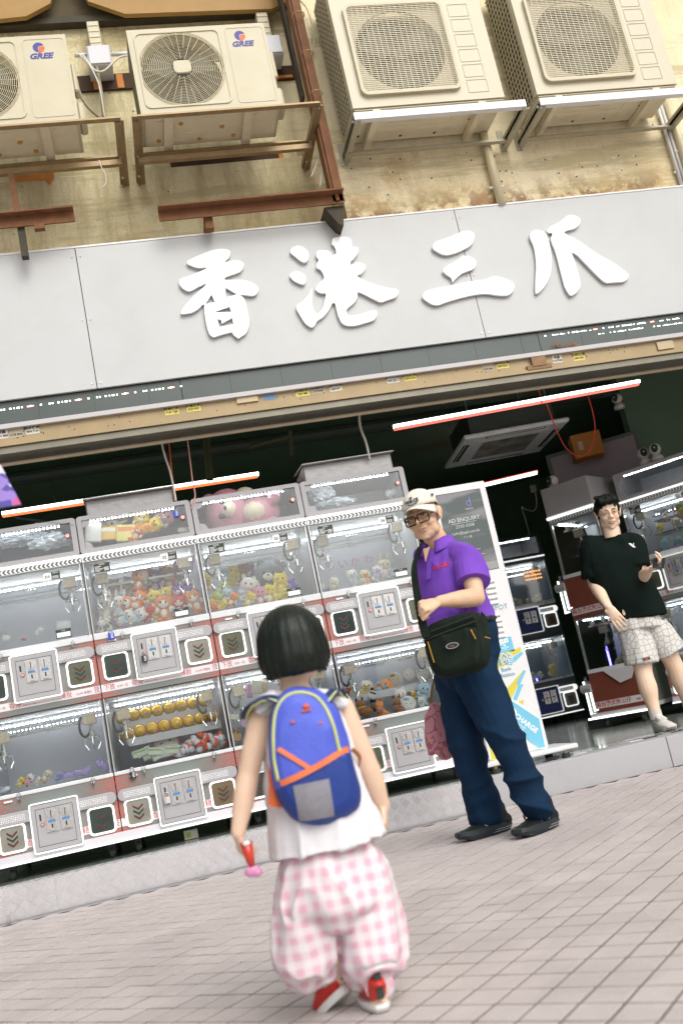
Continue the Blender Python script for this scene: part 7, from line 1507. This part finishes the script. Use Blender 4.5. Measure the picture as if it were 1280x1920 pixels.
# strap: over his right shoulder, down the front and round the back to the bag
def strap(pts, w_, t, name, mm, parent, face):
    p = smooth_pts([Vector(q) for q in pts], 5); v = []; k = len(p); fs = [Vector(q) for q in face]
    for i in range(k):
        d = (p[min(i+1, k-1)]-p[max(i-1, 0)]).normalized(); fi = i/(k-1)*(len(fs)-1); a = int(min(fi, len(fs)-2)); n_ = fs[a].lerp(fs[a+1], fi-a).normalized(); s_ = d.cross(n_).normalized(); n_ = s_.cross(d)
        v += [p[i]-s_*w_/2-n_*t/2, p[i]+s_*w_/2-n_*t/2, p[i]+s_*w_/2+n_*t/2, p[i]-s_*w_/2+n_*t/2]
    f = [(0, 1, 2, 3), tuple((k-1)*4+i for i in (3, 2, 1, 0))]+[(i*4+j, (i+1)*4+j, (i+1)*4+(j+1) % 4, i*4+(j+1) % 4) for i in range(k-1) for j in range(4)]
    b_ = MB().use(mm); b_.add(v, f); return b_.build(name, parent, auto=True)
strap([P(795, 1012, 4.66), P(784, 1035, 4.55), P(776, 1062, 4.45), P(779, 1100, 4.36), P(786, 1140, 4.27), P(793, 1175, 4.22), P(800, 1195, 4.20)], .040, .003, 'strap', M_bag, bag, [(-.5, -.3, .8), (-.8, -.6, .1), (-.6, -.8, 0), (-.5, -.87, 0)])
strap([P(892, 1100, 4.62), P(905, 1135, 4.42), P(908, 1165, 4.30), P(912, 1190, 4.24)], .045, .004, 'strap', M_bag, bag, [(.6, -.8, 0), (.3, -.95, 0)])
# pink shopping bag
pb = empty('shopping_bag'); tag(pb, 'small pink patterned cloth bag hanging behind the leg of the man in purple', 'bag')
m, n, b, L = node_mat('pink_printed_cloth'); tc = n.nodes.new('ShaderNodeTexCoord'); wv_ = n.nodes.new('ShaderNodeTexWave'); wv_.wave_type = 'RINGS'; wv_.inputs['Scale'].default_value = 9; wv_.inputs['Distortion'].default_value = 12; wv_.inputs['Detail Scale'].default_value = 2; L(tc.outputs['Object'], wv_.inputs['Vector'])
rp = n.nodes.new('ShaderNodeValToRGB'); rp.color_ramp.elements[0].position = .12; rp.color_ramp.elements[0].color = (.33, .10, .12, 1); rp.color_ramp.elements[1].position = .22; rp.color_ramp.elements[1].color = (.52, .23, .27, 1); L(wv_.outputs[0], rp.inputs[0]); L(rp.outputs[0], b.inputs['Base Color']); b.inputs['Roughness'].default_value = .7
pc = P(824, 1368, 4.78); b_ = Blob(); b_.chain([(pc+Vector((0, 0, .11)), .03, .03), (pc+Vector((0, 0, .06)), .065, .035), (pc+Vector((0, 0, -.05)), .085, .045), (pc+Vector((0, 0, -.11)), .088, .045)], side=(1, 0, 0), n=20)
link('cloth', b_.skin('cloth', m, .006, 3, .5, folds(.004, (7, 7, 2), 6)), pb); MB().use(mat('brown_handle', (.22, .09, .02), .5)).tube([P(819, 1250, 4.76), P(810, 1290, 4.77), P(806, 1312, 4.78), P(812, 1330, 4.78), P(822, 1322, 4.78)], .006, 6).build('handle', pb)
# ---- the young man
yg = empty('person'); tag(yg, 'young man in black T-shirt and white patterned shorts holding a phone on the step', 'person')
Yy = 6.12; Hy = headmat(P(1139, 962, Yy-.02), rad(-17), rad(13), rad(2)); s_ = .98
sdy = Vector((math.cos(rad(-22)), math.sin(rad(-22)), 0)); fwy = Vector((math.sin(rad(-22)), -math.cos(rad(-22)), 0))
nby = P(1148, 1006, Yy); chy = P(1152, 1060, Yy); peY = P(1190, 1170, Yy)
sRy = P(1106, 1025, Yy+.06); eRy = P(1112, 1092, Yy+.08); wRy = P(1140, 1138, Yy-.14); sLy = P(1190, 1022, Yy-.06); eLy = P(1203, 1083, Yy-.10); wLy = P(1216, 1069, Yy-.28)
hRy, kRy, aRy = P(1196, 1205, Yy), P(1206, 1262, Yy-.02), P(1228, 1340, Yy-.02); hLy, kLy, aLy = P(1232, 1190, Yy), P(1262, 1245, Yy+.02), P(1290, 1320, Yy+.10)
bl = Blob(); head_shape(bl, Hy, s_, False, .004)
bl.chain([(Hy @ Vector((0, .02, -.05)), .058), (nby+Vector((0, 0, .01)), .058), (nby+Vector((0, 0, -.05)), .065, .05)], side=sdy)
bl.chain([(nby+Vector((0, 0, -.06)), .09, .055), (chy, .14, .10), (peY, .14, .11)], side=sdy)
bl.chain([(sRy, .05), (eRy, .043)]).chain([(eRy, .043), (eRy.lerp(wRy, .3), .043), (wRy, .028, .024)]); bl.chain([(sLy, .05), (eLy, .043)]).chain([(eLy, .043), (eLy.lerp(wLy, .35), .040), (wLy, .028, .024)])
hand(bl, wRy, P(1157, 1163, Yy-.18)-wRy, (.6, .5, -.3), 1, .30, .05, left=False, thumb_out=.1)
hand(bl, wLy, P(1236, 1056, Yy-.36)-wLy, (-.15, -.45, .9), 1, .55, .05, left=True, thumb_out=.9)
for h_, k_, a_ in ((hRy, kRy, aRy), (hLy, kLy, aLy)): bl.chain([(h_, .085), (k_, .058), (k_.lerp(a_, .35), .062), (k_.lerp(a_, .75), .043), (a_, .036)])
me = bl.skin('body', [M_skinY, M_lipY], .0045, 3, .5, face_fix(Hy, s_)); set_lips(me, Hy, s_); link('body', me, yg)
eyes(yg, Hy, s_, .75); brows(yg, Hy, M_hairK, s_, .0034)
glasses(yg, Hy, .046, .030, .0008, mat('thin_gold_frame', (.45, .38, .28), .3, .7), glassmat('clear_lens', (.98, .98, .97), .5, .02), -.100, .0)
def hair_short(co, no):
    return co+no*((np.abs(snoise(co, (14, 14, 22), 3, 3)))*.0035)[:, None]
bl = Blob(); bl.ell((0, .026, .050), (.080, .092, .080), Hy); bl.ell((0, -.004, .088), (.070, .080, .040), Hy); bl.ell((0, .085, -.01), (.06, .03, .05), Hy)
for q in (-1, 1): bl.ell((q*.073, .018, .030), (.012, .045, .036), Hy)
for k in range(9): x = -.052+k*.013; bl.chain([(Hy @ Vector((x, -.055, .108)), .014), (Hy @ Vector((x*1.02, -.080, .092+.004*math.sin(k*2))), .010), (Hy @ Vector((x*1.02+.003, -.086, .080+.004*math.sin(k*3))), .005)], n=8)
for k in range(26):
    a = rad(k*360/26*1.0); rr_ = rnd.uniform(.02, .065); b0 = Hy @ Vector((rr_*math.cos(a), rr_*1.2*math.sin(a)+.01, .115)); bl.chain([(b0, .012), (b0+Vector((rnd.uniform(-.010, .010), rnd.uniform(-.01, .0), rnd.uniform(.004, .010))), .004)], n=6, sub=2)
link('hair', bl.skin('hair', M_hairK, .004, 1, .4, hair_short), yg)
M_tee = mat('black_tshirt', (.005, .011, .009), .9, spec=.12, bump=.2, bscale=300, var=.12, vscale=7)
bl = Blob(); bl.flat([(nby+Vector((0, 0, -.012)), .085, .07), (nby+Vector((0, 0, -.06)), .165, .095), (chy+Vector((0, 0, .03)), .205, .125), (P(1170, 1100, Yy), .195, .130), (P(1190, 1140, Yy), .190, .135), (P(1196, 1160, Yy), .192, .138)], side=sdy, n=26)
bl.flat([(nby-sdy*.06+Vector((0, 0, -.03)), .05), (sRy, .078, .072), (sRy.lerp(eRy, .45), .090, .080), (sRy.lerp(eRy, .88), .096, .084)], side=fwy); bl.flat([(nby+sdy*.06+Vector((0, 0, -.03)), .05), (sLy, .078, .072), (sLy.lerp(eLy, .45), .086, .078), (sLy.lerp(eLy, .70), .088, .078)], side=fwy)
tee = link('t_shirt', bl.skin('t_shirt', M_tee, .0065, 5, .5, lambda co, no: co+no*((1-2*np.abs(np.tanh(snoise(co, (2.0, 2.0, 1.2), 31)*.7)))*.009)[:, None]), yg)
MB().use(M_tee).tube([nby+sdy*.072*math.cos(a)+fwy*.064*math.sin(a)+Vector((0, 0, -.004-.012*math.sin(a))) for a in [2*PI*i/24 for i in range(25)]], .007, 6).build('neck_rib', yg, smooth=True)
t = text('ɣ', .05, M_cardw, (0, 0, 0), parent=yg, ext=.0006, bold=.0015); bpy.data.objects.remove(t)
lp = P(1186, 1018, Yy-.25); o = MB().use(M_cardw).prism([(-.020, .020), (-.004, .018), (.004, .004), (.012, .016), (.016, .012), (.010, -.004), (.020, -.018), (.002, -.016), (-.006, -.002)], -.0006, .0006).build('chest_logo', yg); project_on(o, tee, .003, (-.40, -.9, 0), Matrix.Translation(lp) @ Matrix.Rotation(rad(-20), 4, 'Z'))
m, n, b, L = node_mat('monogram_cotton'); tc = n.nodes.new('ShaderNodeTexCoord'); vo = n.nodes.new('ShaderNodeTexVoronoi'); vo.feature = 'DISTANCE_TO_EDGE'; vo.inputs['Scale'].default_value = 27; vo.inputs['Randomness'].default_value = .55; L(tc.outputs['Object'], vo.inputs['Vector'])
rp = n.nodes.new('ShaderNodeValToRGB'); rp.color_ramp.elements[0].position = .03; rp.color_ramp.elements[0].color = (.36, .36, .33, 1); rp.color_ramp.elements[1].position = .08; rp.color_ramp.elements[1].color = (.64, .63, .60, 1); L(vo.outputs['Distance'], rp.inputs[0]); L(rp.outputs[0], b.inputs['Base Color']); b.inputs['Roughness'].default_value = .8
bl = Blob(); bl.flat([(P(1190, 1150, Yy), .150, .115), (P(1196, 1180, Yy), .165, .130)], side=sdy, n=22); bl.flat([(P(1186, 1180, Yy+.01), .105, .110), (P(1196, 1215, Yy), .110, .115), (P(1202, 1244, Yy), .112, .118)], side=sdy, n=20).flat([(P(1222, 1172, Yy), .10, .11), (P(1240, 1200, Yy), .108, .115), (P(1254, 1224, Yy), .110, .118)], side=sdy, n=20)
link('shorts', bl.skin('shorts', m, .0065, 4, .5, lambda co, no: co+no*((1-2*np.abs(np.tanh(snoise(co, (3, 3, 1.2), 37)*.7)))*.008)[:, None]), yg)
MB().use(mat('green_tab', (.02, .10, .05), .6)).box(-.025, .025, -.002, .002, -.010, .010).use(mat('red_tab', (.55, .03, .03), .6)).box(-.008, .008, -.003, .003, -.0102, .0102).build('hem_tag', yg, loc=P(1211, 1235, Yy-.122))
M_ws = mat('white_sneaker', (.62, .60, .56), .6, bump=.3, bscale=70); M_wso = mat('offwhite_sole', (.55, .53, .47), .6); M_wl = mat('white_lace', (.74, .73, .70), .6)
for p_, dx in ((aRy, 0), (aLy, 0)):
    h_ = Vector((p_.x+.01, p_.y+.05, SF+.004)); o, T = shoe(yg, h_, h_+Vector((-.03, -.265, 0)), .105, .115, (M_ws, M_wso, M_wl), sole_t=.035)
    MB().use(M_ws).cyl((p_.x, p_.y, SF+.08), (p_.x, p_.y, SF+.14), .042, 16).build('sock', yg, smooth=False)
ph = MB().use(M_black).box(-.036, .036, -.075, .075, -.004, .004).build('phone', bevel=.003); pp_ = P(1234, 1056, Yy-.38); ph.matrix_world = Matrix.Translation(pp_) @ Matrix.Rotation(rad(-40), 4, 'Z') @ Matrix.Rotation(rad(28), 4, 'X') @ Matrix.Rotation(rad(18), 4, 'Y'); tag(ph, 'black phone held by the young man in shorts', 'phone')
MB().use(mat('phone_screen', (.03, .035, .04), .08)).box(-.033, .033, -.071, .071, .0041, .0046).build('screen', ph)
# ---- the child seen from behind
kd = empty('person'); tag(kd, 'small child seen from behind in white top and pink checked trousers', 'person')
Yc_ = 2.46; K_ = lambda x, y, dy=0: P(x, y, Yc_+dy)
Hc = headmat(K_(547, 1212), rad(180-5), rad(4), rad(0)); sc3 = .86
side = Vector((1, -.1, 0)).normalized(); fwd = Vector((.1, 1, 0)).normalized()
nk = K_(552, 1285); shl, shr = K_(492, 1335), K_(640, 1325)
bl = Blob(); head_shape(bl, Hc, sc3)
bl.chain([(Hc @ Vector((0, .01, -.05)), .040), (nk, .036), (nk+Vector((0, 0, -.03)), .055, .045)], side=side); bl.chain([(nk+Vector((0, 0, -.035)), .07, .05), (K_(575, 1400), .085, .065), (K_(605, 1560), .085, .07)], side=side)
eL, wL = K_(465, 1455, .0), K_(446, 1563, -.02); eR, wR = K_(692, 1440, .0), K_(718, 1512, .02)
bl.chain([(shl, .032), (shl.lerp(eL, .5), .030), (eL, .026)]).chain([(eL, .027), (eL.lerp(wL, .3), .028), (wL, .018, .016)]); bl.chain([(shr, .032), (shr.lerp(eR, .5), .030), (eR, .026)]).chain([(eR, .027), (eR.lerp(wR, .3), .027), (wR, .018)])
hand(bl, wL, K_(456, 1605)-wL, (1, .4, 0), .56, .75, .03, left=False, thumb_out=.7); hand(bl, wR, K_(722, 1550)-wR, (-1, .3, 0), .56, .6, .03, left=True, thumb_out=.5)
ankL, ankR = K_(640, 1838, .06), K_(712, 1872, -.04)
bl.chain([(K_(590, 1640), .06), (K_(612, 1740, .02), .045), (ankL, .026)]); bl.chain([(K_(660, 1620), .06), (K_(700, 1740), .045), (ankR, .026)])
me = bl.skin('body', [M_skinC, M_lipY], .0038, 4); link('body', me, kd)
# bob hair
m, n, b, L = node_mat('glossy_black_hair'); tc = n.nodes.new('ShaderNodeTexCoord'); mp_ = n.nodes.new('ShaderNodeMapping'); mp_.inputs['Scale'].default_value = (120, 120, 4); no = n.nodes.new('ShaderNodeTexNoise'); no.inputs['Scale'].default_value = 1.6; L(tc.outputs['Object'], mp_.inputs[0]); L(mp_.outputs[0], no.inputs['Vector'])
rp = n.nodes.new('ShaderNodeValToRGB'); rp.color_ramp.elements[0].position = .35; rp.color_ramp.elements[1].position = .7; rp.color_ramp.elements[0].color = (.003, .006, .004, 1); rp.color_ramp.elements[1].color = (.012, .018, .013, 1); L(no.outputs[0], rp.inputs[0]); L(rp.outputs[0], b.inputs['Base Color']); b.inputs['Roughness'].default_value = .42; b.inputs['Specular IOR Level'].default_value = .3
bp = n.nodes.new('ShaderNodeBump'); bp.inputs['Strength'].default_value = .6; bp.inputs['Distance'].default_value = .003; L(no.outputs[0], bp.inputs['Height']); L(bp.outputs[0], b.inputs['Normal'])
v, f = [], []; na, nz_ = 96, 26; hc = K_(546, 1205); rs = random.Random(2); jit = [rs.uniform(-1, 1) for _ in range(na)]
for i in range(nz_):
    t = i/(nz_-1)
    for j in range(na):
        a = 2*PI*j/na; back = max(0, -math.sin(a))          # -Y side looks at the camera
        if t < .5: ph_ = t/.5*PI/2; rr_ = math.sin(ph_); z = .0+math.cos(ph_)*.098
        else: u = (t-.5)/.5; rr_ = 1+.035*math.sin(u*PI)-.30*max(0, u-.45)**1.5; z = -u*(.084+.002*jit[j]+.010*(abs(math.sin(a))-.8))
        lock = .0022*math.sin(a*23+jit[(j//3)*3]*1.2)+.0018*jit[j]
        rx, ry = .0875*rr_+lock*min(1, t*2), .094*rr_+lock*min(1, t*2)
        v.append(hc+side*math.cos(a)*rx+fwd*math.sin(a)*ry+Vector((0, 0, z)))
for i in range(nz_-1):
    for j in range(na): f.append((i*na+j, (i+1)*na+j, (i+1)*na+(j+1) % na, i*na+(j+1) % na))
f.append(tuple(range(na))); f.append(tuple((nz_-1)*na+j for j in range(na-1, -1, -1)))
hb_ = MB().use(m); hb_.add(v, f); link('hair', hb_.mesh('hair', True), kd)
wisp = MB().use(m)
for k in range(60):
    a = rs.uniform(0, 2*PI); p0 = hc+side*math.cos(a)*.074+fwd*math.sin(a)*.080+Vector((0, 0, -.070)); wisp.tube([p0, p0+Vector((0, 0, -.010)), p0+Vector((rs.uniform(-.003, .003), rs.uniform(-.003, .003), -.016+rs.uniform(-.004, .003)))], [.0022, .0016, .0004], 4)
tag(wisp.build('hair_ends', kd), kind='stuff')
# white top with frilled shoulders
M_wt = mat('white_cotton', (.74, .73, .76), .85, var=.04, vscale=15, bump=.15, bscale=200)
bl = Blob(); bl.flat([(nk+Vector((0, 0, -.018)), .050, .045), (nk+Vector((0, 0, -.045)), .088, .062), (K_(575, 1390), .108, .082), (K_(590, 1480), .122, .098), (K_(608, 1560), .140, .115), (K_(614, 1588), .145, .118)], side=side, n=26)
link('top', bl.skin('top', M_wt, .0045, 4, .5, lambda co, no: co+no*((1-2*np.abs(np.tanh(snoise(co, (7, 7, 1.4), 41)*.8)))*.006)[:, None]), kd)
for q, sh in ((-1, shl), (1, shr)):
    bl = Blob(); c0 = sh+side*q*-.012+Vector((0, 0, .014))
    bl.chain([(c0-side*q*.030+Vector((0, 0, .016)), .020, .050), (c0, .024, .054), (c0+side*q*.022+Vector((0, 0, -.014)), .014, .050)], side=(0, 0, 1), n=14)
    link('shoulder_frill', bl.skin('shoulder_frill', M_wt, .0035, 2, .5, lambda co, no: co+no*(np.sin(co[:, 1]*300+co[:, 0]*60)*.0035)[:, None]), kd)
# checked trousers
m, n, b, L = node_mat('pink_gingham'); tc = n.nodes.new('ShaderNodeTexCoord')
mp_ = n.nodes.new('ShaderNodeMapping'); mp_.inputs['Rotation'].default_value = (0, 0, rad(8)); L(tc.outputs['Object'], mp_.inputs[0]); nn_ = n.nodes.new('ShaderNodeTexNoise'); nn_.inputs['Scale'].default_value = 7; L(tc.outputs['Object'], nn_.inputs['Vector'])
ad = n.nodes.new('ShaderNodeVectorMath'); ad.operation = 'MULTIPLY_ADD'; L(nn_.outputs['Color'], ad.inputs[0]); ad.inputs[1].default_value = (.035, .035, .035); L(mp_.outputs[0], ad.inputs[2]); sp = n.nodes.new('ShaderNodeSeparateXYZ'); L(ad.outputs[0], sp.inputs[0])
def band(sock, per):
    a = n.nodes.new('ShaderNodeMath'); a.operation = 'DIVIDE'; L(sock, a.inputs[0]); a.inputs[1].default_value = per; s2 = n.nodes.new('ShaderNodeMath'); s2.operation = 'MULTIPLY'; L(a.outputs[0], s2.inputs[0]); s2.inputs[1].default_value = 2*PI
    s3 = n.nodes.new('ShaderNodeMath'); s3.operation = 'SINE'; L(s2.outputs[0], s3.inputs[0]); q = n.nodes.new('ShaderNodeMapRange'); q.inputs[1].default_value = -.6; q.inputs[2].default_value = .6; L(s3.outputs[0], q.inputs[0]); return q.outputs[0]
bx_, bz_ = band(sp.outputs[0], .034), band(sp.outputs[2], .034); sm_ = n.nodes.new('ShaderNodeMath'); sm_.operation = 'ADD'; L(bx_, sm_.inputs[0]); L(bz_, sm_.inputs[1])
rp = n.nodes.new('ShaderNodeValToRGB'); cr = rp.color_ramp; cr.elements[0].color = (.74, .70, .71, 1); cr.elements[1].position = 1; cr.elements[1].color = (.68, .41, .49, 1); e_ = cr.elements.new(.5); e_.color = (.72, .60, .65, 1)
h_ = n.nodes.new('ShaderNodeMath'); h_.operation = 'MULTIPLY'; L(sm_.outputs[0], h_.inputs[0]); h_.inputs[1].default_value = .5; L(h_.outputs[0], rp.inputs[0]); L(rp.outputs[0], b.inputs['Base Color']); b.inputs['Roughness'].default_value = .85
bl = Blob(); bl.flat([(K_(616, 1575), .100, .082), (K_(622, 1630), .128, .108), (K_(628, 1690), .146, .115), (K_(632, 1725), .120, .085), (K_(634, 1745), .06, .05)], side=side, n=26)
bl.chain([(K_(585, 1660, .01), .085), (K_(574, 1740, .01), .080, .086), (K_(576, 1785, .02), .080, .084), (K_(586, 1808, .03), .068, .07), (K_(604, 1822, .035), .034)], side=side, n=20)
bl.chain([(K_(665, 1640, 0), .088), (K_(694, 1730, -.01), .080, .086), (K_(700, 1800, -.02), .078, .082), (K_(706, 1825, -.03), .066, .066), (K_(711, 1842, -.04), .034)], side=side, n=20)
def harem(co, no):
    zz = co[:, 2]; d = 1-2*np.abs(np.tanh(snoise(co, (8, 8, 1.3), 44, 2)*.9)); cu = np.clip((.22-zz)/.12, 0, 1); return co+no*(d*(.008+.003*cu))[:, None]
link('trousers', bl.skin('trousers', m, .0045, 5, .5, harem), kd)
M_rs = mat('red_shoe', (.55, .03, .02), .45); M_rso = mat('white_shoe_sole', (.66, .66, .64), .5); M_rdk = mat('dark_green_tongue', (.02, .04, .03), .6)
oL, TL = shoe(kd, K_(655, 1858, .02), K_(608, 1912, .11), .068, .075, (M_rs, M_rso, M_rdk), sole_t=.018, lace=False); oR, TR = shoe(kd, Vector((ankR.x-.003, ankR.y-.035, .004)), Vector((ankR.x-.012, ankR.y+.115, .004)), .066, .075, (M_rs, M_rso, M_rdk), sole_t=.018, lace=False)
for o, T in ((oL, TL), (oR, TR)): MB().use(M_rdk).beam(T @ Vector((0, -.004, .03)), T @ Vector((0, -.006, .085)), .016, .006, T.to_3x3() @ Vector((0, 1, 0))).build('heel_tab', o)
# red toy in the left hand
ty = empty('toy_wand'); tag(ty, 'small red and pink plastic toy in the left hand of the child', 'toy'); p0 = K_(463, 1590, -.035)
MB().use(mat('shiny_red_plastic', (.60, .04, .02), .2, coat=.5)).tube([p0+Vector((0, 0, .014)), p0+Vector((.002, 0, -.02)), p0+Vector((.004, 0, -.042))], [.015, .012, .008], 12).build('grip', ty, smooth=True); MB().use(mat('pink_plastic', (.62, .25, .45), .35)).ell(p0+Vector((.004, 0, -.054)), (.020, .008, .013), 12, 8).ell(p0+Vector((.014, 0, -.060)), (.012, .008, .010), 10, 6).build('charm', ty, smooth=True); MB().use(M_cardw).ell(p0+Vector((0, -.014, .012)), (.009, .005, .006), 10, 6).build('label', ty)
# backpack
bk = empty('backpack'); tag(bk, 'bright blue child backpack with orange straps and yellow piping', 'backpack')
M_bb = mat('backpack_blue', (.075, .115, .60), .55, bump=.2, bscale=180, var=.10, vscale=12); M_bd = mat('backpack_deep_blue', (.012, .045, .26), .6, bump=.2, bscale=180, var=.12, vscale=9); M_bn = mat('backpack_navy_side', (.018, .035, .12), .6); M_pip = mat('yellow_piping', (.55, .60, .22), .5); M_os = mat('orange_webbing', (.75, .19, .07), .55); M_rf = mat('reflective_grey', (.30, .30, .34), .35, .3, var=.2, vscale=30)
YB = Yc_-.13
def oval(pts, y): return [K_(x, y_, y) for x, y_ in pts]
outl = [(560, 1290), (600, 1296), (630, 1325), (650, 1380), (665, 1440), (674, 1480), (672, 1510), (655, 1532), (620, 1548), (590, 1550), (555, 1538), (525, 1505), (512, 1460), (505, 1400), (508, 1345), (522, 1310), (540, 1294)]
def ovals(sc_, dy):
    cx_, cy_ = 590, 1425; return [K_(cx_+(x-cx_)*sc_, cy_+(y_-cy_)*sc_, dy) for x, y_ in chaikin(outl, 2)]
v = []; lays = ((1.0, -.045), (1.02, -.075), (1.0, -.105), (.93, -.128), (.80, -.142), (.55, -.150), (.25, -.153))
for sc_, dy in lays: v += ovals(sc_, dy)
n_ = len(ovals(1, 0)); f = [tuple(range(n_-1, -1, -1)), tuple((len(lays)-1)*n_+i for i in range(n_))]+[(k*n_+i, k*n_+(i+1) % n_, (k+1)*n_+(i+1) % n_, (k+1)*n_+i) for k in range(len(lays)-1) for i in range(n_)]
shell_b = Blob(); shell_b.mb.add(v, f); sh_me = shell_b.skin('shell', [M_bb, M_bd, M_bn], .0045, 3, .5, folds(.003, (5, 5, 2.2), 51))
nf = len(sh_me.polygons); ce = np.empty(nf*3); sh_me.polygons.foreach_get('center', ce); ce = ce.reshape(-1, 3); rel = ce-np.array([0, 0, CAMH]); dd = rel @ np.array(CF); px_ = 640+FPX*(rel @ np.array(CR))/dd; py_ = 960-FPX*(rel @ np.array(CU))/dd
idx = np.where(py_ > 1462-(px_-540)*.50+8, 1, 0); idx = np.where(ce[:, 1] > K_(590, 1425, -.088).y, 2, idx); sh_me.polygons.foreach_set('material_index', idx.astype(np.int32)); shell = link('shell', sh_me, bk)
def on_bag(pts, r_, mm, name, lift=.001, flat_=None):
    q = smooth_pts([K_(x, y_, -.16) for x, y_ in pts], 5); bvh = BVHTree.FromPolygons([v_.co for v_ in sh_me.vertices], [tuple(p.vertices) for p in sh_me.polygons]); out = []
    for p in q:
        h = bvh.ray_cast(p+Vector((0, -.1, 0)), Vector((0, 1, 0)), .5); out.append((h[0] if h[0] is not None else p+Vector((0, .05, 0)))-Vector((0, lift, 0)))
    if flat_: return strap([out[i] for i in range(0, len(out), 3)]+[out[-1]], flat_, .003, name, mm, bk, [(0, -1, 0), (0, -1, 0)])
    return MB().use(mm).tube(out, r_, 8).build(name, bk, smooth=True)
on_bag([(524, 1465), (516, 1420), (515, 1370), (521, 1330), (537, 1306), (562, 1297), (592, 1303), (612, 1325), (626, 1360), (636, 1400), (638, 1408)], .0042, M_pip, 'piping', .002)
on_bag([(528, 1470), (560, 1455), (600, 1434), (640, 1410), (656, 1405)], 0, M_os, 'webbing', .003, .014); on_bag([(523, 1404), (545, 1418), (572, 1435), (583, 1443)], 0, M_os, 'webbing', .0025, .011)
q = [K_(x, y_, -.16) for x, y_ in ((550, 1474), (617, 1460), (630, 1532), (565, 1543))]; bvh = BVHTree.FromPolygons([v_.co for v_ in sh_me.vertices], [tuple(p.vertices) for p in sh_me.polygons]); g5 = []
for i in range(7):
    for j in range(7):
        p = q[0].lerp(q[1], j/6).lerp(q[3].lerp(q[2], j/6), i/6); h = bvh.ray_cast(p+Vector((0, -.1, 0)), Vector((0, 1, 0)), .5); g5.append((h[0] if h[0] is not None else p)-Vector((0, .0025, 0)))
b_ = MB().use(M_rf); b_.add(g5, [(i*7+j, i*7+j+1, (i+1)*7+j+1, (i+1)*7+j) for i in range(6) for j in range(6)]); b_.build('reflective_patch', bk, smooth=True)
for x, y_ in ((548, 1354), (601, 1356)): MB().use(M_lor).ell(K_(x, y_, -.150), (.006, .003, .003), 8, 5).build('logo_dash', bk)
MB().use(M_lor).ell(K_(574, 1324, -.146), (.008, .003, .006), 8, 5).box(K_(574, 1331, -.146).x-.012, K_(574, 1331, -.146).x+.012, Yc_-.149, Yc_-.145, K_(574, 1331, -.146).z-.003, K_(574, 1331, -.146).z+.001).build('logo', bk)
o = MB().use(mat('orange_lining', (.72, .14, .03), .6)).prism([(K_(x, y_).x, K_(x, y_).z) for x, y_ in ((496, 1430), (512, 1475), (522, 1512), (498, 1508), (500, 1470))], YB+.05, YB+.07).build('side_pocket', bk)
strap([K_(660, 1405, -.09), K_(673, 1418, -.06), K_(674, 1432, -.04), K_(668, 1440, -.02)], .010, .003, 'webbing_loop', mat('brown_loop', (.35, .13, .04), .6), bk, [(0, -1, 0), (1, -.2, 0)])
for pts in (((536, 1320), (505, 1308), (478, 1315), (464, 1332), (462, 1345)), ((608, 1318), (622, 1300), (632, 1292), (640, 1305), (652, 1325))):
    ys = (-.10, -.075, -.055, -.02, .02); q = [K_(x, y_, ys[i]) for i, (x, y_) in enumerate(pts)]
    strap(q, .030, .005, 'shoulder_strap', M_bn, bk, [(0, -.4, 1), (0, -.3, 1)]); MB().use(M_pip).tube(smooth_pts([p+Vector((0, -.012, -.006)) for p in q], 4), .004, 6).build('piping', bk, smooth=True)
